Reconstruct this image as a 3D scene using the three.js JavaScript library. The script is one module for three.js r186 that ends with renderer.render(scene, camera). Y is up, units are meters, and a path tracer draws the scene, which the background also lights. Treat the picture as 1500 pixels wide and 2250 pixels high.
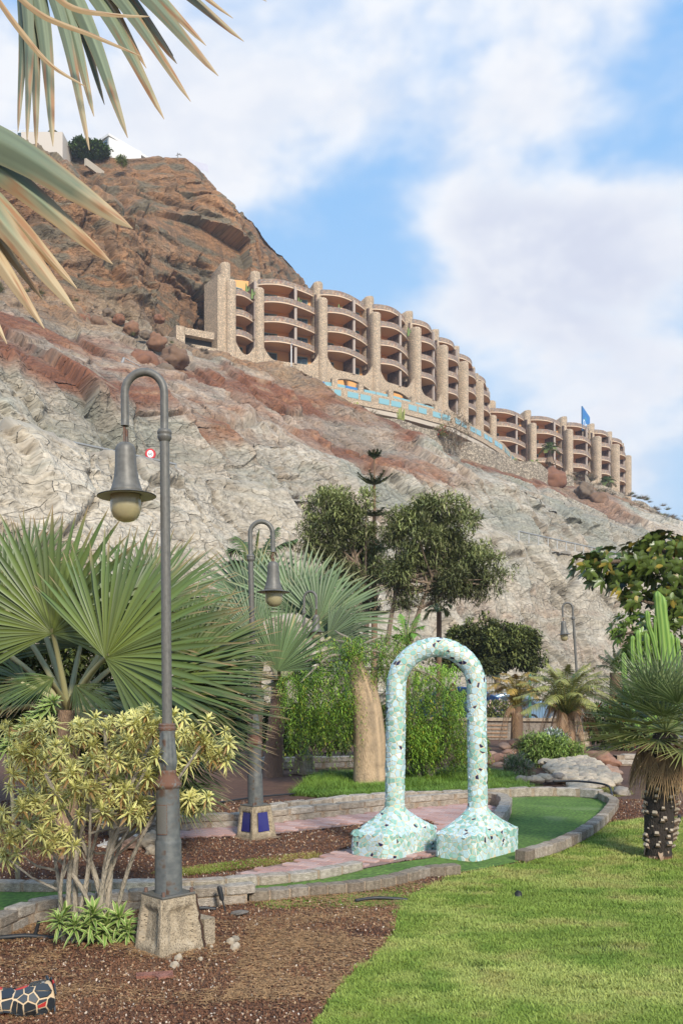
import * as THREE from 'three';
import { mergeGeometries, mergeVertices } from 'three/addons/utils/BufferGeometryUtils.js';
import { RoundedBoxGeometry } from 'three/addons/geometries/RoundedBoxGeometry.js';

// ---------------------------------------------------------------- camera, renderer, sky, sun
const scene = new THREE.Scene();
const FOC = 2000, HOR = 1510, EYE = 1.6;              // focal length and horizon of the 1500 x 2250 frame
const camera = new THREE.PerspectiveCamera(2 * Math.atan(1125 / FOC) * 180 / Math.PI, 1500 / 2250, 0.1, 3000);
camera.position.set(0, EYE, 0);
camera.lookAt(0, EYE, -10);
camera.setViewOffset(1500, 2250, 0, 1125 - HOR, 1500, 2250);
const renderer = new THREE.WebGLRenderer({ antialias: true });
renderer.toneMapping = THREE.LinearToneMapping;
renderer.toneMappingExposure = 1.32;
renderer.shadowMap.enabled = true;
renderer.shadowMap.type = THREE.PCFSoftShadowMap;

function mulberry(a) { return () => { a |= 0; a = a + 0x6D2B79F5 | 0; let t = Math.imul(a ^ a >>> 15, 1 | a); t = t + Math.imul(t ^ t >>> 7, 61 | t) ^ t; return ((t ^ t >>> 14) >>> 0) / 4294967296; }; }
let rnd = mulberry(20240);
const rr = (a, b) => a + (b - a) * rnd();
const clamp = (x, a = 0, b = 1) => Math.min(b, Math.max(a, x));
const sstep = (a, b, x) => { const t = clamp((x - a) / (b - a)); return t * t * (3 - 2 * t); };
const lerp = (a, b, t) => a + (b - a) * t;
const mix3 = (a, b, t) => [a[0] + (b[0] - a[0]) * t, a[1] + (b[1] - a[1]) * t, a[2] + (b[2] - a[2]) * t];
const mul3 = (a, k) => [a[0] * k, a[1] * k, a[2] * k];
const V = (x, y, z) => new THREE.Vector3(x, y, z);

// gradient noise
const PERM = new Uint8Array(512);
{ const r = mulberry(7), p = [...Array(256).keys()]; for (let i = 255; i > 0; i--) { const j = Math.floor(r() * (i + 1)); [p[i], p[j]] = [p[j], p[i]]; } for (let i = 0; i < 512; i++) PERM[i] = p[i & 255]; }
const GX = [1, -1, 1, -1, 1, -1, 1, -1, 0, 0, 0, 0, 1, -1, 0, 0], GY = [1, 1, -1, -1, 0, 0, 0, 0, 1, -1, 1, -1, 1, 1, -1, -1], GZ = [0, 0, 0, 0, 1, 1, -1, -1, 1, 1, -1, -1, 0, 0, 1, -1];
function noise(x, y, z) {
  const X0 = Math.floor(x), Y0 = Math.floor(y), Z0 = Math.floor(z), X = X0 & 255, Y = Y0 & 255, Z = Z0 & 255;
  x -= X0; y -= Y0; z -= Z0;
  const u = x * x * x * (x * (x * 6 - 15) + 10), v = y * y * y * (y * (y * 6 - 15) + 10), w = z * z * z * (z * (z * 6 - 15) + 10);
  const A = PERM[X] + Y, AA = PERM[A] + Z, AB = PERM[A + 1] + Z, B = PERM[X + 1] + Y, BA = PERM[B] + Z, BB = PERM[B + 1] + Z;
  const g = (h, a, b, c) => { h &= 15; return GX[h] * a + GY[h] * b + GZ[h] * c; };
  return lerp(lerp(lerp(g(PERM[AA], x, y, z), g(PERM[BA], x - 1, y, z), u), lerp(g(PERM[AB], x, y - 1, z), g(PERM[BB], x - 1, y - 1, z), u), v),
    lerp(lerp(g(PERM[AA + 1], x, y, z - 1), g(PERM[BA + 1], x - 1, y, z - 1), u), lerp(g(PERM[AB + 1], x, y - 1, z - 1), g(PERM[BB + 1], x - 1, y - 1, z - 1), u), v), w);
}
function fbm(x, y, z, o = 4, g = 0.5, l = 2.03) { let s = 0, a = 1, n = 0; for (let i = 0; i < o; i++) { s += a * noise(x, y, z); n += a; a *= g; x = x * l + 11.3; y = y * l + 5.1; z = z * l + 7.7; } return s / n; }
function hash3(i, j, k) { let h = Math.imul(i, 374761393) ^ Math.imul(j, 668265263) ^ Math.imul(k, 1442695041); h = Math.imul(h ^ h >>> 13, 1274126177); h ^= h >>> 16; return (h >>> 0) / 4294967296; }
// cellular noise: [F1, F2, id random, offset to the cell point x, y, z]
const WO = [0, 0, 0, 0, 0, 0, 0, 0, 0];
function worley(x, y, z) {
  const X = Math.floor(x), Y = Math.floor(y), Z = Math.floor(z); let f1 = 9, f2 = 9, id = 0, ox = 0, oy = 0, oz = 0, id2 = 0, ox2 = 0, oy2 = 0;
  for (let i = -1; i < 2; i++) for (let j = -1; j < 2; j++) for (let k = -1; k < 2; k++) {
    const a = X + i, b = Y + j, c = Z + k, h = hash3(a, b, c), h2 = (h * 7919.17) % 1, h3 = (h * 104729.3) % 1;
    const dx = a + h - x, dy = b + h2 - y, dz = c + h3 - z, d = dx * dx + dy * dy + dz * dz;
    if (d < f1) { f2 = f1; id2 = id; ox2 = ox; oy2 = oy; f1 = d; id = (h * 15485.86) % 1; ox = dx; oy = dy; oz = dz; } else if (d < f2) { f2 = d; id2 = (h * 15485.86) % 1; ox2 = dx; oy2 = dy; }
  }
  WO[0] = Math.sqrt(f1); WO[1] = Math.sqrt(f2); WO[2] = id; WO[3] = ox; WO[4] = oy; WO[5] = oz; WO[6] = id2; WO[7] = ox2; WO[8] = oy2; return WO;
}

// where a place of the photograph lies in the world: at a distance, or on the ground
const at = (px, py, d) => V((px - 750) / FOC * d, EYE + (HOR - py) / FOC * d, -d);
const onGround = (px, py, y = 0) => { const d = (EYE - y) * FOC / (py - HOR); return V((px - 750) / FOC * d, y, -d); };

// sky: blue air, a thin white veil on the left, a cumulus bank on the right
{
  const Wd = 3072, Hh = 1536, data = new Float32Array(Wd * Hh * 4);
  const dirOf = (px, py) => { const x = (px - 750) / FOC, y = (HOR - py) / FOC, l = Math.hypot(x, 1); return [Math.atan2(x, 1), Math.atan2(y, l)]; };
  const blobs = [   // [px, py, radius x, radius y, how much more (or less) cloud]
    [330, 330, 480, 260, .50], [620, 150, 420, 190, .42], [150, 150, 300, 200, .25], [60, 290, 130, 100, -.35], [520, 15, 170, 50, -.35], [30, 20, 260, 60, .1],
    [700, 560, 280, 170, -.48], [880, 400, 260, 150, -.45], [640, 430, 220, 90, -.1], [760, 300, 260, 90, .12], [960, 60, 240, 110, -.25], [1220, 150, 260, 170, .30], [1000, 260, 240, 70, .16], [1450, 290, 150, 110, -.95], [1310, 360, 150, 70, -.5],
    [1180, 560, 260, 170, .9], [1430, 520, 260, 240, .9], [1050, 480, 120, 90, .4], [1000, 720, 300, 80, .2], [1300, 900, 500, 240, .4], [760, 640, 140, 80, -.2], [900, 800, 300, 80, .1],
  ].map(b => { const [a, e] = dirOf(b[0], b[1]); return [a, e, b[2] / FOC, b[3] / FOC, b[4]]; });
  const cb = dirOf(1180, 560);
  const skyAt = (el, ph) => {
    const cx = Math.cos(el) * Math.cos(ph), cz = Math.cos(el) * Math.sin(ph), cy = Math.sin(el);
    if (el < -0.02) return [0.30, 0.26, 0.21];
    const az = Math.atan2(cx, -cz), e = Math.max(el, 0), blue = mix3([0.50, 0.74, 0.97], [0.17, 0.45, 0.90], sstep(0.0, 0.85, e));
    let add = 0;
    for (const b of blobs) { const dx = (az - b[0]) / b[2], dy = (e - b[1]) / b[3], q = dx * dx + dy * dy; if (q < 9) add += b[4] * Math.exp(-q); }
    const sy = 1.7, q = 4.2;
    const wx = fbm(cx * 3 + 3, cy * 3 * sy, cz * 3, 2) * 0.35, big = fbm(cx * q + wx, cy * q * sy + wx, cz * q + 4, 5, .52), fine = fbm(cx * 17 + wx * 4, cy * 17 * sy + 3, cz * 17, 4, .6);
    const dens = big * 1.5 + fine * 0.34 + 0.04 + add, a = lerp(sstep(-0.30, 0.85, dens), sstep(-.05, .75, dens), .35);
    const bank = Math.exp(-Math.pow((az - cb[0] - .06) / .21, 2) - Math.pow((e - cb[1] + .04) / .15, 2));
    const thick = sstep(0.50, 1.25, dens + fine * .3), lit = clamp(0.5 + 1.9 * fine + 0.5 * big);
    const cloud = mix3(mix3([0.79, 0.84, 0.93], [0.93, 0.95, 0.985], lit), [0.67, 0.71, 0.84], clamp(thick * (.45 + .55 * bank)) * (1 - .45 * lit));
    return mix3(mix3(blue, cloud, a), [0.62, 0.68, 0.83], Math.exp(-e * 6.5) * 0.75).map(x => x * .80);
  };
  const Wc = 512, Hc = 256, coarse = []; for (let j = 0; j <= Hc; j++) for (let i = 0; i <= Wc; i++) coarse.push(skyAt(j / Hc * Math.PI - Math.PI / 2, (i / Wc - .5) * 2 * Math.PI));
  for (let j = 0; j < Hh; j++) {
    const el = (j + 0.5) / Hh * Math.PI - Math.PI / 2;
    for (let i = 0; i < Wd; i++) {   // equirectangular: u = atan2(z, x) / 2pi + 0.5; fine cloud detail ahead, coarser behind
      const ph = ((i + 0.5) / Wd - 0.5) * 2 * Math.PI, k = (j * Wd + i) * 4; let c;
      if (el > 0 && el < .78 && Math.abs(ph + Math.PI / 2) < .42) c = skyAt(el, ph);
      else { const x = (i + .5) / Wd * Wc, y = (j + .5) / Hh * Hc, X = Math.floor(x), Y = Math.floor(y), o = Y * (Wc + 1) + X; c = mix3(mix3(coarse[o], coarse[o + 1], x - X), mix3(coarse[o + Wc + 1], coarse[o + Wc + 2], x - X), y - Y); }
      data[k] = c[0]; data[k + 1] = c[1]; data[k + 2] = c[2]; data[k + 3] = 1;
    }
  }
  const sky = new THREE.DataTexture(data, Wd, Hh, THREE.RGBAFormat, THREE.FloatType);
  sky.mapping = THREE.EquirectangularReflectionMapping; sky.magFilter = THREE.LinearFilter; sky.minFilter = THREE.LinearFilter; sky.needsUpdate = true;
  scene.background = sky; scene.environment = sky;
}
const sun = new THREE.DirectionalLight(new THREE.Color(1.0, 0.92, 0.80), 3.7);
sun.position.set(38, 62, 62); sun.target.position.set(0, 0, -30);
sun.castShadow = true; sun.shadow.radius = 20; sun.shadow.mapSize.set(2048, 2048);
Object.assign(sun.shadow.camera, { left: -160, right: 160, top: 160, bottom: -160, near: 1, far: 500 });
scene.add(sun, sun.target);

// ---------------------------------------------------------------- helpers
const used = {};
function numbered(name) { const n = used[name] = (used[name] ?? -1) + 1; return n ? name + '_' + String(n).padStart(3, '0') : name; }
function tag(o, label, category, group) { o.userData.label = label; o.userData.category = category; if (group) o.userData.group = group; return o; }
function thing(name, label, category, pos, group, turn = 0) {
  const o = new THREE.Group(); o.name = numbered(name); if (pos) o.position.copy(pos); o.rotation.y = turn; scene.add(o);
  return tag(o, label, category, group);
}
function part(name, geo, mat, parent, pos) {
  const m = new THREE.Mesh(geo, mat); m.name = name; m.castShadow = m.receiveShadow = true; if (pos) m.position.copy(pos); (parent ?? scene).add(m); return m;
}
function struct(name, geo, mat) { const m = part(numbered(name), geo, mat, scene); m.userData.kind = 'structure'; return m; }
function stuffPart(name, geo, mat, parent) { const m = part(name, geo, mat, parent); m.userData.kind = 'stuff'; return m; }

class MB {
  constructor() { this.p = []; this.c = []; this.uv = []; this.i = []; }
  get n() { return this.p.length / 3; }
  v(x, y, z, c, u = 0, w = 0) { this.p.push(x, y, z); if (c) this.c.push(c[0], c[1], c[2]); else this.c.push(1, 1, 1); this.uv.push(u, w); return this.p.length / 3 - 1; }
  vv(q, c, u, w) { return this.v(q.x, q.y, q.z, c, u, w); }
  tri(a, b, c) { this.i.push(a, b, c); }
  quad(a, b, c, d) { this.i.push(a, b, c, a, c, d); }
  // a grid of points fn(row, column) -> [x, y, z, colour, u, v]
  grid(R, C, fn, flip) {
    const s = this.n;
    for (let r = 0; r < R; r++) for (let c = 0; c < C; c++) this.v(...fn(r, c));
    for (let r = 0; r < R - 1; r++) for (let c = 0; c < C - 1; c++) { const a = s + r * C + c; flip ? this.quad(a, a + C, a + C + 1, a + 1) : this.quad(a, a + 1, a + C + 1, a + C); }
  }
  box(cx, cy, cz, sx, sy, sz, turn = 0, col) {   // uv in metres
    const s = Math.sin(turn), c = Math.cos(turn), w = (x, y, z) => [cx + x * c + z * s, cy + y, cz - x * s + z * c];
    const X = sx / 2, Y = sy / 2, Z = sz / 2;
    for (const [q, us, vs] of [[[[-X, -Y, Z], [X, -Y, Z], [X, Y, Z], [-X, Y, Z]], sx, sy], [[[X, -Y, -Z], [-X, -Y, -Z], [-X, Y, -Z], [X, Y, -Z]], sx, sy], [[[X, -Y, Z], [X, -Y, -Z], [X, Y, -Z], [X, Y, Z]], sz, sy], [[[-X, -Y, -Z], [-X, -Y, Z], [-X, Y, Z], [-X, Y, -Z]], sz, sy], [[[-X, Y, Z], [X, Y, Z], [X, Y, -Z], [-X, Y, -Z]], sx, sz], [[[-X, -Y, -Z], [X, -Y, -Z], [X, -Y, Z], [-X, -Y, Z]], sx, sz]]) {
      const b = this.n, o = cx * .37 + cy * .71; q.forEach((p, k) => this.v(...w(...p), col, o + (k === 1 || k === 2 ? us : 0), cy + (k > 1 ? vs : 0))); this.quad(b, b + 1, b + 2, b + 3);
    }
  }
  // tube along points with radii; colour fn(t)
  tube(pts, rad, seg = 8, col, cap = true) {
    const up = V(0, 1, 0), s = this.n, N = pts.length; let len = 0, side = null;
    for (let i = 0; i < N; i++) {
      const t = pts[Math.min(i + 1, N - 1)].clone().sub(pts[Math.max(i - 1, 0)]).normalize();
      if (!side) { side = V(0, 0, 1).cross(t); if (side.lengthSq() < 1e-4) side = V(1, 0, 0).cross(t); } else side.sub(t.clone().multiplyScalar(side.dot(t)));
      side.normalize(); const nn = t.clone().cross(side); if (i) len += pts[i].distanceTo(pts[i - 1]);
      const r = typeof rad === 'function' ? rad(i / (N - 1)) : Array.isArray(rad) ? rad[i] : rad;
      const cc = typeof col === 'function' ? col(i / (N - 1)) : col;
      for (let k = 0; k <= seg; k++) { const a = k / seg * Math.PI * 2, x = Math.cos(a) * r, y = Math.sin(a) * r; this.v(pts[i].x + side.x * x + nn.x * y, pts[i].y + side.y * x + nn.y * y, pts[i].z + side.z * x + nn.z * y, cc, k / seg * 2 * Math.PI * r, len); }
    }
    const C = seg + 1; for (let i = 0; i < N - 1; i++) for (let k = 0; k < seg; k++) { const a = s + i * C + k; this.quad(a, a + C, a + C + 1, a + 1); }
    if (cap) for (const e of [0, N - 1]) { const cc = typeof col === 'function' ? col(e / (N - 1)) : col, m = this.vv(pts[e], cc); for (let k = 0; k < seg; k++) e ? this.tri(m, s + e * C + k, s + e * C + k + 1) : this.tri(m, s + k + 1, s + k); }
  }
  geo(smooth = true) {
    const g = new THREE.BufferGeometry();
    g.setAttribute('position', new THREE.BufferAttribute(new Float32Array(this.p), 3));
    g.setAttribute('color', new THREE.BufferAttribute(new Float32Array(this.c), 3));
    g.setAttribute('uv', new THREE.BufferAttribute(new Float32Array(this.uv), 2));
    g.setIndex(new THREE.BufferAttribute(new Uint32Array(this.i), 1));
    if (!smooth) { const f = g.toNonIndexed(); f.computeVertexNormals(); return f; }
    g.computeVertexNormals(); return g;
  }
}
// a leaf blade: o start, dir, up (upper face), length, width; 3 points per ring (or 5 with stripes)
const T1 = V(), T2 = V(), T3 = V(), T4 = V();
function blade(mb, o, dir, up, L, Wd, { seg = 4, droop = .1, fold = .2, prof, col, wide = 0, twist = 0, curl = 0 } = {}) {
  const d = T1.copy(dir).normalize(), side = T2.copy(d).cross(up).normalize(), nn = T3.copy(side).cross(d).normalize();
  if (twist) { const c = Math.cos(twist), s = Math.sin(twist); T4.copy(side); side.multiplyScalar(c).addScaledVector(nn, s); nn.multiplyScalar(c).addScaledVector(T4, -s); }
  const s0 = mb.n, cols = wide ? [-1, -.5, 0, .5, 1] : [-1, 0, 1], C = cols.length;
  for (let i = 0; i <= seg; i++) {
    const t = i / seg, w = Wd / 2 * (prof ? prof(t) : Math.sin(Math.PI * Math.min(1, .12 + t * .88)) ** .7), y = -droop * L * t * t, b = curl * L * t * t;
    const cx = o.x + d.x * L * t + nn.x * b, cy = o.y + d.y * L * t + y + nn.y * b, cz = o.z + d.z * L * t + nn.z * b;
    for (const q of cols) { const lift = Math.abs(q) * w * fold, c = col(t, q); mb.v(cx + side.x * w * q + nn.x * lift, cy + side.y * w * q + nn.y * lift, cz + side.z * w * q + nn.z * lift, c, q, t); }
  }
  for (let i = 0; i < seg; i++) for (let k = 0; k < C - 1; k++) { const a = s0 + i * C + k; mb.quad(a, a + 1, a + C + 1, a + C); }
}
const rdir = () => { const z = rr(-1, 1), a = rr(0, 6.2832), r = Math.sqrt(1 - z * z); return V(r * Math.cos(a), z, r * Math.sin(a)); };

// textures
function texture(w, h, fn, { srgb = true, rep = 1, repY } = {}) {
  const d = new Uint8Array(w * h * 4);
  for (let j = 0; j < h; j++) for (let i = 0; i < w; i++) { const c = fn(i / w, j / h, i, j), k = (j * w + i) * 4; d[k] = clamp(c[0]) * 255; d[k + 1] = clamp(c[1]) * 255; d[k + 2] = clamp(c[2]) * 255; d[k + 3] = 255; }
  const t = new THREE.DataTexture(d, w, h); t.wrapS = t.wrapT = THREE.RepeatWrapping; t.magFilter = THREE.LinearFilter; t.minFilter = THREE.LinearMipmapLinearFilter; t.generateMipmaps = true;
  if (srgb) t.colorSpace = THREE.SRGBColorSpace; t.repeat.set(1 / rep, 1 / (repY ?? rep)); t.needsUpdate = true; return t;
}
// noise that repeats: blend of four shifted copies
const tiled = (f) => (u, v) => { const a = f(u, v), b = f(u - 1, v), c = f(u, v - 1), d = f(u - 1, v - 1), x = sstep(.6, 1, u), y = sstep(.6, 1, v); return lerp(lerp(a, b, x), lerp(c, d, x), y); };
function tileWorley(u, v, n, seed = 0, ax = 1) {   // repeating cells in the plane
  const m = Math.round(n * ax), x = u * n, y = v * m, X = Math.floor(x), Y = Math.floor(y); let f1 = 9, f2 = 9, id = 0;
  for (let i = -2; i < 3; i++) for (let j = -2; j < 3; j++) { const a = ((X + i) % n + n) % n, b = ((Y + j) % m + m) % m, h = hash3(a, b, 91 + seed), g = hash3(a, b, 191 + seed), dx = X + i + h - x, dy = Y + j + g - y, d = Math.hypot(dx, dy); if (d < f1) { f2 = f1; f1 = d; id = hash3(a, b, 7 + seed); } else if (d < f2) f2 = d; }
  return [f1, f2, id];
}
const std = (o) => new THREE.MeshStandardMaterial({ roughness: .85, side: THREE.DoubleSide, ...o });
const grainTex = texture(200, 200, tiledRGB((u, v) => { const n = .93 + .22 * fbm(u * 40, v * 40, 3, 3) + .25 * fbm(u * 9, v * 9, 8, 3); return [n, n, n]; }));
function tiledRGB(f) { return (u, v) => { const n = tiled((a, b) => f(a, b)[0])(u, v); return [n, n, n]; }; }
const concreteTex = texture(384, 384, (u, v) => {
  const n = tiled((a, b) => fbm(a * 7, b * 7, 1.3, 4))(u, v), f = tiled((a, b) => fbm(a * 60, b * 60, 4.3, 2))(u, v), p = tileWorley(u, v, 46, 3);
  let k = .92 + .34 * n + .28 * f; if (p[0] < .2 && p[2] < .42) k *= .5; return [k, k * .985, k * .96];
}, { rep: .5 });
const bumpFine = texture(384, 384, (u, v) => { const n = tiled((a, b) => fbm(a * 24, b * 24, 2.1, 3, .6))(u, v), p = tileWorley(u, v, 46, 3); let k = .5 + .6 * n; if (p[0] < .2 && p[2] < .42) k -= .35; return [k, k, k]; }, { srgb: false, rep: .5 });
const M = {};
M.concrete = std({ vertexColors: true, map: concreteTex, bumpMap: bumpFine, bumpScale: .008, roughness: .95 });
M.leaf = std({ vertexColors: true, roughness: .55 });
M.leafDull = std({ vertexColors: true, roughness: .8 });
M.bark = std({ vertexColors: true, roughness: .9, bumpMap: texture(256, 256, (u, v) => { const n = tiled((a, b) => fbm(a * 30, b * 8, 1, 4))(u, v); return [.5 + n * .7, 0, 0].fill(.5 + n * .7); }, { srgb: false, rep: .35 }), bumpScale: .02 });
M.plain = std({ vertexColors: true, roughness: .9 });
M.rockNear = std({ vertexColors: true, roughness: .92, bumpMap: bumpFine, bumpScale: .01 });
// ---------------------------------------------------------------- the cliff: a long rock face, profile (t away, y up) swept along s
const DIRX = 0.695, DIRZ = -0.719;                    // along the cliff
const ST = (s, t, y) => V(s * DIRX + t * DIRZ, y, s * DIRZ - t * DIRX);      // t metres behind the line through the camera
const STATIONS = [   // s, then [t, y] of: base, bulge, road edge, road inside, grey face, grey top, red top, ledge, foot of upper cliff, its middle, its top, plateau
  [0, [49.5, -1], [52.2, 9], [57, 18], [63, 18.4], [68, 27], [78, 33], [92, 41], [100, 46.5], [112, 53], [118.5, 72.5], [138, 89.5], [180, 89.2]],
  [40, [49.5, -1], [52.2, 9], [57, 18], [63, 18.4], [68, 27], [78, 33], [92, 41], [100, 46.5], [111, 53], [117.5, 72.5], [137, 89], [180, 88.2]],
  [60, [48.5, -1], [52.2, 9], [57, 18], [63, 18.4], [69, 26.5], [79, 32.5], [92, 41.3], [99, 46.5], [109, 53], [116.5, 71.5], [136, 87.4], [180, 87.2]],
  [72, [49.5, -1], [53.2, 9], [57, 18], [63, 18.4], [69, 26], [79, 32], [91, 41.5], [98, 46.5], [109, 52.5], [115, 70.5], [133, 86.7], [180, 87.1]],
  [80, [50.5, -1], [54.2, 9], [58, 18], [63, 18.4], [69, 26], [79, 32], [91, 41.5], [97, 46.5], [113, 51.5], [115.5, 70.5], [127, 85.9], [180, 86.1]],
  [88, [50.5, -1], [54.2, 9], [58, 18], [63, 18.4], [69, 26.5], [79, 32.5], [87, 41.5], [92, 46], [115, 50.5], [116, 71.5], [120, 86.4], [180, 87]],
  [96, [49.5, -1], [53.2, 9], [57, 18], [63, 18.4], [69, 28], [79, 34], [83, 38.5], [89, 41], [112, 50], [115.5, 70.5], [121.5, 84.8], [180, 85.8]],
  [106, [49.5, -1], [53.2, 9], [57, 18], [63, 18.4], [68, 28.5], [78, 34.5], [83, 36.6], [89, 39.6], [115, 48], [119.5, 70.5], [126, 86.2], [180, 85.5]],
  [120, [49.5, -1], [53.2, 9], [57, 18], [63, 18.4], [67.25, 26.25], [77, 32], [83, 35.8], [89, 39.2], [116, 47], [125.5, 72.5], [133, 87], [180, 85]],
  [137, [49.5, -1], [53.2, 9], [57, 18], [62, 18.4], [66.675, 26.175], [76, 31.5], [83, 36.2], [89, 39.4], [116, 46], [132.5, 72.5], [140, 85.5], [180, 83.5]],
  [146, [49.5, -1], [53.2, 9], [57, 18], [62, 18.4], [66.9, 26.9], [76, 32], [84, 37], [90, 39.8], [116, 45], [138, 56], [144, 64], [180, 66]],
  [156, [50.5, -1], [53.2, 9], [57, 18], [62, 18.4], [68.15, 28.15], [77, 33], [84, 38.5], [90, 41.5], [116, 44], [140, 50], [146, 54], [180, 55]],
  [172, [50.5, -1], [53.2, 9], [57, 18], [62, 18.4], [69.55, 29.05], [78, 33.5], [85, 38.5], [92, 42.5], [112, 43], [140, 46], [146, 48], [180, 48]],
  [190, [50.5, -1], [53.2, 9], [57, 18], [62, 18.4], [71, 30], [79, 34], [86, 38], [92, 41.5], [112, 42], [140, 43], [146, 43], [180, 43]],
  [206, [50.5, -1], [53.2, 9], [57, 18], [62, 18.4], [72, 30], [80, 34], [88, 38], [93, 41], [110, 41.5], [130, 42], [146, 42], [180, 42]],
  [219, [51.5, -1], [54.2, 9], [58, 18], [63, 18.4], [74, 30], [82, 34], [92, 38.5], [97, 41], [105, 41.3], [118, 41.3], [140, 41], [180, 41]],
  [225, [50, -1], [56, 9], [62, 17], [68, 18], [81, 26], [89, 31], [100, 35], [107, 38], [112, 39], [122, 39], [145, 39], [185, 39]],
  [232, [62, -1], [70, 7], [80, 14], [86, 15], [103, 18], [111, 23], [124, 26], [132, 28], [140, 28], [150, 28], [165, 28], [200, 28]],
  [250, [85, -1], [95, 2], [110, 5], [116, 6], [135, 6], [143, 11], [160, 12], [170, 13], [178, 13], [185, 13], [200, 13], [230, 13]],
];
const NK = 12;
function profileAt(s) {
  let i = 0; while (i < STATIONS.length - 2 && STATIONS[i + 1][0] < s) i++;
  const A = STATIONS[i], B = STATIONS[i + 1], f = clamp((s - A[0]) / (B[0] - A[0])), g = lerp(f, f * f * (3 - 2 * f), .5), out = [];
  for (let k = 1; k <= NK; k++) out.push([lerp(A[k][0], B[k][0], g), lerp(A[k][1], B[k][1], g)]);
  return out;
}
const ROWS = [70, 85, 14, 90, 48, 80, 50, 50, 115, 115, 20];          // rows of each band
// how far the rock stands out of the swept profile at a place of band v (0..10)
function bandWeights(v) {
  const w = (c, r) => Math.exp(-Math.pow((v - c) / r, 2));
  return { road: w(2.5, .35), face: clamp(w(1, 1.2) + w(3.5, .6) + w(4.6, .5) + w(5.4, .6)), scree: w(7.3, .75), upper: sstep(8.0, 8.4, v) * (1 - sstep(10.05, 10.4, v)), top: sstep(10.0, 10.5, v) };
}
function cliffPoint(s, v, prof) {
  const k = Math.min(NK - 2, Math.floor(v)), f = v - k, a = prof[k], b = prof[k + 1];
  // slightly rounded bands
  const p0 = prof[Math.max(0, k - 1)], p3 = prof[Math.min(NK - 1, k + 2)], cr = (q) => { const A = p0[q], B = a[q], C = b[q], D = p3[q]; const c = B + .5 * f * (C - A + f * (2 * A - 5 * B + 4 * C - D + f * (3 * (B - C) + D - A))); return lerp(lerp(B, C, f), c, k > 8 ? 0 : .2); };
  const t = cr(0), y = cr(1); let nt = -(b[1] - a[1]), ny = b[0] - a[0]; const l = Math.hypot(nt, ny); nt /= l; ny /= l;
  return [t, y, nt, ny];
}
const PAL = {
  cream: [.50, .435, .335], pink: [.47, .365, .27], pale: [.56, .495, .395], grey: [.35, .34, .27], greenGrey: [.25, .25, .195], red: [.235, .095, .05], rust: [.33, .15, .075], tan: [.36, .25, .155],
  brown: [.31, .17, .085], dark: [.085, .066, .048], olive: [.155, .135, .092], orange: [.34, .175, .085], soil: [.27, .19, .125],
};
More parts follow.
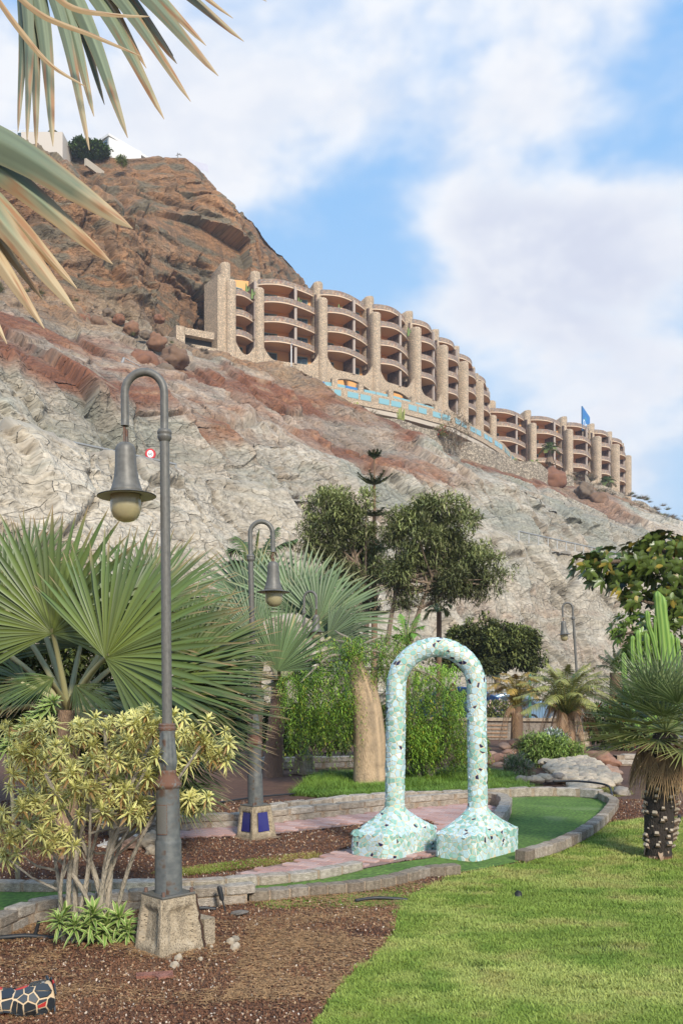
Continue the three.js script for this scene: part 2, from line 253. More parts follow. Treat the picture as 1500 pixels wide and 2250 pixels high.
function cliffColour(s, v, t, y, d, crack) {
  const x = s, n1 = fbm(x * .07, y * .09, t * .07, 4), n2 = fbm(x * .28 + 9, y * .45, t * .28, 4), n3 = fbm(x * 1.3, y * 1.9, 3.3 + t * 1.1, 3), streak = fbm(x * 1.1, y * .07, t * .4 + 5, 4), strat = fbm(x * .03, y * .9 + n1 * 1.5, 2, 3);
  const left = 1 - sstep(70, 100, s);
  let c;
  // lower cliff: cream and pink, greyer towards the road
  const stain = sstep(.05, .35, fbm(s * .55, y * .05, 7.7, 4));
  let low = mix3(PAL.cream, PAL.pink, sstep(-.02, .35, n1 + strat * .5 + streak * .3)); low = mix3(low, PAL.pale, sstep(.0, .4, n2 - n1 * .3 + .12)); low = mix3(low, PAL.grey, sstep(.05, .4, strat + n2 * .6) * .55); low = mul3(low, 1 - .22 * stain);
  // middle: grey-green and pale
  let mid = mix3(PAL.grey, PAL.pale, sstep(-.22, .28, n1 + n2 * .6 + .05)); mid = mix3(mid, PAL.pink, sstep(-.05, .4, fbm(s * .12 + 7, y * .2, 3.3, 3) + left * .1) * .45); mid = mix3(mid, PAL.greenGrey, sstep(.0, .4, strat * .9 + n2 * .5) * .55); mid = mix3(mid, PAL.tan, sstep(.1, .45, streak + n1) * .5);
  // red bed
  let red = mix3(PAL.red, PAL.rust, sstep(-.1, .4, n2 + n1)); red = mix3(red, PAL.tan, sstep(.18, .5, n2 + strat * .4) * .6); red = mix3(red, PAL.dark, sstep(.22, .5, -n2) * .35);
  // scree and terrace
  let scr = mix3(PAL.soil, PAL.tan, sstep(-.2, .3, n2)); scr = mix3(scr, PAL.brown, sstep(0, .4, n1 + n3 * .4)); scr = mix3(scr, PAL.greenGrey, sstep(.05, .4, -n1 + strat * .4) * .4);
  // upper cliff
  let up = mix3(PAL.brown, PAL.orange, sstep(-.08, .38, streak * .9 + n1 * .8)); up = mix3(up, PAL.olive, sstep(-.10, .22, n2 * .9 + strat * .6 - .04) * .9); up = mix3(up, PAL.tan, sstep(.1, .5, n1 - n2 * .4) * .55);
  up = mix3(up, PAL.dark, sstep(.1, .42, -n2 - streak * .5 + left * .12) * .55);
  let top = mix3(PAL.tan, [.40, .31, .22], sstep(-.2, .3, n3)); top = mix3(top, PAL.soil, sstep(0, .4, n2));
  const vq = v < 4 ? v : v < 5 ? 4 + (v - 4) * .35 : v < 6 ? 4.35 + (v - 5) * .65 : v - 1, e = vq + n1 * .5 + n2 * .2;
  const redLo = lerp(4.55, 3.95, left) + (s > 150 ? (s - 150) * .013 : 0) + .25 * Math.sin(s * .12), redHi = lerp(5.2, 5.05, left);
  c = mix3(low, mid, sstep(1.9, 2.9, e + left * .4));
  const redAmt = sstep(redLo - .16, redLo + .18, e) * (1 - sstep(redHi - .2, redHi + .35, e)) * lerp(1, .35, sstep(125, 175, s)) * (.35 + .65 * sstep(-.22, .10, fbm(s * .09 + 3, y * .16, 4.4, 4)));
  const terr = sstep(lerp(4.6, 5.0, left), lerp(5.3, 5.6, left), e);
  c = mix3(c, scr, terr); c = mix3(c, red, redAmt);
  c = mix3(c, up, sstep(8.0, 8.25, v + n1 * .2)); c = mix3(c, top, sstep(9.95, 10.2, v + n2 * .2) * .8);
  c = mix3(c, scr, Math.exp(-Math.pow((v - 2.5) / .45, 2)) * .35);
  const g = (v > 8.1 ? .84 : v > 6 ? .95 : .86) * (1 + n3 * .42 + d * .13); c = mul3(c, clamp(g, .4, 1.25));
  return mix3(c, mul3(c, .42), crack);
}
{
  const S = []; { let s = 8; while (s < 250) { S.push(s); s += s < 36 ? .3 : lerp(.125, .32, clamp((s - 36) / 150)); } }
  const Vs = []; ROWS.forEach((n, k) => { for (let i = 0; i < n; i++) Vs.push(k + i / n); }); Vs.push(NK - 1);
  const R = Vs.length, C = S.length, P = new Float32Array(R * C * 3), K = new Float32Array(R * C * 3), U = new Float32Array(R * C * 2), I = new Uint32Array((R - 1) * (C - 1) * 6);
  for (let c = 0; c < C; c++) {
    const s = S[c], prof = profileAt(s);
    for (let r = 0; r < R; r++) {
      const v = Vs[r], [t, y, nt, ny] = cliffPoint(s, v, prof), w = bandWeights(v);
      const rough = (1 - .9 * w.road) * (1 - .55 * w.scree) * (1 - .6 * w.top);
      const big = fbm(s * .05, y * .05, t * .03 + 2, 3) * 5.5 * (w.upper + .5 * w.face) * (1 - w.road);
      const wx = s + 2.6 * fbm(s * .16, y * .16, 1.1, 2), wy = y + 1.8 * fbm(s * .16, y * .16, 6.1, 2);
      // tall slabs parted by upright joints, then bedding blocks, then rubble in patches
      const slab = (q, w, fx, fy, k0, kx, ky) => { const one = (r, ox, oy) => (r - .5) * k0 + ox / fx * (r * 7 % 1 - .5) * kx + oy / fy * (r * 13 % 1 - .4) * ky, e = q[1] - q[0], f = .5 * (1 - sstep(0, w, e)); return lerp(one(q[2], q[3], q[4]), one(q[6], q[7], q[8]), f); };
      let q = worley(wx * .17 + y * .02, wy * .055 + .3, t * .05 + 3); const e1 = q[1] - q[0], b1 = slab(q, .08, .17, .055, 2.0, .55, .10);
      q = worley(wx * .30 + 5, wy * .40 + y * .03, t * .12); const e2 = q[1] - q[0], b2 = slab(q, .07, .30, .40, .9, .5, .5);
      q = worley(wx * 1.0 + 2, wy * 1.0, t * .5); const e3 = q[1] - q[0], b3 = slab(q, .06, 1, 1, .34, .34, .40) * sstep(-.25, .2, noise(s * .09, y * .11, 9.2));
      const sw = wy * .30 + .9 * noise(s * .03, wy * .05, 3.1), sf = sw - Math.floor(sw), saw = (sf < .8 ? sf / .8 : (1 - sf) / .2) - .5, led = noise(3.3, wy * .42, s * .015) + saw * lerp(.35, 1.1, w.upper) * sstep(-.3, .2, noise(s * .05, wy * .12, 8.4)), led2 = noise(8.3, wy * 1.3 + .4 * b2, s * .04);
      const rid = 1 - Math.abs(noise(s * .30, y * .045, 4.4)) * 2, flute = noise(s * .75, y * .10, 2.2);
      const fine = fbm(s * 1.9, y * 2.2, t * 1.6, 3) * .15;
      const where = sstep(-.15, .3, noise(s * .055, y * .07, 5.5));
      const crackDeep = sstep(.035, .0, e1) * .8 * (1 - w.scree) + sstep(.03, 0, e2) * .25 * where;
      let d = big + rough * (b1 * .95 + b2 * lerp(.25 + .6 * where, .95, w.upper) + b3 * lerp(.8, 1.2, w.upper) + led * lerp(.45, 1.15, w.upper) + led2 * lerp(.10, .34, w.upper) + (rid * rid * .8 + flute * .3) * Math.max(w.upper, .25 * w.face)) - crackDeep * rough + fine * (1 - .6 * w.road);
      d += w.scree * (fbm(s * .3, y * .5, 7, 4) * 1.6 + b2 * .5);
      d = clamp(d, -4, 4) * (1 - .75 * sstep(9.5, 9.95, v)); if (s > 90) { const k = sstep(5.2, 5.9, v) * (1 - sstep(8.0, 8.3, v)); d = lerp(d, Math.min(d, .25) * .7, k); } if (s > 76 && s < 96 && v > 7.4 && v < 9.2) d = Math.min(d, .6);
 if (v < .06 || v > 10.6) d *= .3;
      const keep = s > 90 && v > 6.9 && v < 8.1 ? .3 : 1, dd = d * keep;           // the built terrace is level
      const tt = t + nt * dd, yy = y + ny * dd * .8, sj = s + (b2 * .22 + fine * .4) * rough * keep, i = r * C + c, x = sj * DIRX + tt * DIRZ, z = sj * DIRZ - tt * DIRX;
      P[i * 3] = x; P[i * 3 + 1] = yy; P[i * 3 + 2] = z; U[i * 2] = s; U[i * 2 + 1] = v < 3 ? y : y + t * .4;
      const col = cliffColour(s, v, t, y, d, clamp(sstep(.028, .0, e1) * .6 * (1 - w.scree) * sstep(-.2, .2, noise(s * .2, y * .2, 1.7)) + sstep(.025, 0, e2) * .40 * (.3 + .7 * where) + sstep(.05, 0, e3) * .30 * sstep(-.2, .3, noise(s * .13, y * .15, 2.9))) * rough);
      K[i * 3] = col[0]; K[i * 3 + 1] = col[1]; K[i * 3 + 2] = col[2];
    }
  }
  let n = 0; for (let r = 0; r < R - 1; r++) for (let c = 0; c < C - 1; c++) { const a = r * C + c; I[n++] = a; I[n++] = a + 1; I[n++] = a + C + 1; I[n++] = a; I[n++] = a + C + 1; I[n++] = a + C; }
  const g = new THREE.BufferGeometry(); g.setAttribute('position', new THREE.BufferAttribute(P, 3)); g.setAttribute('color', new THREE.BufferAttribute(K, 3)); g.setAttribute('uv', new THREE.BufferAttribute(U, 2)); g.setIndex(new THREE.BufferAttribute(I, 1)); g.computeVertexNormals();
  // fractured rock: tilted facets at two sizes, parted by cracks, with grain
  const N = 440, rockH = new Float32Array(N * N), rockE = new Float32Array(N * N);
  for (let j = 0; j < N; j++) for (let i = 0; i < N; i++) {
    const u = i / N, v = j / N, w = .012 * Math.sin(6.2832 * (3 * v + u)) + .008 * Math.sin(6.2832 * (7 * u - 2 * v)), uu = u + w + 1, vv = v + .7 * w + 1; let h = 0, e = 1;
    for (const [n, ax, k, sd] of [[6, 2, .55, 21], [17, 1.53, .30, 22]]) { const [f1, f2, id] = tileWorley(uu, vv, n, sd, ax), th = id * 40, cu = uu * n, cv = vv * n; h += k * (id + .9 * ((cu - Math.floor(cu) - .5) * Math.cos(th) * 0 + f1 * Math.cos(th))); const on = id * 13 % 1; if (on > .62) e = Math.min(e, .45 + .55 * sstep(.0, n < 12 ? .05 : .08, f2 - f1) + (n < 12 ? 0 : .25)); }
    rockH[j * N + i] = h; rockE[j * N + i] = Math.min(1, e);
  }
  const grain = tiled((u, v) => fbm(u * 26, v * 30, 1, 3, .62)), gr = new Float32Array(N * N); for (let j = 0; j < N; j++) for (let i = 0; i < N; i++) gr[j * N + i] = grain(i / N, j / N);
  const rockTex = texture(N, N, (u, v, i, j) => { const o = j * N + i, k = (.94 + .10 * (rockH[o] - .55) + .36 * gr[o]) * (.62 + .38 * rockE[o]); return [k, k, k]; }, { rep: 10 });
  const rockBump = texture(N, N, (u, v, i, j) => { const o = j * N + i, k = .30 + .42 * rockH[o] + .25 * gr[o] - .22 * (1 - rockE[o]); return [k, k, k]; }, { srgb: false, rep: 10 });
  M.cliff = std({ vertexColors: true, map: rockTex, bumpMap: rockBump, bumpScale: .55, roughness: 1, side: THREE.FrontSide });
  struct('cliff', g, M.cliff);
}
// height and place of the finished profile (without relief), for what stands on it
function onCliff(s, v, out = 0) { const [t, y, nt, ny] = cliffPoint(s, v, profileAt(s)); return ST(s, t + nt * out, y + ny * out); }
// ---------------------------------------------------------------- the hotel on the ledge
M.pebble = std({ map: texture(512, 512, (u, v) => { const [a, b, id] = tileWorley(u, v, 22, 5), m = sstep(.02, .16, b - a), k = .82 + .26 * id + .08 * (1 - a), w = id * 9 % 1; return mix3([.64, .55, .45], [.86 * k + .02 * w, .78 * k, .68 * k - .02 * w], m); }, { rep: 3.6 }), bumpMap: texture(512, 512, (u, v) => { const [a, b] = tileWorley(u, v, 22, 5), k = sstep(0, .3, b - a) * (1 - a * .5); return [k, k, k]; }, { srgb: false, rep: 3.6 }), bumpScale: .12, roughness: .95 });
M.slab = std({ map: texture(512, 256, (u, v) => { const [a, b, id] = tileWorley(u, v, 18, 6, .5), m = sstep(.02, .1, b - a), w = id * 9 % 1, c = w < .45 ? [.56, .50, .45] : w < .6 ? [.56, .42, .36] : w < .84 ? [.49, .46, .45] : [.64, .55, .46]; return mix3([.56, .48, .41], mul3(c, .85 + .3 * id), m); }, { rep: 4, repY: 2 }), roughness: .85 });
M.darkStone = std({ map: texture(256, 256, (u, v) => { const [a, b, id] = tileWorley(u, v, 9, 8), m = sstep(.02, .12, b - a), k = .75 + .5 * id; return mix3([.30, .25, .21], [.39 * k, .32 * k, .285 * k], m); }, { rep: 2.6 }) });
M.render = std({ color: new THREE.Color(.66, .50, .35) });
M.soffit = std({ color: new THREE.Color(.66, .40, .22) });
M.orange = std({ color: new THREE.Color(.80, .42, .16) });
M.post = std({ color: new THREE.Color(.40, .33, .28) });
M.window = new THREE.MeshPhysicalMaterial({ color: new THREE.Color(.05, .075, .08), roughness: .12, metalness: 0, clearcoat: .6, side: THREE.DoubleSide });
M.frameTeal = std({ color: new THREE.Color(.20, .36, .36), roughness: .5 });
M.blueGlass = new THREE.MeshPhysicalMaterial({ color: new THREE.Color(.22, .42, .46), roughness: .12, metalness: 0, clearcoat: .7, side: THREE.DoubleSide });
M.deepGlass = new THREE.MeshPhysicalMaterial({ color: new THREE.Color(.04, .20, .45), roughness: .12, clearcoat: .7, side: THREE.DoubleSide });
M.concretePlain = std({ color: new THREE.Color(.50, .43, .35) });
function faceFrame(A, B) {
  const e = V(B.x - A.x, 0, B.z - A.z), L = e.length(); e.divideScalar(L); const n = V(-e.z, 0, e.x);   // towards the viewer
  return { L, e, n, w: (u, out, y) => [A.x + e.x * u + n.x * out, y, A.z + e.z * u + n.z * out] };
}
// balcony outline: from the left pillar it swells outward and draws back behind the right pillar
const swell = (f, k) => k * (Math.pow(Math.max(0, Math.sin(Math.PI * Math.pow(f, .9))), .7) * 1.05 + .30 * Math.sin(2 * Math.PI * f)) - 1.5 * Math.pow(f, 5) * k;
function hotel(root, pts, base, { first = 0 } = {}) {
  const roofY = base + 12.1;
  for (let i = 0; i < pts.length - 1; i++) {
    const A = pts[i], B = pts[i + 1], F = faceFrame(A, B), W = (u, o, y) => V(...F.w(u, o, y));
    const N = 22, narrow = F.L < 7, k = narrow ? .7 : 1.15;
    // recessed back wall and cross walls
    let mb = new MB(); { const q = [[0, -2.4, base - 2.5], [F.L, -2.4, base - 2.5], [F.L, -2.4, roofY + (i === 0 && first ? .8 : 0)], [0, -2.4, roofY]].map(a => mb.vv(W(...a))); mb.quad(...q); }
    part('back_wall', mb.geo(false), M.orange, root);
    mb = new MB(); { const q = [[0, -4, roofY - .1], [F.L, -4, roofY - .1], [F.L, -12, roofY - .1], [0, -12, roofY - .1]].map(a => mb.vv(W(...a))); mb.quad(...q); } part('roof', mb.geo(false), M.concretePlain, root);
    for (let f = 0; f < 5; f++) {
      const top = f === 4, fy = base + 3.0 * f, kk = top ? k * .92 : k, inset = top ? -.8 : -.1;
      if (!(i === 0 && first && top) && f > 0) {
        // slab with its underside, then the stone parapet
        const line = []; for (let j = 0; j <= N; j++) { const fr = j / N; line.push([fr * F.L, swell(fr, kk) + inset]); }
        mb = new MB(); mb.grid(2, N + 1, (r, c) => [...F.w(line[c][0], r ? line[c][1] - .05 : -3, fy - .22), null, line[c][0], r * 4]); mb.grid(2, N + 1, (r, c) => [...F.w(line[c][0], r ? line[c][1] - .05 : -3, fy - .02), null, line[c][0], r * 4]);
        part('balcony_slab', mb.geo(false), M.soffit, root);
        const h0 = fy - .26, h1 = fy + (top ? .62 : .68);
        mb = new MB(); let prof = [[0, h0], [0, h1], [-.24, h1], [-.24, h0]];
        mb.grid(4, N + 1, (r, c) => [...F.w(line[c][0], line[c][1] + prof[r][0], prof[r][1]), null, line[c][0], prof[r][1] + r * .3]);
        part('parapet', mb.geo(false), M.slab, root);
        mb = new MB(); prof = [[.05, h0 - .04], [.05, h0 + .12], [-.02, h0 + .12]];
        mb.grid(3, N + 1, (r, c) => [...F.w(line[c][0], line[c][1] + prof[r][0], prof[r][1]), null]);
        part('slab_edge', mb.geo(false), M.render, root);
      }
      if (top) continue;
      // windows with frames, cross wall and its light post
      const spots = narrow ? [[.45, 2.2]] : [[.22, 2.6], [.74, 2.0]];
      for (const [fr, ww] of spots) {
        mb = new MB(); const c = W(fr * F.L, -2.32, fy + 1.2), a = Math.atan2(-F.e.z, F.e.x); mb.box(c.x, c.y, c.z, ww, 2.2, .1, a); const wn = part('window', mb.geo(false), M.window, root);
        mb = new MB(); const cf = W(fr * F.L, -2.24, fy + 1.2); mb.box(cf.x, cf.y, cf.z, .09, 2.2, .08, a); const c2 = W(fr * F.L, -2.24, fy + 2.27); mb.box(c2.x, c2.y, c2.z, ww + .1, .1, .08, a);
        for (const sgn of [-1, 1]) { const c3 = W(fr * F.L + sgn * ww / 2, -2.23, fy + 1.2); mb.box(c3.x, c3.y, c3.z, .09, 2.2, .09, a); }
        part('frame', mb.geo(false), M.frameTeal, wn);
      }
      const walls = narrow ? [[.86, .0]] : [[.56, .35], [.93, -.7]];
      for (const [fr, out] of walls) {
        const a = Math.atan2(-F.n.z, F.n.x), len = out + 2.5, c = W(fr * F.L, out - len / 2, fy + 1.42); mb = new MB(); mb.box(c.x, c.y, c.z, len, 2.75, .28, a); const pw = part('partition_wall', mb.geo(false), M.darkStone, root);
        if (fr < .9) { const p = W(fr * F.L, out + .16, fy + 1.42); mb = new MB(); mb.box(p.x, p.y, p.z, .3, 2.76, .4, a); part('post', mb.geo(false), M.post, pw); }
      }
    }
    // the waved stone band at the foot, drawn as one panel between the pillars
    if (!narrow || first) {
      const L = F.L, sh = new THREE.Shape(), up = (u) => base + .15 + 3.6 * (Math.pow(1 - clamp(u / 2.9), 2.4) + Math.pow(1 - clamp((L - u) / 2.9), 2.4)), lo = (u) => base - 2.6 + 1.75 * Math.pow(Math.max(0, Math.sin(Math.PI * clamp((u - .3) / (L - .6)))), .75);
      sh.moveTo(0, lo(0)); for (let j = 1; j <= 40; j++) sh.lineTo(L * j / 40, lo(L * j / 40)); for (let j = 40; j >= 0; j--) sh.lineTo(L * j / 40, up(L * j / 40));
      const g = new THREE.ExtrudeGeometry(sh, { depth: .5, bevelEnabled: true, bevelSize: .06, bevelThickness: .06, bevelSegments: 1 }), m4 = new THREE.Matrix4().makeBasis(F.e, V(0, 1, 0), F.n).setPosition(A.x - F.n.x * .1, 0, A.z - F.n.z * .1); g.applyMatrix4(m4);
      part('wave_band', g, M.pebble, root);
    }
  }
  // round-ended stone pillars with taller fins behind them
  pts.forEach((P, i) => {
    const Fa = faceFrame(pts[Math.max(0, i - 1)], pts[Math.min(pts.length - 1, i + 1)]), n = Fa.n, e = Fa.e, pr = .74, dep = 1.3, mb = new MB();
    const out = []; for (let k = 0; k <= 12; k++) { const a = Math.PI * k / 12; out.push([Math.cos(a) * pr, Math.sin(a) * pr + .35]); } out.push([-pr, -dep]); out.push([pr, -dep]); out.push(out[0]);
    const yTop = roofY - 1.3, yLow = base - 6, arc = [0]; for (let k = 1; k < out.length; k++) arc.push(arc[k - 1] + Math.hypot(out[k][0] - out[k - 1][0], out[k][1] - out[k - 1][1]));
    const lev = [yLow, base - 1, base + 1, base + 4, base + 8, yTop - .25, yTop, yTop];
    mb.grid(lev.length, out.length, (r, c) => { const k = r === 7 ? 0 : r === 6 ? .9 : 1, o = out[c]; return [P.x + e.x * o[0] * k + n.x * (o[1] * k - (1 - k) * 1.2), lev[r] + (r === 7 ? .06 : 0), P.z + e.z * o[0] * k + n.z * (o[1] * k - (1 - k) * 1.2), null, arc[c], lev[r]]; });
    part('pillar', mb.geo(), M.pebble, root);
    const fb = new MB(), fl = i === 0 ? 3 : 8, fd = -1.5; const fo = []; for (let k = 0; k <= 10; k++) { const a = Math.PI * k / 10; fo.push([Math.cos(a) * .8, Math.sin(a) * .8 + fd]); } fo.push([-.8, fd - fl]); fo.push([.8, fd - fl]); fo.push(fo[0]);
    const ar = [0]; for (let k = 1; k < fo.length; k++) ar.push(ar[k - 1] + Math.hypot(fo[k][0] - fo[k - 1][0], fo[k][1] - fo[k - 1][1]));
    const tp = (o) => roofY + 1.8 - Math.max(0, fd - o) * .22;
    fb.grid(5, fo.length, (r, c) => { const o = fo[c], k = r === 4 ? 0 : r === 3 ? .86 : 1, y = [base + 2, base + 6, tp(o[1]) - .22, tp(o[1]), tp(o[1]) + .05][r]; return [P.x + e.x * o[0] * k + n.x * o[1], y, P.z + e.z * o[0] * k + n.z * o[1], null, ar[c], y]; });
    part('fin_wall', fb.geo(), M.pebble, root);
  });
}
const ptsA = [[505, 135.2], [568, 138], [707, 141.6], [823, 147], [912, 153], [971, 161], [1016, 169], [1050, 180], [1077, 192]].map(([x, d]) => at(x, HOR, d));
const ptsB = [[1080, 186], [1168, 191.5], [1248, 196], [1310, 201.5], [1350, 208], [1376, 218]].map(([x, d]) => at(x, HOR, d));
const hotelA = thing('hotel_building', 'larger sandstone hotel block with curved balconies, left and nearer on the cliff ledge', 'hotel');
hotel(hotelA, ptsA, 51.1, { first: 1 });
const hotelB = thing('hotel_building', 'lower farther hotel block with curved balconies under the blue roof sign', 'hotel');
hotel(hotelB, ptsB, 46.2);
// cacti standing on the balconies
[[0, .55, 4, 1.9, 'cactus on the topmost narrow balcony at the left end of the larger hotel'], [0, .75, 3, 1.5, 'cactus on the second narrow balcony from the top of the larger hotel'], [1, .62, 3, 1.5, 'cactus behind the parapet of the first wide bay of the larger hotel'], [2, .3, 4, 1.6, 'cactus under the roof of the second wide bay of the larger hotel'], [3, .8, 3, 1.4, 'leafy pot plant on the third wide bay of the larger hotel']].forEach(([i, fr, f, hh, label]) => { const F = faceFrame(ptsA[i], ptsA[i + 1]), c = thing('balcony_plant', label, 'pot plant', V(...F.w(fr * F.L, .15, 51.1 + 3 * (f === 4 ? 3.95 : f) - .9 * (f === 4 ? 3 : 0)))); if (f === 4) c.position.y = i === 0 ? 60.3 : 60.2; const mb = new MB(); mb.tube([V(0, 0, 0), V(.04, hh * .5, 0), V(0, hh, 0)], [.17, .19, .08], 8, [.16, .24, .07]); mb.tube([V(.1, hh * .4, 0), V(.4, hh * .5, 0), V(.42, hh * .75, 0)], [.1, .11, .06], 7, [.16, .24, .07]); part('stem', mb.geo(), M.leafDull, c); });
// left side wall of the larger block
{ const F = faceFrame(ptsA[0], ptsA[1]), P = V(...F.w(-1.35, -2.0, 0)), a = Math.atan2(-F.n.z, F.n.x), mb = new MB(); mb.box(P.x, 55.0, P.z, 4.4, 14.6, 1.5, a); part('side_wall', mb.geo(false), M.pebble, hotelA);
  const E = faceFrame(ptsA[7], ptsA[8]), Q = V(...E.w(E.L / 2, -1.2, 0)); const m2 = new MB(); m2.box(Q.x, 56, Q.z, E.L, 15.5, 2.2, Math.atan2(-E.e.z, E.e.x)); part('end_wall', m2.geo(false), M.pebble, hotelA); }
// terrace in front of the larger block: stone band with glass panes, carried by posts
{
  const tr = thing('terrace', 'long stone terrace with turquoise glass panes on concrete posts below the larger hotel block', 'terrace');
  const line = ptsA.slice(1).map((p, i) => { const F = faceFrame(ptsA[Math.max(1, i)], ptsA[Math.min(ptsA.length - 1, i + 2)]); return [V(...F.w(0, 0, 0)).clone().set(p.x + F.n.x * 7.6, 0, p.z + F.n.z * 7.6), F]; });
  // start where the rock ends, about a third along the first bay
  line[0][0].lerp(line[1][0], .42);
  const seg = [];
  for (let i = 0; i < line.length - 1; i++) for (let k = 0; k < 2; k++) seg.push([line[i][0].clone().lerp(line[i + 1][0], k / 2), line[i][0].clone().lerp(line[i + 1][0], (k + 1) / 2)]);
  seg.forEach(([A, B], q) => {
    const F = faceFrame(A, B), a = Math.atan2(-F.e.z, F.e.x), box = (u, o, y, sx, sy, sz, nm, mat, par) => { const mb = new MB(), p = V(...F.w(u, o, y)); mb.box(p.x, p.y, p.z, sx, sy, sz, a); return part(nm, mb.geo(false), mat, par ?? tr); };
    box(F.L / 2, -3.6, 43.75, F.L + .02, .5, 7.2, 'floor_slab', M.concretePlain);
    box(F.L / 2, 0, 44.85, F.L + .02, 2.1, .36, 'stone_band', M.pebble);
    for (const sgn of [-1, 1]) box(F.L * (.46 + sgn * .2), .2, 45.05, F.L * .34, .85, .06, 'glass_pane', M.blueGlass);
    box(F.L * .9, -3.4, 47.0, .9, 2.6, .8, 'stone_pier', M.pebble);
    for (const sgn of [-1, 1]) box(F.L * (.42 + sgn * .2), -3.3, 47.0, F.L * .38, 1.3, .06, 'glass_pane', (q * 3 + sgn) % 5 === 2 ? M.deepGlass : M.blueGlass);
    box(F.L / 2, -3.4, 45.9, F.L + .02, 1.0, .3, 'stone_band', M.pebble);
    box(F.L * .5, -.2, 43.3, F.L + .02, .5, .5, 'beam', M.concretePlain);
    box(F.L * .25, -.6, 41.6, .42, 3.2, .42, 'post', M.concretePlain); 
    box(F.L / 2, -6.9, 41.6, F.L + .02, 4.2, .3, 'rear_wall', M.darkStone);
  });
}
// retaining wall of pale rubble below the posts
{
  const w = thing('retaining_wall', 'pale rubble retaining wall running along the slope under the hotel terrace', 'wall');
  M.rubble = std({ map: texture(512, 256, (u, v) => { const [a, b, id] = tileWorley(u, v, 24, 15, .7), m = sstep(.03, .16, b - a), k = .7 + .4 * id; return mix3([.36, .30, .24], [.80 * k, .74 * k, .65 * k], m); }, { rep: 8, repY: 4 }), roughness: .95, bumpMap: M.pebble.bumpMap, bumpScale: .1 });
  for (const [s0, s1, tp] of [[93, 150, 40.4], [154, 196, 41.2]]) {
    const mb = new MB(), n = 40; mb.grid(3, n, (r, c) => { const s = lerp(s0, s1, c / (n - 1)), t = 85.6 + (s > 150 ? (s - 150) * .07 : 0) + .6 * Math.sin(s * .4), q = ST(s, t + (r === 2 ? .8 : r * .35), [tp - 3.6, tp, tp][r] + .25 * Math.sin(s * .7) - (s > 150 ? (s - 150) * .02 : 0)); return [q.x, q.y, q.z, null, s, q.y + (r === 2 ? .8 : 0)]; });
    part('rubble_face', mb.geo(false), M.rubble, w);
  }
}
// low annex with two dark openings at the left end
{
  const an = thing('parking_annex', 'low concrete annex with two dark openings at the left foot of the hotel', 'annex'), P = at(437, HOR, 133), F = faceFrame(at(378, HOR, 131), at(472, HOR, 134));
  const box = (u, o, y, sx, sy, sz, nm, mat) => { const mb = new MB(), p = V(...F.w(u, o, y)); mb.box(p.x, p.y, p.z, sx, sy, sz, Math.atan2(-F.e.z, F.e.x)); return part(nm, mb.geo(false), mat, an); };
  M.dark = std({ color: new THREE.Color(.03, .026, .022) });
  box(3.9, -1.4, 53.0, 4.6, 1.0, 4, 'roof_beam', M.pebble); box(4.0, -2, 51.9, 4.4, 1.2, 3, 'opening', M.dark); box(1.1, -1.4, 52.2, 1.3, 2.8, 4, 'pier', M.pebble);
  box(4.6, -.8, 50.6, 4.0, .9, 4, 'lower_beam', M.pebble); box(4.6, -1.4, 49.8, 3.8, .9, 3, 'lower_opening', M.dark); box(3.6, -.6, 49.1, 8, .5, 5, 'sill', M.pebble);
}
// blue roof sign, lettering half hidden behind the roof
{
  const sg = thing('roof_sign', 'blue sign board with white lettering on the roof of the lower hotel block', 'sign');
  const cv = document.createElement('canvas'); cv.width = 256; cv.height = 256; const c = cv.getContext('2d'); c.fillStyle = '#1f74b8'; c.fillRect(0, 0, 256, 256); c.fillStyle = '#eef6f6'; c.font = 'bold 104px sans-serif'; c.fillText('Ocea', 18, 196); c.fillStyle = '#36a59a'; c.beginPath(); c.arc(104, 92, 16, 0, 7); c.fill();
  const tx = new THREE.CanvasTexture(cv); tx.colorSpace = THREE.SRGBColorSpace;
  const A = at(1279, 936, 198), B = at(1295, 943, 206), L = A.distanceTo(V(B.x, A.y, B.z)), g = new THREE.PlaneGeometry(L, 5.0), m = part('board', g, std({ map: tx, roughness: .5 }), sg); m.position.set((A.x + B.x) / 2, 58.2 + 2.0, (A.z + B.z) / 2); m.rotation.y = Math.atan2(-(B.z - A.z), B.x - A.x);
  const mb = new MB(); mb.box(0, 0, -.15, L + .1, 5.1, .24); const bx = part('cabinet', mb.geo(false), std({ color: new THREE.Color(.06, .18, .36) }), sg); bx.position.copy(m.position); bx.rotation.copy(m.rotation);
  for (const sgn of [-1, 1]) { const q = new MB(); q.box(sgn * L * .35, -3.4, -.2, .15, 3, .15); const pm = part('support_post', q.geo(false), M.concretePlain, sg); pm.position.copy(m.position); pm.rotation.copy(m.rotation); }
}
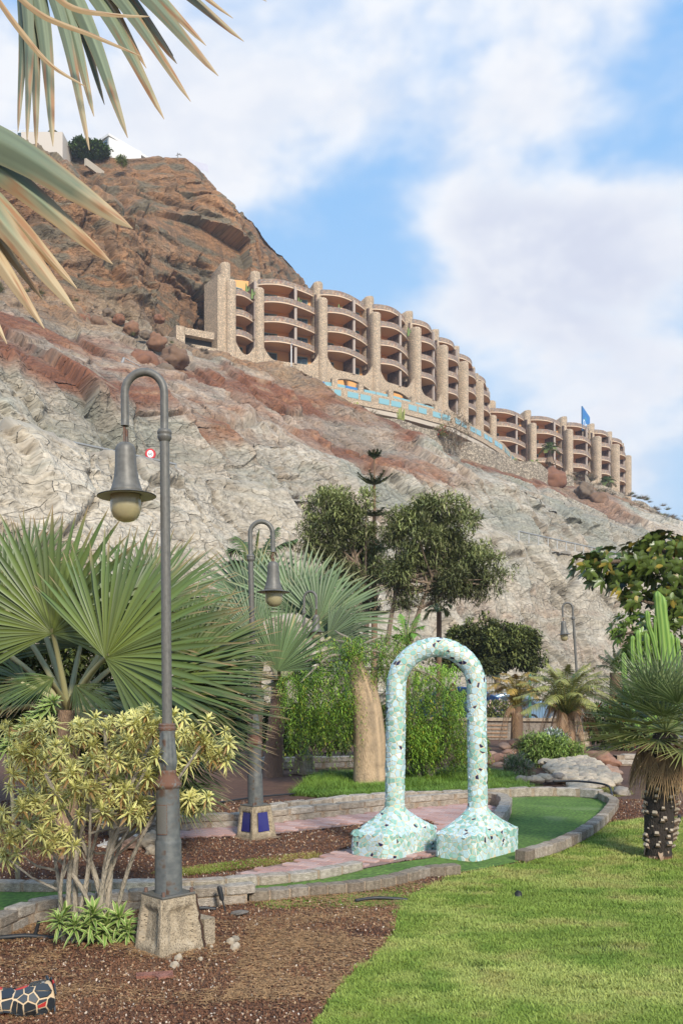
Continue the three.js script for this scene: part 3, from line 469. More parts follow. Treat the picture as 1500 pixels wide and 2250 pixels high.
// ---------------------------------------------------------------- ground: soil, beds, path, lawn, putting green
const G2 = (a) => a.map(([x, y]) => { const p = onGround(x, y); return [p.x, p.z]; });
function smoothLine(pts, n = 8) { const c = new THREE.CatmullRomCurve3(pts.map(([x, z]) => V(x, 0, z)), false, 'centripetal'); return c.getPoints((pts.length - 1) * n).map(p => [p.x, p.z]); }
function inPoly(x, z, P) { let r = false; for (let i = 0, j = P.length - 1; i < P.length; j = i++) { const a = P[i], b = P[j]; if ((a[1] > z) !== (b[1] > z) && x < (b[0] - a[0]) * (z - a[1]) / (b[1] - a[1]) + a[0]) r = !r; } return r; }
function polySheet(P, y) { const s = new THREE.Shape(P.map(([x, z]) => new THREE.Vector2(x, -z))), g = new THREE.ShapeGeometry(s); g.rotateX(-Math.PI / 2); g.translate(0, y, 0); return g; }
const lawnEdge = smoothLine(G2([[640, 2420], [690, 2250], [735, 2180], [765, 2145], [835, 2085], [866, 2045], [872, 2010], [890, 1975], [960, 1938], [1010, 1921], [1140, 1896], [1202, 1879], [1264, 1852], [1314, 1821], [1350, 1806], [1420, 1798], [1500, 1796], [1700, 1790]]));
const lawnPoly = [...lawnEdge, [9, -8.5], [9, -2], [-.25, -2]];
const greenPoly = [...smoothLine(G2([[-160, 2140], [-60, 2085], [0, 2048], [150, 2005], [420, 1988], [600, 1972], [790, 1955], [930, 1925], [1005, 1918], [1140, 1893], [1200, 1876], [1260, 1850], [1310, 1818], [1340, 1785], [1342, 1768], [1320, 1757], [1200, 1749], [1113, 1753]])), ...smoothLine(G2([[1114, 1780], [1097, 1815], [1060, 1850], [1000, 1868], [950, 1885], [880, 1895], [790, 1912], [700, 1930], [620, 1940], [430, 1955], [0, 1958], [-160, 1955]]))];
const pathPoly = [...smoothLine(G2([[250, 1838], [400, 1824], [540, 1813], [700, 1797], [860, 1780], [950, 1772], [1040, 1766], [1092, 1772], [1098, 1792], [1070, 1838], [1000, 1866], [950, 1883], [880, 1893], [790, 1910], [700, 1928], [600, 1941], [500, 1948]])), ...smoothLine(G2([[520, 1918], [640, 1893], [760, 1866], [860, 1846], [925, 1826], [950, 1806], [900, 1800], [800, 1811], [700, 1822], [600, 1833], [400, 1843], [250, 1856]]))];
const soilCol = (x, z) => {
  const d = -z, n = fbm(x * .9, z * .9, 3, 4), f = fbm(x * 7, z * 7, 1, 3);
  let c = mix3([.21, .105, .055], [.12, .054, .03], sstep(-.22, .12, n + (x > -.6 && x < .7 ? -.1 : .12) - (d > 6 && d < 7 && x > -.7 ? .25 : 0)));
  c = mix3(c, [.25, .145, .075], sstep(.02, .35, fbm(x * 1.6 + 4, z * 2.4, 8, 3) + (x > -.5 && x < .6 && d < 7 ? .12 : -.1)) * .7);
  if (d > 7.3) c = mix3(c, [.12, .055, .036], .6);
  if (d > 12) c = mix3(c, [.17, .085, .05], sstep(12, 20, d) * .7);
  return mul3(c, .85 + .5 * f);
};
{
  const xs = [], zs = []; for (let i = -150; i <= 150; i++) { const t = i / 150; xs.push(t * 5.2 + Math.sign(t) * Math.pow(Math.abs(t), 7) * 1400); }
  let z = 3; while (z > -2400) { zs.push(z); z -= z > -13 ? .045 : .045 * Math.pow(-z / 13, 1.9) + .01; }
  const mb = new MB();
  mb.grid(zs.length, xs.length, (r, c) => {
    const x = xs[c], zz = zs[r], near = -zz < 14 && Math.abs(x) < 6;
    let y = -.006, col;
    if (near) {
      const h = .012 * fbm(x * 5, zz * 5, 2, 3) + .02 * fbm(x * 1.2, zz * 1.2, 5, 2);
      const flat = inPoly(x, zz, lawnPoly) || inPoly(x, zz, greenPoly) || inPoly(x, zz, pathPoly);
      y = flat ? -.06 : h - .004;
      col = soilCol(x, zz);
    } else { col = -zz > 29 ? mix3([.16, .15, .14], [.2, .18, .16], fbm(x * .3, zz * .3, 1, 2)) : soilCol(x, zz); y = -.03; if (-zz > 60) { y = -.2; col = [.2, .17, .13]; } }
    return [x, y, zz, col, x, zz];
  }, true);
  M.soil = std({ vertexColors: true, map: grainTex, roughness: 1, side: THREE.FrontSide }); M.soil.map.repeat.set(1.6, 1.6);
  const g = mb.geo(); const nrm = g.attributes.normal; if (nrm.getY(5000) < 0) { const ix = g.index.array; for (let i = 0; i < ix.length; i += 3) { const t = ix[i]; ix[i] = ix[i + 1]; ix[i + 1] = t; } g.computeVertexNormals(); }
  struct('ground', g, M.soil);
}
// lawn sheet and its grass
const lawnTone = (x, z) => { const n = fbm(x * .8, z * 1.1, 12, 3), f = fbm(x * 3, z * 4, 2, 3); let c = mix3([.235, .325, .045], [.41, .455, .11], sstep(-.2, .3, n + f * .5)); c = mix3(c, [.38, .34, .10], sstep(.1, .42, f * 1.2 + n * .3 + (-z > 7 ? .12 : -.06)) * .6); return mix3(c, [.115, .215, .02], sstep(.05, .4, -f) * .55); };
const lawnY = (x, z) => .012 + .03 * fbm(x * .7, z * .7, 4, 2);
{
  const sheet = polySheet(lawnPoly, -.012); struct('lawn', sheet, std({ color: new THREE.Color(.10, .13, .025), roughness: 1 }));
  const tuft = new MB(), w3 = [1, 1, 1]; const r0 = rnd; rnd = mulberry(5);
  for (let i = 0; i < 9; i++) { const a = rr(0, 6.28), l = rr(.018, .042), lean = rr(.2, 1.1), o = V(rr(-.018, .018), -.006, rr(-.018, .018)), d = V(Math.cos(a) * lean, 1, Math.sin(a) * lean); blade(tuft, o, d, V(-Math.sin(a), 0, Math.cos(a)).cross(d), l, .0045, { seg: 2, droop: .3, fold: .1, prof: t => 1 - t * .85, col: (t) => mul3(w3, .65 + .45 * t) }); }
  const places = []; rnd = mulberry(6); let tries = 0;
  while (places.length < 128000 && tries++ < 900000) { const d = 3.6 + Math.pow(rnd(), 1.35) * 8.6, x = rr(-.45, .68) * d, z = -d; if (!inPoly(x + .05 * noise(x * 7, z * 7, 1) + .06 * noise(x * 25, z * 25, 1), z + .05 * noise(x * 9, z * 9, 7) + .06 * noise(x * 25, z * 25, 7), lawnPoly) || rnd() < .75 * sstep(.18, .45, fbm(x * 2.2, z * 2.6, 33, 3))) continue; places.push([x, z, d]); }
  const im = new THREE.InstancedMesh(tuft.geo(), std({ vertexColors: true, roughness: .75 }), places.length), o = new THREE.Object3D(), cc = new THREE.Color();
  places.forEach(([x, z, d], i) => { o.position.set(x, -.002, z); o.rotation.set(0, rr(0, 6.28), 0); const s = rr(.6, 1.3) * (1 + (d - 4) * .045) * (1 + .45 * noise(x * 2.5, z * 2.5, 14)); o.scale.set(s, s * rr(.6, .95), s); o.updateMatrix(); im.setMatrixAt(i, o.matrix); const c = mul3(lawnTone(x, z), rr(.8, 1.25)); im.setColorAt(i, cc.setRGB(...c)); });
  im.name = 'grass'; im.userData.kind = 'stuff'; tag(im, 'short mown green lawn grass in the right foreground', 'grass'); im.castShadow = im.receiveShadow = true; scene.add(im); rnd = r0;
}
// artificial turf of the mini golf lane
{
  const g = polySheet(greenPoly, .004); const p = g.attributes.position, c = []; for (let i = 0; i < p.count; i++) c.push(1, 1, 1); g.setAttribute('color', new THREE.BufferAttribute(new Float32Array(c), 3));
  const t1 = texture(300, 300, tiledRGBc((u, v) => { const n = fbm(u * 6, v * 6, 1, 4), f = fbm(u * 60, v * 60, 4, 2), k = clamp(.5 + n * 1.3); const c = mix3([.28, .40, .13], [.38, .49, .20], k); return mix3(mul3(c, 1 + f * .55), [.47, .52, .40], sstep(.18, .42, fbm(u * 3 + 5, v * 3, 9, 4)) * .45); }), { rep: 2.2 });
  struct('putting_green', g, std({ map: t1, roughness: .95, bumpMap: bumpFine, bumpScale: .004 }));
}
function tiledRGBc(f) { return (u, v) => { const a = f(u, v), b = f(u - 1, v), c = f(u, v - 1), d = f(u - 1, v - 1), x = sstep(.6, 1, u), y = sstep(.6, 1, v); return mix3(mix3(a, b, x), mix3(c, d, x), y); }; }
// brick path: pink pavers laid in rows, each its own piece near the camera
{
  const path = struct('brick_path', polySheet(pathPoly, .002), std({ color: new THREE.Color(.26, .17, .14), roughness: 1 }));
  const bricks = []; const r0 = rnd; rnd = mulberry(11); const bl = .2, bw = .1, ang = .5, ca = Math.cos(ang), sa = Math.sin(ang);
  for (let j = -60; j < 60; j++) for (let i = -40; i < 40; i++) { const u = (i + (j & 1) * .5) * bl, v = j * bw, x = u * ca - v * sa, z = u * sa + v * ca - 10.2; if (inPoly(x, z, pathPoly) && inPoly(x + bl * .5 * ca, z + bl * .5 * sa, pathPoly) && inPoly(x - bl * .5 * ca, z - bl * .5 * sa, pathPoly)) bricks.push([x, z]); }
  bricks.sort((a, b) => b[1] - a[1]);
  const mats = [[.56, .35, .30], [.50, .30, .255], [.60, .41, .36], [.53, .36, .32]].map(c => std({ color: new THREE.Color(...c), map: grainTex, roughness: .95 }));
  const bg = new RoundedBoxGeometry(bl - .012, .03, bw - .012, 1, .006);
  const near = bricks.slice(0, 290), far = bricks.slice(290);
  for (const [x, z] of near) { const m = part('brick', bg, mats[Math.floor(rnd() * 4)], path, V(x, .004 + rr(-.002, .002), z)); m.rotation.y = -ang; }
  const im = new THREE.InstancedMesh(bg, std({ color: 0xffffff, map: grainTex, roughness: .95 }), far.length), o = new THREE.Object3D(), cc = new THREE.Color(); far.forEach(([x, z], i) => { o.position.set(x, .004 + rr(-.002, .002), z); o.rotation.y = -ang; o.updateMatrix(); im.setMatrixAt(i, o.matrix); im.setColorAt(i, cc.copy(mats[Math.floor(rnd() * 4)].color)); }); im.name = 'far_bricks'; im.userData.kind = 'stuff'; path.add(im); rnd = r0;
}
// kerbs of concrete blocks
const blockVariants = [0, 1, 2, 3].map(k => {
  const g = new RoundedBoxGeometry(1, 1, 1, 3, .16), p = g.attributes.position, q = V(); const c = [];
  for (let i = 0; i < p.count; i++) { q.fromBufferAttribute(p, i); const n = fbm(q.x * 2.2 + k * 9, q.y * 2.2, q.z * 2.2 + k * 5, 3); p.setXYZ(i, q.x, q.y + (q.y > 0 ? n * .16 : 0), q.z + n * .10); const w = 1; c.push(w, w, w); }
  g.setAttribute('color', new THREE.BufferAttribute(new Float32Array(c), 3)); const uv = g.attributes.uv; for (let i = 0; i < uv.count; i++) uv.setXY(i, uv.getX(i) * .35 + k * .17, uv.getY(i) * .2); g.computeVertexNormals(); return g;
});
const blockMats = [[.43, .375, .31], [.50, .45, .39], [.36, .31, .255], [.46, .40, .335], [.56, .52, .46], [.27, .22, .17], [.31, .26, .20]].map(c => std({ color: new THREE.Color(...c), map: concreteTex, bumpMap: bumpFine, bumpScale: .01, roughness: .95 }));
const mortar = std({ color: new THREE.Color(.37, .29, .215), map: concreteTex, roughness: 1 });
function kerb(label, px, { h = .13, w = .13, len = .3, courses = 1, tones = [0, 1, 2, 3], off = 0, y0 = 0 } = {}) {
  const line = smoothLine(G2(px), 12), cv = new THREE.CatmullRomCurve3(line.map(([x, z]) => V(x, 0, z))), L = cv.getLength(), n = Math.max(2, Math.round(L / len)), root = thing('kerb', label, 'kerb');
  const mb = new MB(), hh = h / courses;
  for (let k = 0; k < courses; k++) for (let i = 0; i < n; i++) {
    const f = (i + .5 + (k ? .3 : 0)) / n; if (f > 1) continue; const p = cv.getPointAt(f), t = cv.getTangentAt(f), a = Math.atan2(-t.z, t.x), l = L / n * rr(.93, .99), top = k === courses - 1;
    const m = part('block', blockVariants[Math.floor(rnd() * 4)], blockMats[tones[Math.floor(rnd() * tones.length)]], root); m.scale.set(l, hh * rr(.94, 1.05), w * (top ? 1 : .9)); m.position.set(p.x - Math.sin(a) * off, y0 + hh * (k + .5) - .004, p.z - Math.cos(a) * off); m.rotation.set(rr(-.03, .03), a + rr(-.02, .02), rr(-.025, .025));
  }
  const N = 40; mb.grid(4, N + 1, (r, c) => { const f = c / N, p = cv.getPointAt(f), t = cv.getTangentAt(f), s = V(-t.z, 0, t.x), o = [-.4, -.4, .4, .4][r] * w; return [p.x + s.x * o, y0 + [-.02, h * .88, h * .88, -.02][r], p.z + s.z * o, null, f * L, r * w]; }, true);
  part('mortar', mb.geo(false), mortar, root); return root;
}
kerb('near row of rough concrete kerb blocks bordering the green lane in front of the lamp posts', [[-170, 2150], [-60, 2092], [0, 2058], [70, 2026], [150, 2012], [300, 1998], [420, 1992], [540, 1983]], { h: .15, w: .12, len: .235, courses: 2 });
kerb('worn dark scalloped kerb blocks between the lawn and the turf lane left of the arch', [[545, 1980], [620, 1974], [700, 1966], [790, 1957], [860, 1945], [930, 1927], [1005, 1919]], { h: .09, w: .12, len: .15, tones: [2, 5, 6, 2] });
kerb('light concrete kerb behind the turf lane, ending at the left foot of the arch', [[-160, 1955], [0, 1957], [200, 1957], [430, 1953], [520, 1947], [620, 1939], [700, 1929], [788, 1911]], { h: .085, w: .12, len: .26, tones: [0, 1, 1, 4, 3] });
kerb('curved brown kerb around the near right side of the putting green', [[1142, 1893], [1202, 1876], [1260, 1851], [1310, 1819], [1340, 1787], [1346, 1770], [1322, 1757]], { h: .11, w: .13, len: .17, tones: [2, 5, 6, 3] });
kerb('straight pale kerb along the back of the putting green and grass bed', [[1320, 1756], [1270, 1751], [1200, 1749], [1100, 1752], [1000, 1757], [900, 1760], [800, 1766], [700, 1777], [600, 1788], [530, 1797]], { h: .14, w: .16, len: .36, tones: [0, 1, 3, 1] });
kerb('two-course kerb between the pink brick path and the strip of turf, ending in a bend', [[1066, 1842], [1090, 1822], [1106, 1798], [1109, 1778], [1088, 1768], [1040, 1766], [950, 1772], [860, 1780], [780, 1789], [700, 1797], [600, 1808], [545, 1814], [400, 1824], [240, 1838]], { h: .17, w: .15, len: .38, courses: 2, tones: [0, 1, 3, 0] });
kerb('far two-course kerb behind the bottle tree at the foot of the drooping branches', [[560, 1686], [640, 1687], [700, 1686], [790, 1684], [850, 1682]], { h: .22, w: .2, len: .45, courses: 2, tones: [0, 1, 3] });
kerb('far kerb right of the cobbled slope behind the small fan palm', [[1350, 1680], [1400, 1679], [1480, 1678], [1560, 1678]], { h: .22, w: .22, len: .5, courses: 2, tones: [0, 1, 3] });
// loose matter on the beds
{
  const r0 = rnd; rnd = mulberry(31);
  const chip = new THREE.IcosahedronGeometry(1, 0); const p = chip.attributes.position; for (let i = 0; i < p.count; i++) p.setXYZ(i, p.getX(i) * 1.2, p.getY(i) * .5, p.getZ(i) * .8);
  const bed = (x, z) => !(inPoly(x, z, lawnPoly) || inPoly(x, z, greenPoly) || inPoly(x, z, pathPoly));
  const spots = []; while (spots.length < 62000) { const d = 3.9 + Math.pow(rnd(), 1.6) * 9, x = rr(-.40, .40) * d, z = -d; if (bed(x, z)) spots.push([x, z]); }
  const im = new THREE.InstancedMesh(chip, std({ color: 0xffffff, roughness: .95, flatShading: true }), spots.length), o = new THREE.Object3D(), cc = new THREE.Color();
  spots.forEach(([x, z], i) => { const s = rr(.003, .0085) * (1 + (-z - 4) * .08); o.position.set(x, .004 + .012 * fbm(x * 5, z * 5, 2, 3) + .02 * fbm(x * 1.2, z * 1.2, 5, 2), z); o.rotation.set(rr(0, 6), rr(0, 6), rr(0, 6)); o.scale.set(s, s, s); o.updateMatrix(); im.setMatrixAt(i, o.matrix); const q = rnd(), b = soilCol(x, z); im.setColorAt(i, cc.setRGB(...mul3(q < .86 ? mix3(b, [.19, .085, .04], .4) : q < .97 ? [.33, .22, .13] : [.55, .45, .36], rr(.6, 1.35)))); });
  im.name = 'bark_mulch'; tag(im, 'dark reddish bark mulch covering the planting beds', 'mulch'); im.userData.kind = 'stuff'; scene.add(im);
  const st = new MB(); for (let i = 0; i < 3; i++) { const a = rr(0, 3.1); blade(st, V(rr(-.02, .02), 0, rr(-.02, .02)), V(Math.cos(a), rr(-.02, .12), Math.sin(a)), V(0, 1, 0), rr(.03, .065), .0035, { seg: 2, droop: .08, fold: .3, prof: () => 1, col: () => [1, 1, 1] }); }
  const ss = []; while (ss.length < 15000) { const d = 3.9 + Math.pow(rnd(), 1.3) * 3.6, x = rr(-.4, .12) * d, z = -d, dens = fbm(x * 1.6 + 4, z * 2.4, 8, 3) + (x > -.6 && x < .6 && d > 4.6 ? .32 : .05) + (d > 5.4 && d < 6.2 && x < -.5 ? .2 : 0); if (bed(x, z) && rnd() < dens * 1.0 + .02) ss.push([x, z]); }
  const is = new THREE.InstancedMesh(st.geo(), std({ vertexColors: true, roughness: .8 }), ss.length);
  ss.forEach(([x, z], i) => { o.position.set(x, .014 + .012 * fbm(x * 5, z * 5, 2, 3) + .02 * fbm(x * 1.2, z * 1.2, 5, 2), z); o.rotation.set(rr(-.1, .1), rr(0, 6), rr(-.1, .1)); o.scale.setScalar(rr(.3, .8)); o.updateMatrix(); is.setMatrixAt(i, o.matrix); is.setColorAt(i, cc.setRGB(...mul3([.47, .275, .125], rr(.4, 1.35)))); });
  is.name = 'dry_grass_litter'; tag(is, 'pale dry grass clippings scattered over the brown soil', 'straw'); is.userData.kind = 'stuff'; scene.add(is); rnd = r0;
}
// ---------------------------------------------------------------- lamp posts
const metalTex = texture(256, 256, tiledRGBc((u, v) => { const n = fbm(u * 5, v * 5, 3, 5), f = fbm(u * 22, v * 30, 6, 4), r = sstep(.02, .30, n * .9 + f * .45 - .04); return mix3(mix3([.33, .345, .345], [.45, .455, .44], clamp(.5 + f * 1.2)), [.30, .20, .14], r * .9); }), { rep: 1.1 });
const poleTex = texture(256, 256, tiledRGBc((u, v) => { const f = fbm(u * 14, v * 18, 6, 4), s = fbm(u * 30, v * 4, 2, 3); return mul3([.43, .42, .395], .94 + .22 * f + .10 * s); }), { rep: .6 });
M.metal = std({ map: metalTex, roughness: .6, metalness: .1, bumpMap: metalTex, bumpScale: .0015 });
M.pole = std({ map: poleTex, roughness: .5, metalness: .1 });
M.rust = std({ map: texture(200, 200, tiledRGBc((u, v) => { const n = fbm(u * 5, v * 5, 3, 4), f = fbm(u * 20, v * 22, 5, 3); return mix3([.42, .30, .24], [.44, .44, .43], sstep(-.05, .3, n + f * .5)); }), { rep: .4 }), roughness: .9 });
M.globe = new THREE.MeshPhysicalMaterial({ color: new THREE.Color(.60, .52, .30), roughness: .25, transmission: .45, thickness: 0, clearcoat: .5, side: THREE.DoubleSide });
M.blueTile = new THREE.MeshPhysicalMaterial({ color: new THREE.Color(.028, .026, .16), roughness: .25, clearcoat: .5 });
M.shadeIn = std({ color: new THREE.Color(.50, .48, .40) });
function lathe(pts, seg = 28) { return new THREE.LatheGeometry(pts.map(([r, y]) => new THREE.Vector2(r, y)), seg); }
function latheUV(g) { const p = g.attributes.position, uv = g.attributes.uv; for (let i = 0; i < p.count; i++) uv.setXY(i, uv.getX(i) * .5, p.getY(i)); return g; }
function lampPost(label, pos, { turn = 0, lean = 0, plinthTurn = .7, tiles = true, cracked = false, armTurn = 0, h = 3.47, door = false } = {}) {
  const L = thing('street_lamp', label, 'street lamp', pos, 'curved grey garden lamps with bell shades'); L.rotation.z = lean;
  const k = h / 3.47;
  // plinth: a tapered block with a recessed panel on each side
  const pl = new THREE.Group(); pl.name = 'plinth'; pl.rotation.y = plinthTurn; L.add(pl);
  const b = .158, t = .122, ph = .335;
  const mb = new MB(), face = (u, y, q, ins) => { const w = lerp(b, t, y / ph) - ins; const p = [u * w, y, w]; for (let i = 0; i < q; i++) { const x = p[0]; p[0] = p[2]; p[2] = -x; } return p; };
  for (let q = 0; q < 4; q++) {
    const n = 25; mb.grid(n, n, (r, c) => { const u = c / (n - 1) * 2 - 1, y = r / (n - 1) * ph, a = clamp((.66 - Math.abs(u)) * 30) * clamp((y - .05) * 90) * clamp((ph - .06 - y) * 60), ro = .006 * fbm(u * 5 + q * 3, y * 20, 3, 4) + (Math.abs(u) > .98 ? .008 : 0); const p = face(u, y, q, a * .026 + ro + (cracked && q === 3 && u > .45 && y < .24 ? 0 : 0)); const e = y < .06 ? .6 : 1; return [...p, mul3([.50, .415, .30], .86 + .3 * fbm(u * 3, y * 12, q * 5, 3) - (1 - e) * .2), u * .18 + q, y]; });
  }
  const tb = mb.n; for (const [x, z] of [[-t, -t], [t, -t], [t, t], [-t, t]]) mb.v(x, ph - .001, z, [.45, .38, .29], x, z); mb.quad(tb, tb + 3, tb + 2, tb + 1);
  part('plinth_block', mb.geo(), M.concrete, pl);
  // rubble footing
  { const f = new MB(); f.grid(6, 25, (r, c) => { const a = c / 24 * 6.2832, s = .235 - .045 * r, n = fbm(Math.cos(a) * 2 + (pos?.x ?? 0), Math.sin(a) * 2, r, 3); const q = Math.max(Math.abs(Math.cos(a)), Math.abs(Math.sin(a))); return [Math.cos(a) * (s + n * .06) / q * .86, r * .014 + n * .015 - .01, Math.sin(a) * (s + n * .06) / q * .86, mul3([.30, .22, .15], 1 + n), a, r * .1]; }, true); part('footing', f.geo(), M.concrete, pl); }
  if (tiles) for (let q = 0; q < 4; q++) { const g = new MB(), ps = [[-.52, .07], [.52, .07], [.52, ph - .065], [-.52, ph - .065]].map(([u, y]) => g.v(...face(u, y, q, .009))); g.quad(...ps); part('tile_panel', g.geo(false), M.blueTile, pl); }
  if (cracked) {
    M.crack = M.crack ?? std({ color: new THREE.Color(.055, .028, .018), roughness: 1 });
    for (const [u0, q, w, f0] of [[.93, 0, .007, 1], [.35, 1, .006, .95], [-.93, 1, .006, .9], [.8, 1, .005, .7]]) { const g = new MB(); let prev = null; for (let i = 0; i <= 14; i++) { const y = ph * f0 * (1 - i / 14) + .004, u = clamp(u0 + .14 * fbm(i * .45, u0 * 9, 2, 3) * 2, -.985, .985), wv = w * (1 + .9 * fbm(i * .9, 3, u0, 2)) / .17, a = g.v(...face(u - wv, y, q, -.0025)), c = g.v(...face(u + wv, y, q, -.0025)); if (prev) g.quad(prev[0], a, c, prev[1]); prev = [a, c]; } part('crack', g.geo(false), M.crack, pl); }
    const br = new MB(); br.box(.205, .085, .05, .085, .17, .15, .12, [.40, .33, .24]); part('broken_corner', br.geo(false), M.concrete, pl);
    for (let i = 0; i < 9; i++) { const g = new THREE.DodecahedronGeometry(rr(.012, .03), 0), m = part('rubble', g, M.rockTan ?? (M.rockTan = std({ color: new THREE.Color(.40, .33, .24), flatShading: true })), pl); m.position.set(rr(-.3, .38), .01, rr(.16, .36)); }
  }
  const bp = part('base_plate', new RoundedBoxGeometry(.235, .014, .235, 1, .004), M.pole, L, V(0, ph + .008, 0)); bp.rotation.y = plinthTurn;
  for (let q = 0; q < 4; q++) { const a = plinthTurn + Math.PI / 4 + q * Math.PI / 2, bo = part('bolt', new THREE.CylinderGeometry(.011, .012, .03, 6), M.rust, bp); bo.position.set(Math.cos(q * 1.5708 + .785) * .14, .018, Math.sin(q * 1.5708 + .785) * .14); }
  part('lower_post', latheUV(lathe([[.084, .345], [.083, .36], [.080, .64], [.0795, .665], [.073, .675], [.0715, .96], [.070, .985]])), M.metal, L);
  part('flange', latheUV(lathe([[.068, .98], [.083, .995], [.085, 1.01], [.070, 1.035], [.054, 1.06], [.051, 1.075], [.056, 1.085], [.05, 1.095]])), M.rust, L);
  // fluted vase
  { const g = latheUV(lathe([[.047, 1.09], [.056, 1.11], [.058, 1.15], [.052, 1.22], [.047, 1.30], [.048, 1.335]], 48)), p = g.attributes.position; for (let i = 0; i < p.count; i++) { const a = Math.atan2(p.getZ(i), p.getX(i)), f = 1 + .07 * Math.sin(a * 8) * sstep(1.09, 1.13, p.getY(i)) * (1 - sstep(1.29, 1.33, p.getY(i))); p.setXYZ(i, p.getX(i) * f, p.getY(i), p.getZ(i) * f); } g.computeVertexNormals(); part('vase', g, M.metal, L); }
  part('collar', lathe([[.044, 1.33], [.053, 1.342], [.0535, 1.357], [.046, 1.362], [.053, 1.37], [.051, 1.378], [.03, 1.38]]), M.rust, L);
  if (door) { const g = new THREE.CylinderGeometry(.0795, .0805, .17, 8, 1, true, -.42, .86); part('hatch', g, M.pole, L, V(0, .80, 0)).rotation.y = door; const dk = new THREE.CylinderGeometry(.0775, .0785, .182, 8, 1, true, -.46, .94); part('hatch_gap', dk, M.rust, L, V(0, .80, 0)).rotation.y = door; }
  const top = h - .155, R0 = .118;                             // arc centre height
  part('pole', latheUV(lathe([[.031, 1.375], [.029, top - .26]], 20)), M.pole, L);
  part('pole_ring', lathe([[.029, top - .30], [.036, top - .29], [.043, top - .275], [.043, top - .262], [.037, top - .258], [.044, top - .25], [.044, top - .238], [.036, top - .225], [.027, top - .222]]), M.pole, L);
  const arm = new THREE.Group(); arm.rotation.y = armTurn; arm.name = 'arm'; L.add(arm);
  const pts = [V(0, top - .24, 0), V(0, top - .1, 0)]; for (let i = 0; i <= 16; i++) { const a = Math.PI * i / 16; pts.push(V(R0 * (1 - Math.cos(a)) * 1.02, top + Math.sin(a) * .128, 0)); } pts.push(V(R0 * 2.04, top - .1, 0), V(R0 * 2.04, top - .20, 0));
  { const g = new MB(); g.tube(new THREE.CatmullRomCurve3(pts).getPoints(44), .0245, 14); part('arm_tube', g.geo(), M.pole, arm); }
  const bx = R0 * 2.04, by = top - .20;
  { const g = new MB(); g.box(bx + .004, by - .055, 0, .012, .12, .02); g.box(bx - .012, by - .065, 0, .010, .08, .034); part('hanger', g.geo(false), M.rust, arm); }
  const y0 = by - .105;
  const bell = part('lamp_shade', latheUV(lathe([[.0, 0], [.034, 0], [.036, -.004], [.05, -.012], [.0585, -.03], [.062, -.055], [.0635, -.10], [.066, -.15], [.074, -.21], [.087, -.262], [.095, -.285], [.1, -.292], [.096, -.298], [.1, -.302], [.177, -.322], [.178, -.327], [.1, -.318], [.06, -.30]].map(([r, y]) => [r, y]), 36)), M.pole, arm, V(bx, y0, 0));
  part('brim_lining', lathe([[.176, -.3285], [.10, -.3195], [.09, -.315]], 36), M.shadeIn, bell);
  part('glass_globe', lathe([[.089, -.318], [.0925, -.34], [.0925, -.39], [.088, -.42], [.074, -.452], [.05, -.473], [.025, -.481], [.0005, -.483]], 32), M.globe, arm, V(bx, y0, 0));
  const bulb = part('bulb', lathe([[.0005, -.43], [.02, -.425], [.034, -.40], [.036, -.385], [.02, -.345], [.018, -.31]], 16), std({ color: new THREE.Color(.62, .6, .52), roughness: .4 }), arm, V(bx, y0, 0));
  bell.rotation.z = -.02; L.scale.setScalar(1); return L;
}
lampPost('nearest grey lamp post on a cracked concrete plinth in the brown bed', onGround(372, 2085), { lean: .009, plinthTurn: .76, tiles: false, cracked: true, armTurn: Math.PI, door: -.35, h: 3.555 });
lampPost('second grey lamp post on a plinth with dark blue tile panels beside the brick path', onGround(563, 1838), { lean: .02, plinthTurn: .74, armTurn: 0, h: 3.40 });
lampPost('lamp post half hidden among the blue green fan palm leaves', V(at(668, 1500, 17).x, 0, -17), { lean: 0, armTurn: -.3, h: 3.41, tiles: false });
lampPost('distant lamp post on the right in front of the cliff, above the feather palm', V(at(1276, 1500, 22).x, .18, -22), { lean: .062, armTurn: Math.PI - .15, tiles: false, h: 3.50 });

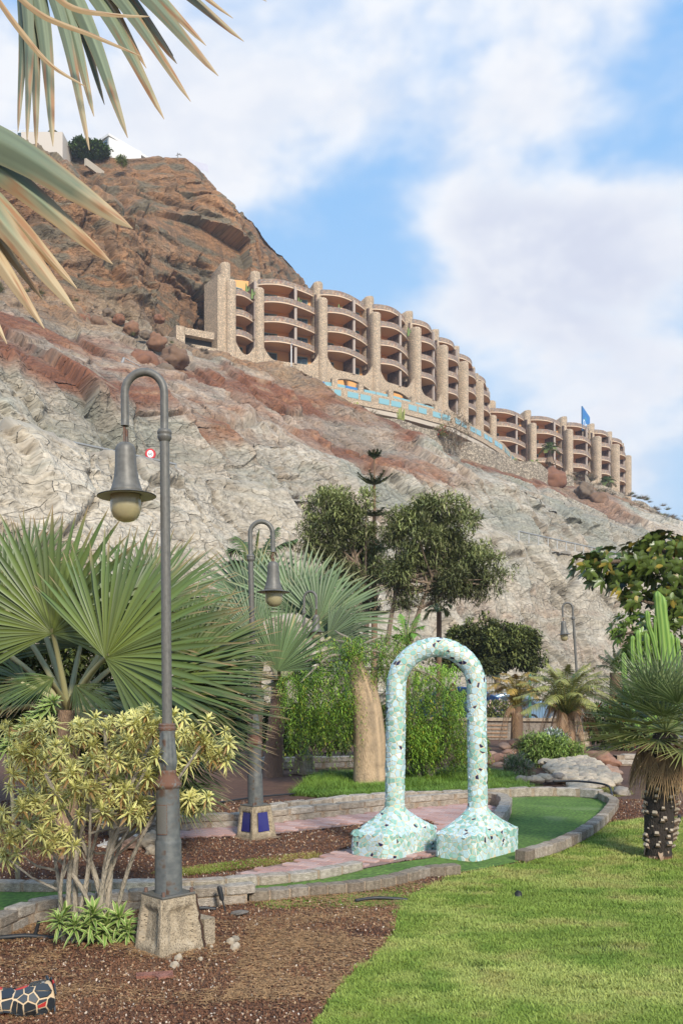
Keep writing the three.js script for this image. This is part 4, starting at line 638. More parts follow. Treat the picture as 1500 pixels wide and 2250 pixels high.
// ---------------------------------------------------------------- mosaic pieces: flat shards laid over a surface
function mosaic(root, S, area, { gap, colours, grout, relief = .003, stretch = 1, seed = 3, keep = 290, spreadU = 200, spreadV = 500, box }) {
  // S(u, v) -> point; u wraps; normals by difference
  const r0 = rnd; rnd = mulberry(seed);
  const norm = (u, v) => { const e = .002, a = S(u + e, v).sub(S(u - e, v)), b = S(u, Math.min(1, v + e)).sub(S(u, Math.max(0, v - e))); return a.cross(b).normalize().multiplyScalar(box ? -1 : 1); };
  const cell = gap, flip = box ? -1 : 1, gridH = new Map(), key = (p) => Math.floor(p.x / cell) + ',' + Math.floor(p.y / cell) + ',' + Math.floor(p.z / cell), seeds = [];
  // equal-area candidates by rejection on the local area
  let amax = 0; const areaAt = (u, v) => { const e = .004; return S(u + e, v).sub(S(u, v)).cross(S(u, Math.min(1, v + e)).sub(S(u, v))).length() / e / e; };
  for (let i = 0; i < 1500; i++) amax = Math.max(amax, areaAt(rnd(), rnd() * .99));
  for (let i = 0; i < area; i++) {
    const u = rnd(), v = rnd() * .995; if (rnd() * amax > areaAt(u, v)) continue; const p = S(u, v); let ok = true; const X = Math.floor(p.x / cell), Y = Math.floor(p.y / cell), Z = Math.floor(p.z / cell);
    for (let a = -1; a < 2 && ok; a++) for (let b = -1; b < 2 && ok; b++) for (let c = -1; c < 2 && ok; c++) for (const q of gridH.get((X + a) + ',' + (Y + b) + ',' + (Z + c)) ?? []) if (q.p.distanceToSquared(p) < q.g * q.g) { ok = false; break; }
    if (!ok) continue; const s = { p, n: norm(u, v), g: gap * rr(.72, 1.12) }; seeds.push(s); const k = key(p); gridH.get(k)?.push(s) ?? gridH.set(k, [s]);
  }
  const tiles = [];
  for (const s of seeds) {
    const ax = V(rr(-1, 1), rr(-1, 1), rr(-1, 1)).cross(s.n).normalize(), ay = s.n.clone().cross(ax); let poly = []; const rmax = gap * 1.15; for (let k = 0; k < 8; k++) { const a = k / 8 * 6.2832; poly.push([Math.cos(a) * rmax, Math.sin(a) * rmax]); }
    const X = Math.floor(s.p.x / cell), Y = Math.floor(s.p.y / cell), Z = Math.floor(s.p.z / cell);
    for (let a = -3; a < 4; a++) for (let b = -3; b < 4; b++) for (let c = -3; c < 4; c++) for (const q of gridH.get((X + a) + ',' + (Y + b) + ',' + (Z + c)) ?? []) {
      if (q === s) continue; const d = q.p.clone().sub(s.p), dl = d.length(); if (dl > gap * 2.6 || q.n.dot(s.n) < .1) continue; let dx = d.dot(ax), dy = d.dot(ay); const l = Math.hypot(dx, dy); if (l < 1e-5) continue; dx /= l; dy /= l; const lim = dl / 2 * (s.g / (s.g + q.g) * 2) - .0030;
      const out = []; for (let i = 0; i < poly.length; i++) { const A = poly[i], B = poly[(i + 1) % poly.length], da = A[0] * dx + A[1] * dy - lim, db = B[0] * dx + B[1] * dy - lim; if (da <= 0) out.push(A); if (da * db < 0) { const t = da / (da - db); out.push([A[0] + (B[0] - A[0]) * t, A[1] + (B[1] - A[1]) * t]); } } poly = out; if (poly.length < 3) break;
    }
    if (poly.length < 3) continue;
    // broken shards: many tiles are split once more by a crooked line
    const cut = (P, nx, ny, l) => { const out = []; for (let i = 0; i < P.length; i++) { const A = P[i], B = P[(i + 1) % P.length], da = A[0] * nx + A[1] * ny - l, db = B[0] * nx + B[1] * ny - l; if (da <= 0) out.push(A); if (da * db < 0) { const t = da / (da - db); out.push([A[0] + (B[0] - A[0]) * t, A[1] + (B[1] - A[1]) * t]); } } return out; };
    if (rnd() < .62) { const a = rr(0, 6.28), nx = Math.cos(a), ny = Math.sin(a), l = rr(-.16, .16) * gap, g = .0018; for (const Q of [cut(poly, nx, ny, l - g), cut(poly, -nx, -ny, -l - g)]) if (Q.length >= 3) tiles.push({ s, poly: Q, ax, ay }); } else tiles.push({ s, poly, ax, ay });
  }
  const build = (list) => { const mb = new MB(); for (const { s, poly, ax, ay } of list) {
    let ar = 0; for (let i = 0; i < poly.length; i++) { const A = poly[i], B = poly[(i + 1) % poly.length]; ar += (A[0] * B[1] - A[1] * B[0]) / 2; } const c = colours(rnd, Math.abs(ar) / gap / gap), k = rr(.86, 1.12), col = mul3(c, k), tilt = ax.clone().multiplyScalar(rr(-.05, .05)).addScaledVector(ay, rr(-.05, .05)), base = mb.n, m = poly.length;
    for (const [x, y] of poly) { const h = relief + x * .0 + tilt.length() * 0; mb.vv(s.p.clone().addScaledVector(ax, x * .95).addScaledVector(ay, y * .95).addScaledVector(s.n, h + x * tilt.dot(ax) + y * tilt.dot(ay)), col); }
    for (const [x, y] of poly) mb.vv(s.p.clone().addScaledVector(ax, x).addScaledVector(ay, y).addScaledVector(s.n, -.004), col);
    for (let i = 1; i < m - 1; i++) mb.tri(base, base + i, base + i + 1); for (let i = 0; i < m; i++) { const j = (i + 1) % m; mb.quad(base + i, base + m + i, base + m + j, base + j); } } return mb.geo(false); };
  const eye = V(0, EYE, 0), size = (t) => { const d = t.s.p.clone().add(root.position).sub(eye); const l = d.length(); return -d.dot(t.s.n) / (l * l * l) * (box ? 1 : 1); };
  tiles.sort((a, b) => size(b) - size(a)); const first = tiles.slice(0, keep), rest = tiles.slice(keep);
  M.tile = M.tile ?? new THREE.MeshPhysicalMaterial({ vertexColors: true, roughness: .38, clearcoat: .25, clearcoatRoughness: .3, side: THREE.DoubleSide });
  for (const t of first) part('tile', build([t]), M.tile, root); if (rest.length) stuffPart('small_tiles', build(rest), M.tile, root);
  const g = new MB(), nu = spreadU, nv = spreadV; g.grid(nv + 1, nu + 1, (r, c) => { const p = S(c / nu, r / nv); return [p.x, p.y, p.z, grout, c / nu, r / nv * 5]; }); part('grout_body', g.geo(), M.concreteSoft ?? (M.concreteSoft = std({ vertexColors: true, roughness: 1 })), root); rnd = r0; return tiles.length;
}
// the mini golf arch
{
  const A = onGround(867, 1872.5), B = onGround(1049, 1875), root = thing('mosaic_arch', 'tall mosaic arch of pale blue and green shards on two flared feet', 'arch', V(0, 0, 0));
  const hb = .455, rt = .09, legTop = 1.60;
  // path of the centre line, with section sizes (long half a, short half b, exponent)
  const foot = (y) => { const f = clamp((y - .225) / (hb - .225)), e = 1 - Math.pow(1 - Math.pow(f, .92), 1.45); return [lerp(.435, rt, e), lerp(.235, rt, e), lerp(6.5, 2, sstep(.2, 1, f)), f]; };
  const longDir = V(.555, 0, -.67).normalize(), shortDir = V(-longDir.z, 0, longDir.x).multiplyScalar(-1);
  const along = V(B.x - A.x, 0, B.z - A.z), span = along.length(); along.normalize(); const R = span / 2 - .012, back = V(-along.z, 0, along.x);
  const lf = hb, lleg = legTop - hb, larc = Math.PI * R, QF = .56, tot = 2 * (QF + lleg) + larc;
  const S = (u, v) => {
    const s = v * tot, a = u * 2 * Math.PI, right = s > tot / 2, q = right ? tot - s : s, C = right ? B : A, sg = right ? -1 : 1;
    if (q < QF + lleg) {
      const y = q < QF ? (q < .225 ? q : lerp(.225, hb, (q - .225) / (QF - .225))) : hb + (q - QF), [la, sb, ex] = y < hb ? foot(y) : [rt, rt, 2]; const c = Math.cos(a), si = Math.sin(a), m = Math.pow(Math.pow(Math.abs(c), ex) + Math.pow(Math.abs(si), ex), -1 / ex);
      const lean = sg * .012 * sstep(hb, legTop, y), shift = .0;
      return V(C.x, y, C.z).addScaledVector(longDir, c * m * la + shift).addScaledVector(shortDir, si * m * sb).addScaledVector(along, lean).multiplyScalar(1);
    }
    const t = (s - QF - lleg) / larc * Math.PI, mid = A.clone().add(B).multiplyScalar(.5), rad = V(0, 0, 0).addScaledVector(along, -Math.cos(t)).add(V(0, Math.sin(t), 0));
    const center = V(mid.x, legTop, mid.z).addScaledVector(rad, R);
    // section frame turns from the leg's axes smoothly
    const w = longDir.dot(along) * -1, c = Math.cos(a), si = Math.sin(a); const l2 = rad.clone(), b2 = back; const cl = longDir.dot(along), cb = longDir.dot(back), sl = shortDir.dot(along), sb2 = shortDir.dot(back);
    // on the left leg rad = -along; the coefficients turn over the arc
    const X = -(c * cl + si * sl), Y = c * cb + si * sb2; return center.addScaledVector(l2, X * rt).addScaledVector(b2, Y * rt);
  };
  // the right leg runs mirrored in the same section frame, so flip there
  const S2 = (u, v) => { if (v > .5 && (1 - v) * tot < QF + lleg) { const la = longDir.dot(along), lb = longDir.dot(back); /* mirror about the plane across the arch */ const a = u * 2 * Math.PI, c = Math.cos(a), si = Math.sin(a); const X = c * la + si * shortDir.dot(along), Y = c * lb + si * shortDir.dot(back); const cc = (-X) * la + Y * lb, ss = (-X) * shortDir.dot(along) + Y * shortDir.dot(back); return S(Math.atan2(ss, cc) / (2 * Math.PI), v); } return S(u, v); };
  const cols = (r, ar) => { const q = r(); return ar > .12 && ar < .85 && q < .062 ? [.016, .013, .06] : q < .30 ? [.27, .49, .42] : q < .46 ? [.40, .58, .53] : q < .88 ? [.50, .66, .70] : [.62, .71, .69]; };
  mosaic(root, S2, 70000, { gap: .039, colours: cols, grout: [.66, .56, .38], spreadU: 64, spreadV: 260, seed: 12 });
}
// fragment of a black mosaic tube in the lower left corner
{
  const root = thing('mosaic_log', 'black and red mosaic tube lying on the mulch in the lower left corner', 'mosaic ornament', V(0, 0, 0)); const P = [onGround(-90, 2232), onGround(-20, 2226), onGround(40, 2226), onGround(80, 2222), onGround(112, 2216)].map((p, i) => p.setY([.066, .062, .054, .06, .066][i])), cv = new THREE.CatmullRomCurve3(P);
  const S = (u, v) => { const e = v > .93 ? (v - .93) / .07 : 0, t = Math.min(1, v / .93), p = cv.getPointAt(t), d = cv.getTangentAt(t), sd = V(d.z, 0, -d.x).normalize(), a = -u * 2 * Math.PI, rad = (.075 + .012 * Math.sin(t * 9)) * (1 - e); p.addScaledVector(d, e * .012); return p.addScaledVector(sd, Math.cos(a) * rad * 1.05).add(V(0, Math.sin(a) * rad * .9, 0)); };
  mosaic(root, S, 9000, { gap: .046, colours: (r) => r() < .1 ? [.45, .035, .03] : mul3([.030, .036, .042], .7 + r()), grout: [.62, .47, .30], spreadU: 32, spreadV: 60, seed: 8, keep: 160, box: 1 });
}
// low white mosaic bench on stones behind the shrub
{
  const root = thing('mosaic_bench', 'small white mosaic block with red spots resting on stone behind the striped shrub', 'mosaic ornament', V(0, 0, 0)); const P = [at(225, 1868, 9.2), at(262, 1858, 9.2), at(300, 1850, 9.2), at(322, 1852, 9.25)], cv = new THREE.CatmullRomCurve3(P);
  const S = (u, v) => { const e = v > .9 ? (v - .9) / .1 : v < .1 ? (.1 - v) / .1 : 0, t = clamp((v - .1) / .8), p = cv.getPointAt(t), d = cv.getTangentAt(t), sd = V(d.z, 0, -d.x).normalize(), a = -u * 2 * Math.PI, c = Math.cos(a), s = Math.sin(a), m = Math.pow(c ** 4 + s ** 4, -.25); return p.addScaledVector(sd, c * m * .12 * (1 - e)).add(V(0, s * m * .07 * (1 - e), 0)); };
  mosaic(root, S, 9000, { gap: .036, colours: (r) => r() < .07 ? [.42, .03, .03] : mul3([.70, .66, .60], .85 + r() * .2), grout: [.42, .34, .27], spreadU: 28, spreadV: 40, seed: 9, keep: 60, box: 1 });
}
// small garden fittings
M.blackPlastic = std({ color: new THREE.Color(.022, .024, .027), roughness: .5 });
function pipe(name, label, pts, r, cat = 'pipe') { const t = thing(name, label, cat), g = new MB(); g.tube(new THREE.CatmullRomCurve3(pts).getPoints(30), r, 10); part('pipe', g.geo(), M.blackPlastic, t); return t; }
{
  const a = pipe('irrigation_pipe', 'black plastic pipe with an upright branch at the left edge, below the shrub', [onGround(-60, 2070).setY(.02), onGround(0, 2068).setY(.022), onGround(60, 2064).setY(.022), onGround(118, 2062).setY(.0)], .016);
  const g = new MB(), b = onGround(76, 2062); g.tube([b.clone().setY(.0), b.clone().setY(.075).add(V(.02, 0, 0)), b.clone().setY(.11).add(V(.03, 0, 0))], .012, 8); part('branch_pipe', g.geo(), M.blackPlastic, a);
  pipe('drip_hose', 'black drip hose lying at the edge of the lawn left of the arch', [onGround(780, 1983).setY(.014), onGround(820, 1979).setY(.02), onGround(860, 1978).setY(.014), onGround(895, 1977).setY(0)], .012, 'hose');
  pipe('drip_hose', 'black hose lying by the nearest plinth, right of the lamp post', [onGround(418, 2003).setY(.012), onGround(445, 2000).setY(.016), onGround(475, 1999).setY(.004)], .013, 'hose');
  pipe('drip_hose', 'thin dark hose along the back kerb of the putting green', [onGround(1215, 1740).setY(.16), onGround(1270, 1738).setY(.15), onGround(1330, 1742).setY(.12), onGround(1345, 1752).setY(.02)], .016, 'hose');
  pipe('drip_hose', 'long black hose on the soil behind the second lamp post', [onGround(480, 1768).setY(.03), onGround(560, 1757).setY(.035), onGround(650, 1748).setY(.03)], .013, 'hose');
  const spike = (label, x, y, h, lean) => { const t = thing('garden_spotlight', label, 'garden light', onGround(x, y)), m = new MB(); m.tube([V(0, -.01, 0), V(-lean * .5, h * .45, 0)], .006, 8); part('spike', m.geo(), M.blackPlastic, t); const c = new MB(); c.tube([V(-lean * .45, h * .4, 0), V(-lean * .55, h * .5, 0), V(-lean * .9, h * .92, 0), V(-lean, h, 0)], [.010, .018, .019, .008], 10); part('lamp_head', c.geo(), M.blackPlastic, t); };
  spike('black spike garden light stuck in the soil right of the nearest lamp post', 496, 2001, .178, .05); spike('black spike garden light at the right edge behind the small fan palm', 1488, 1822, .165, -.02);
  const sp = thing('sprinkler_head', 'small black sprinkler head lying in the lawn right of the arch', 'sprinkler', onGround(1138, 1968)); const g2 = new MB(); g2.tube([V(0, -.02, 0), V(0, .022, 0), V(.004, .036, 0)], [.028, .028, .018], 12); part('cap', g2.geo(), M.blackPlastic, sp);
}
// stones: lumpy boulder geometries
function boulderGeo(seed, detail = 3, angular = .5, flat = 1) {
  const g = mergeVertices(new THREE.IcosahedronGeometry(1, detail).deleteAttribute('uv').deleteAttribute('normal')), p = g.attributes.position, q = V(), c = [];
  for (let i = 0; i < p.count; i++) { q.fromBufferAttribute(p, i).normalize(); worley(q.x * 1.3 + seed * 7, q.y * 1.3, q.z * 1.3 + seed); const fac = (WO[2] - .5) * angular * .5, n = fbm(q.x * 1.4 + seed, q.y * 1.4, q.z * 1.4, 3) * .45, f = fbm(q.x * 6 + seed, q.y * 6, q.z * 6, 3); const r = 1 + n + fac * .6 + f * .06; p.setXYZ(i, q.x * r, q.y * r * flat, q.z * r); const k = .8 + .5 * (f + n * .3); c.push(k, k, k); }
  g.setAttribute('color', new THREE.BufferAttribute(new Float32Array(c), 3)); const uv = []; for (let i = 0; i < p.count; i++) uv.push(p.getX(i) * .4 + p.getZ(i) * .2, p.getY(i) * .4); g.setAttribute('uv', new THREE.BufferAttribute(new Float32Array(uv), 2)); g.computeVertexNormals(); return g;
}
const boulders = [1, 2, 3, 4, 5].map(s => boulderGeo(s, 4, 1.1, .85)), pebbles = [1, 2, 3].map(s => boulderGeo(s + 10, 3, .0, .62));
const rockMat = (c) => std({ color: new THREE.Color(...c), vertexColors: true, roughness: .95, bumpMap: bumpFine, bumpScale: .012 });
function rock(name, label, px, py, d, r, mat, group, { y, geo, sc = [1, 1, 1], cat = 'boulder' } = {}) { const p = at(px, py, d); const m = new THREE.Mesh(geo ?? boulders[Math.floor(rnd() * 5)], mat); m.name = numbered(name); m.position.copy(p); if (y !== undefined) m.position.y = y; m.scale.set(r * sc[0], r * sc[1], r * sc[2]); m.rotation.set(rr(-.3, .3), rr(0, 6), rr(-.3, .3)); m.castShadow = m.receiveShadow = true; scene.add(m); tag(m, label, cat, group); return m; }
const rustRock = [[.25, .115, .065], [.22, .13, .08], [.20, .145, .10], [.27, .14, .08]].map(rockMat), tanRock = [[.42, .24, .165], [.38, .20, .13], [.45, .29, .21]].map(rockMat), greyRock = [[.47, .40, .32], [.58, .50, .385], [.34, .30, .26], [.66, .55, .41]].map(rockMat);
// boulders on the scree
const SCREE = ['big rusty boulder at the left end of the scree above the red rock', 'rusty boulder right beside the leftmost big one on the scree', 'small boulder below the second scree boulder', 'dark boulder at the foot of the upper cliff, upper middle of the scree group', 'small brown boulder on the scree nearest the hanging palm tips', 'small boulder between two rust coloured ones in the middle of the scree', 'small rusty boulder right of the middle of the scree group', 'orange rusty boulder in the middle of the scree left of the annex', 'largest broad boulder directly above the arch of the nearest lamp', 'big angular brown boulder on the scree closest to the parking annex', 'brown boulder lowest on the scree, above the nearest lamp arch', 'rusty boulder beside the leaning steel post on the scree', 'small red boulder high on the scree at the cliff foot', 'small boulder under the left end of the scree group', 'small brown boulder topmost of the scree group'];
[[175, 708, 40], [215, 712, 26], [240, 736, 20], [290, 722, 22], [262, 700, 16], [270, 742, 16], [320, 735, 15], [345, 750, 26], [310, 800, 44], [385, 785, 38], [362, 820, 30], [270, 815, 30], [350, 700, 14], [180, 745, 18], [240, 690, 18]].forEach(([x, y, r], i) => { const d = 100 + (830 - y) * .13 + (x - 300) * .02; rock('scree_boulder', SCREE[i], x, y + r * .1, d, r / FOC * d * .82, rustRock[i % 4], 'boulders on the scree left of the hotel'); });
[[1212, 1056, 34, 'big round rusty boulder on the slope below the lower hotel block', 0], [1135, 1048, 12, 'small red boulder left of the big rusty boulder below the lower hotel', 0], [1105, 1042, 17, 'brown boulder under the stone wall at the foot of the lower hotel', 1], [1285, 1080, 22, 'grey brown boulder beside the big rusty boulder below the lower hotel', 2], [1310, 1103, 24, 'dark brown boulder in front of the right hillside palm', 1], [938, 1018, 10, 'dark boulder on the eroded slope below the terrace wall', 2], [845, 965, 9, 'small grey boulder under the retaining wall', 2]].forEach(([x, y, r, l, c]) => { const d = x > 1000 ? 163 : 125; rock('slope_boulder', l, x, y, d, r / FOC * d * .95, rustRock[c]); });
// rock pile and loose stones in the garden
const PILE = ['reddish rock in the middle of the pile right of the arch', 'reddish rock left of the middle of the pile right of the arch', 'reddish rock behind the leftmost ones of the pile by the arch leg', 'biggest reddish rock at the upper right of the pile', 'reddish rock topmost of the pile right of the arch', 'reddish rock in the top row of the pile, left of the topmost', 'reddish rock at the lower right of the pile beside the lavender', 'leftmost reddish rock of the pile, touching the view of the arch leg', 'lowest reddish rock of the pile on the grass side', 'low reddish rock at the front of the pile, second from the lavender', 'reddish rock at the right end of the pile under the green shrub'];
[[1122, 1655, 22], [1095, 1668, 24], [1080, 1660, 17], [1150, 1640, 22], [1128, 1632, 18], [1108, 1640, 15], [1140, 1668, 20], [1070, 1676, 18], [1095, 1683, 16], [1118, 1682, 16], [1160, 1655, 18]].forEach(([x, y, r], i) => rock('garden_rock', PILE[i], x, y, 20.5 - (y - 1650) * .05, r / FOC * 20.5 * .95, tanRock[i % 3], 'reddish rocks piled right of the arch', { geo: pebbles[i % 3], sc: [1, .8, 1], cat: 'rock' }));
rock('garden_rock', 'large brown rock behind the cobbled slope with a hose over it', 1318, 1672, 19, .42, tanRock[1], null, { sc: [1.3, .55, .8], cat: 'rock' }); rock('garden_rock', 'low brown rock at the right end of the cobbled slope', 1340, 1698, 17, .24, tanRock[2], null, { sc: [1.3, .6, .8], cat: 'rock' });
rock('garden_rock', 'single grey stone left of the small fan palm skirt', 1366, 1740, 13.6, .13, greyRock[0], null, { geo: pebbles[0], cat: 'rock' }); rock('garden_rock', 'flat dark stone in the brown bed right of the nearest lamp post', 525, 2010, 6.4, .05, greyRock[2], null, { y: .015, sc: [1.4, .5, .9], geo: pebbles[1], cat: 'rock' }); rock('garden_rock', 'small tan stone in the brown bed in front of the hose', 517, 2068, 5.74, .028, greyRock[3], null, { y: .012, geo: pebbles[2], cat: 'rock' });
rock('garden_rock', 'tan stone under the white mosaic block', 290, 1884, 9.1, .17, tanRock[2], null, { y: .04, sc: [1.4, .45, .8], cat: 'rock' }); rock('garden_rock', 'pale tan stone right of the white mosaic block', 330, 1868, 9.0, .11, greyRock[3], null, { y: .07, cat: 'rock' }); rock('garden_rock', 'small cream stone in front of the white mosaic block', 333, 1884, 8.7, .06, greyRock[3], null, { y: .04, cat: 'rock' });
{ const t = thing('broken_tile', 'flat reddish piece of broken tile in the mulch in front of the nearest plinth', 'tile', onGround(340, 2145)); const m = new MB(); m.box(0, .008, 0, .20, .016, .07, .2, [.33, .14, .10]); m.box(.06, .01, .03, .09, .014, .05, .6, [.36, .16, .12]); part('slab', m.geo(false), M.concrete, t); }
// cobbled slope: stones bedded in mortar
{
  const c0 = onGround(1270, 1752), root = thing('cobbled_slope', 'mound of pale rounded cobbles set in mortar right of the flower shrubs', 'cobbles', V(0, 0, 0)); const r0 = rnd; rnd = mulberry(77);
  const quad = (u, v) => { const a = at(1190, 1672, 18), b = at(1292, 1664, 18), c = at(1365, 1712, 15.2), d = at(1255, 1742, 14.2); return a.clone().multiplyScalar((1 - u) * (1 - v)).addScaledVector(b, u * (1 - v)).addScaledVector(c, u * v).addScaledVector(d, (1 - u) * v); };
  const mb = new MB(); mb.grid(12, 12, (r, c) => { const p = quad(c / 11, r / 11), e = Math.min(c, 11 - c, r, 11 - r) === 0; return [p.x, e ? Math.max(-.02, p.y - .25) : p.y - .055 + .02 * noise(p.x * 4, p.z * 4, 1), p.z, [.52, .40, .27], p.x, p.z]; }); part('mortar_bed', mb.geo(), M.concrete, root);
  for (let r = 0; r < 9; r++) for (let c = 0; c < 9; c++) { const u = clamp((c + (r % 2) * .5 + rr(.1, .5)) / 9.2), v = clamp((r + rr(.2, .6)) / 8.8), p = quad(u, v), m = part('cobble', pebbles[(r + c) % 3], [greyRock[3], greyRock[1], greyRock[3], greyRock[0]][Math.floor(rnd() * 4)], root, p); const s = rr(.085, .125); m.scale.set(s * 1.3, s * .85, s * .95); m.rotation.set(.3, rr(0, 3), rr(-.2, .2)); }
  [[1145, 1716], [1163, 1722], [1176, 1712], [1195, 1708], [1226, 1706], [1222, 1722], [1240, 1718], [1260, 1716], [1205, 1728], [1250, 1730], [1180, 1728]].forEach(([x, y], i) => { const p = at(x, y, 15.2); p.y = Math.max(.06, p.y); const m = part('cobble', pebbles[i % 3], greyRock[[2, 0, 3, 1][i % 4]], root, p); const s = rr(.085, .115); m.scale.set(s * 1.25, s * 1.05, s); m.rotation.y = rr(0, 6); }); rnd = r0;
}
// ---------------------------------------------------------------- plants
M.frond = std({ vertexColors: true, roughness: .48 });
const fanProf = (f, t) => t < f ? .10 + .90 * t / f : Math.pow(Math.max(0, 1 - (t - f) / (1 - f)), .75);
// palmate leaf: segments spread from a hub in the plane of axis and side
function fanLeaf(hub, axis, normal, R, { spread = 4.0, n = 34, fused = .5, droop = .12, cup = .25, col, tip = [.30, .17, .08], tipAt = .9, sep, jag = .1 } = {}) {
  axis = axis.clone().normalize(); const side = axis.clone().cross(normal).normalize(), nn = side.clone().cross(axis).normalize(), list = []; const mb = sep ? null : new MB();
  for (let i = 0; i < n; i++) {
    const a = (i / (n - 1) - .5) * spread, r = R * (1 - .22 * Math.pow(Math.abs(a) / (spread / 2), 2)) * (1 + rr(-jag, jag)), d = axis.clone().multiplyScalar(Math.cos(a)).addScaledVector(side, Math.sin(a)).addScaledVector(nn, cup * (.2 + Math.abs(Math.sin(a * .6))) + rr(-.04, .04));
    const tone = rr(.68, 1.28), ta = tipAt - rr(0, .12), m = sep ? new MB() : mb;
    blade(m, hub, d, nn, r, r * fused * spread / (n - 1) * 1.12, { seg: 7, droop: droop * rr(.5, 1.6), fold: .55, prof: t => fanProf(fused, t), curl: rr(-.05, .02), twist: rr(-.15, .15), col: (t, q) => { const c = mul3(col(t, i / n, q), tone * (Math.abs(q) > .5 ? .86 : 1.08)); return t > ta ? mix3(c, tip, clamp((t - ta) / (1 - ta) * 1.3)) : c; } });
    if (sep) list.push(m.geo());
  }
  return sep ? list : mb.geo();
}
function petiole(mb, a, b, r, col, sag = .1) { const m = a.clone().lerp(b, .5); m.y += a.distanceTo(b) * sag; mb.tube(new THREE.QuadraticBezierCurve3(a, m, b).getPoints(8), t => r * (1.25 - .5 * t), 7, col); }
// big grey green fan palm on the left: [hub px, py, d, axis x, y, z, radius, spread, detailed]
function fanPalm(label, base, crown, trunkR, leaves, colour, { tip, trunkCol = [.36, .235, .15], petCol = [.33, .30, .14], up = .35 } = {}) {
  const P = thing('fan_palm', label, 'palm tree', base), o = P.position;
  const mb = new MB(), top = crown.clone().sub(o); mb.tube([V(0, -.05, 0), top.clone().multiplyScalar(.35).setX(top.x * .2), top.clone().multiplyScalar(.7), top], [trunkR * 1.25, trunkR * 1.05, trunkR, trunkR * .75], 14, t => mul3(trunkCol, .9 + .2 * noise(t * 30, 1, 1))); part('trunk', mb.geo(), M.bark, P);
  for (const [px, py, d, ax, ay, az, R, spread, sep, tone = 1, nx = 0, ny = .25, nz = 1] of leaves) {
    const hub = at(px, py, d).sub(o), axis = V(ax, ay, az), normal = V(nx, ny, nz).normalize();
    const pm = new MB(); petiole(pm, top, hub.clone().addScaledVector(axis.clone().normalize(), .05), trunkR * .22, petCol); const fr = part('frond', pm.geo(), M.frond, P);
    const res = fanLeaf(hub, axis, normal, R, { spread, n: Math.round(30 + spread * 5), fused: .52, droop: .10, cup: rr(.12, .3), col: (t, i, q) => mul3(colour(t, i), tone), tip, sep });
    if (sep) for (const g of res) part('leaflet', g, M.frond, fr); else part('blade', res, M.frond, fr);
  }
  return P;
}
const bigGreen = (t) => mix3([.145, .175, .03], [.08, .13, .035], clamp(t * 1.25)), blueGreen = (t) => mix3([.095, .15, .06], [.09, .155, .085], t);
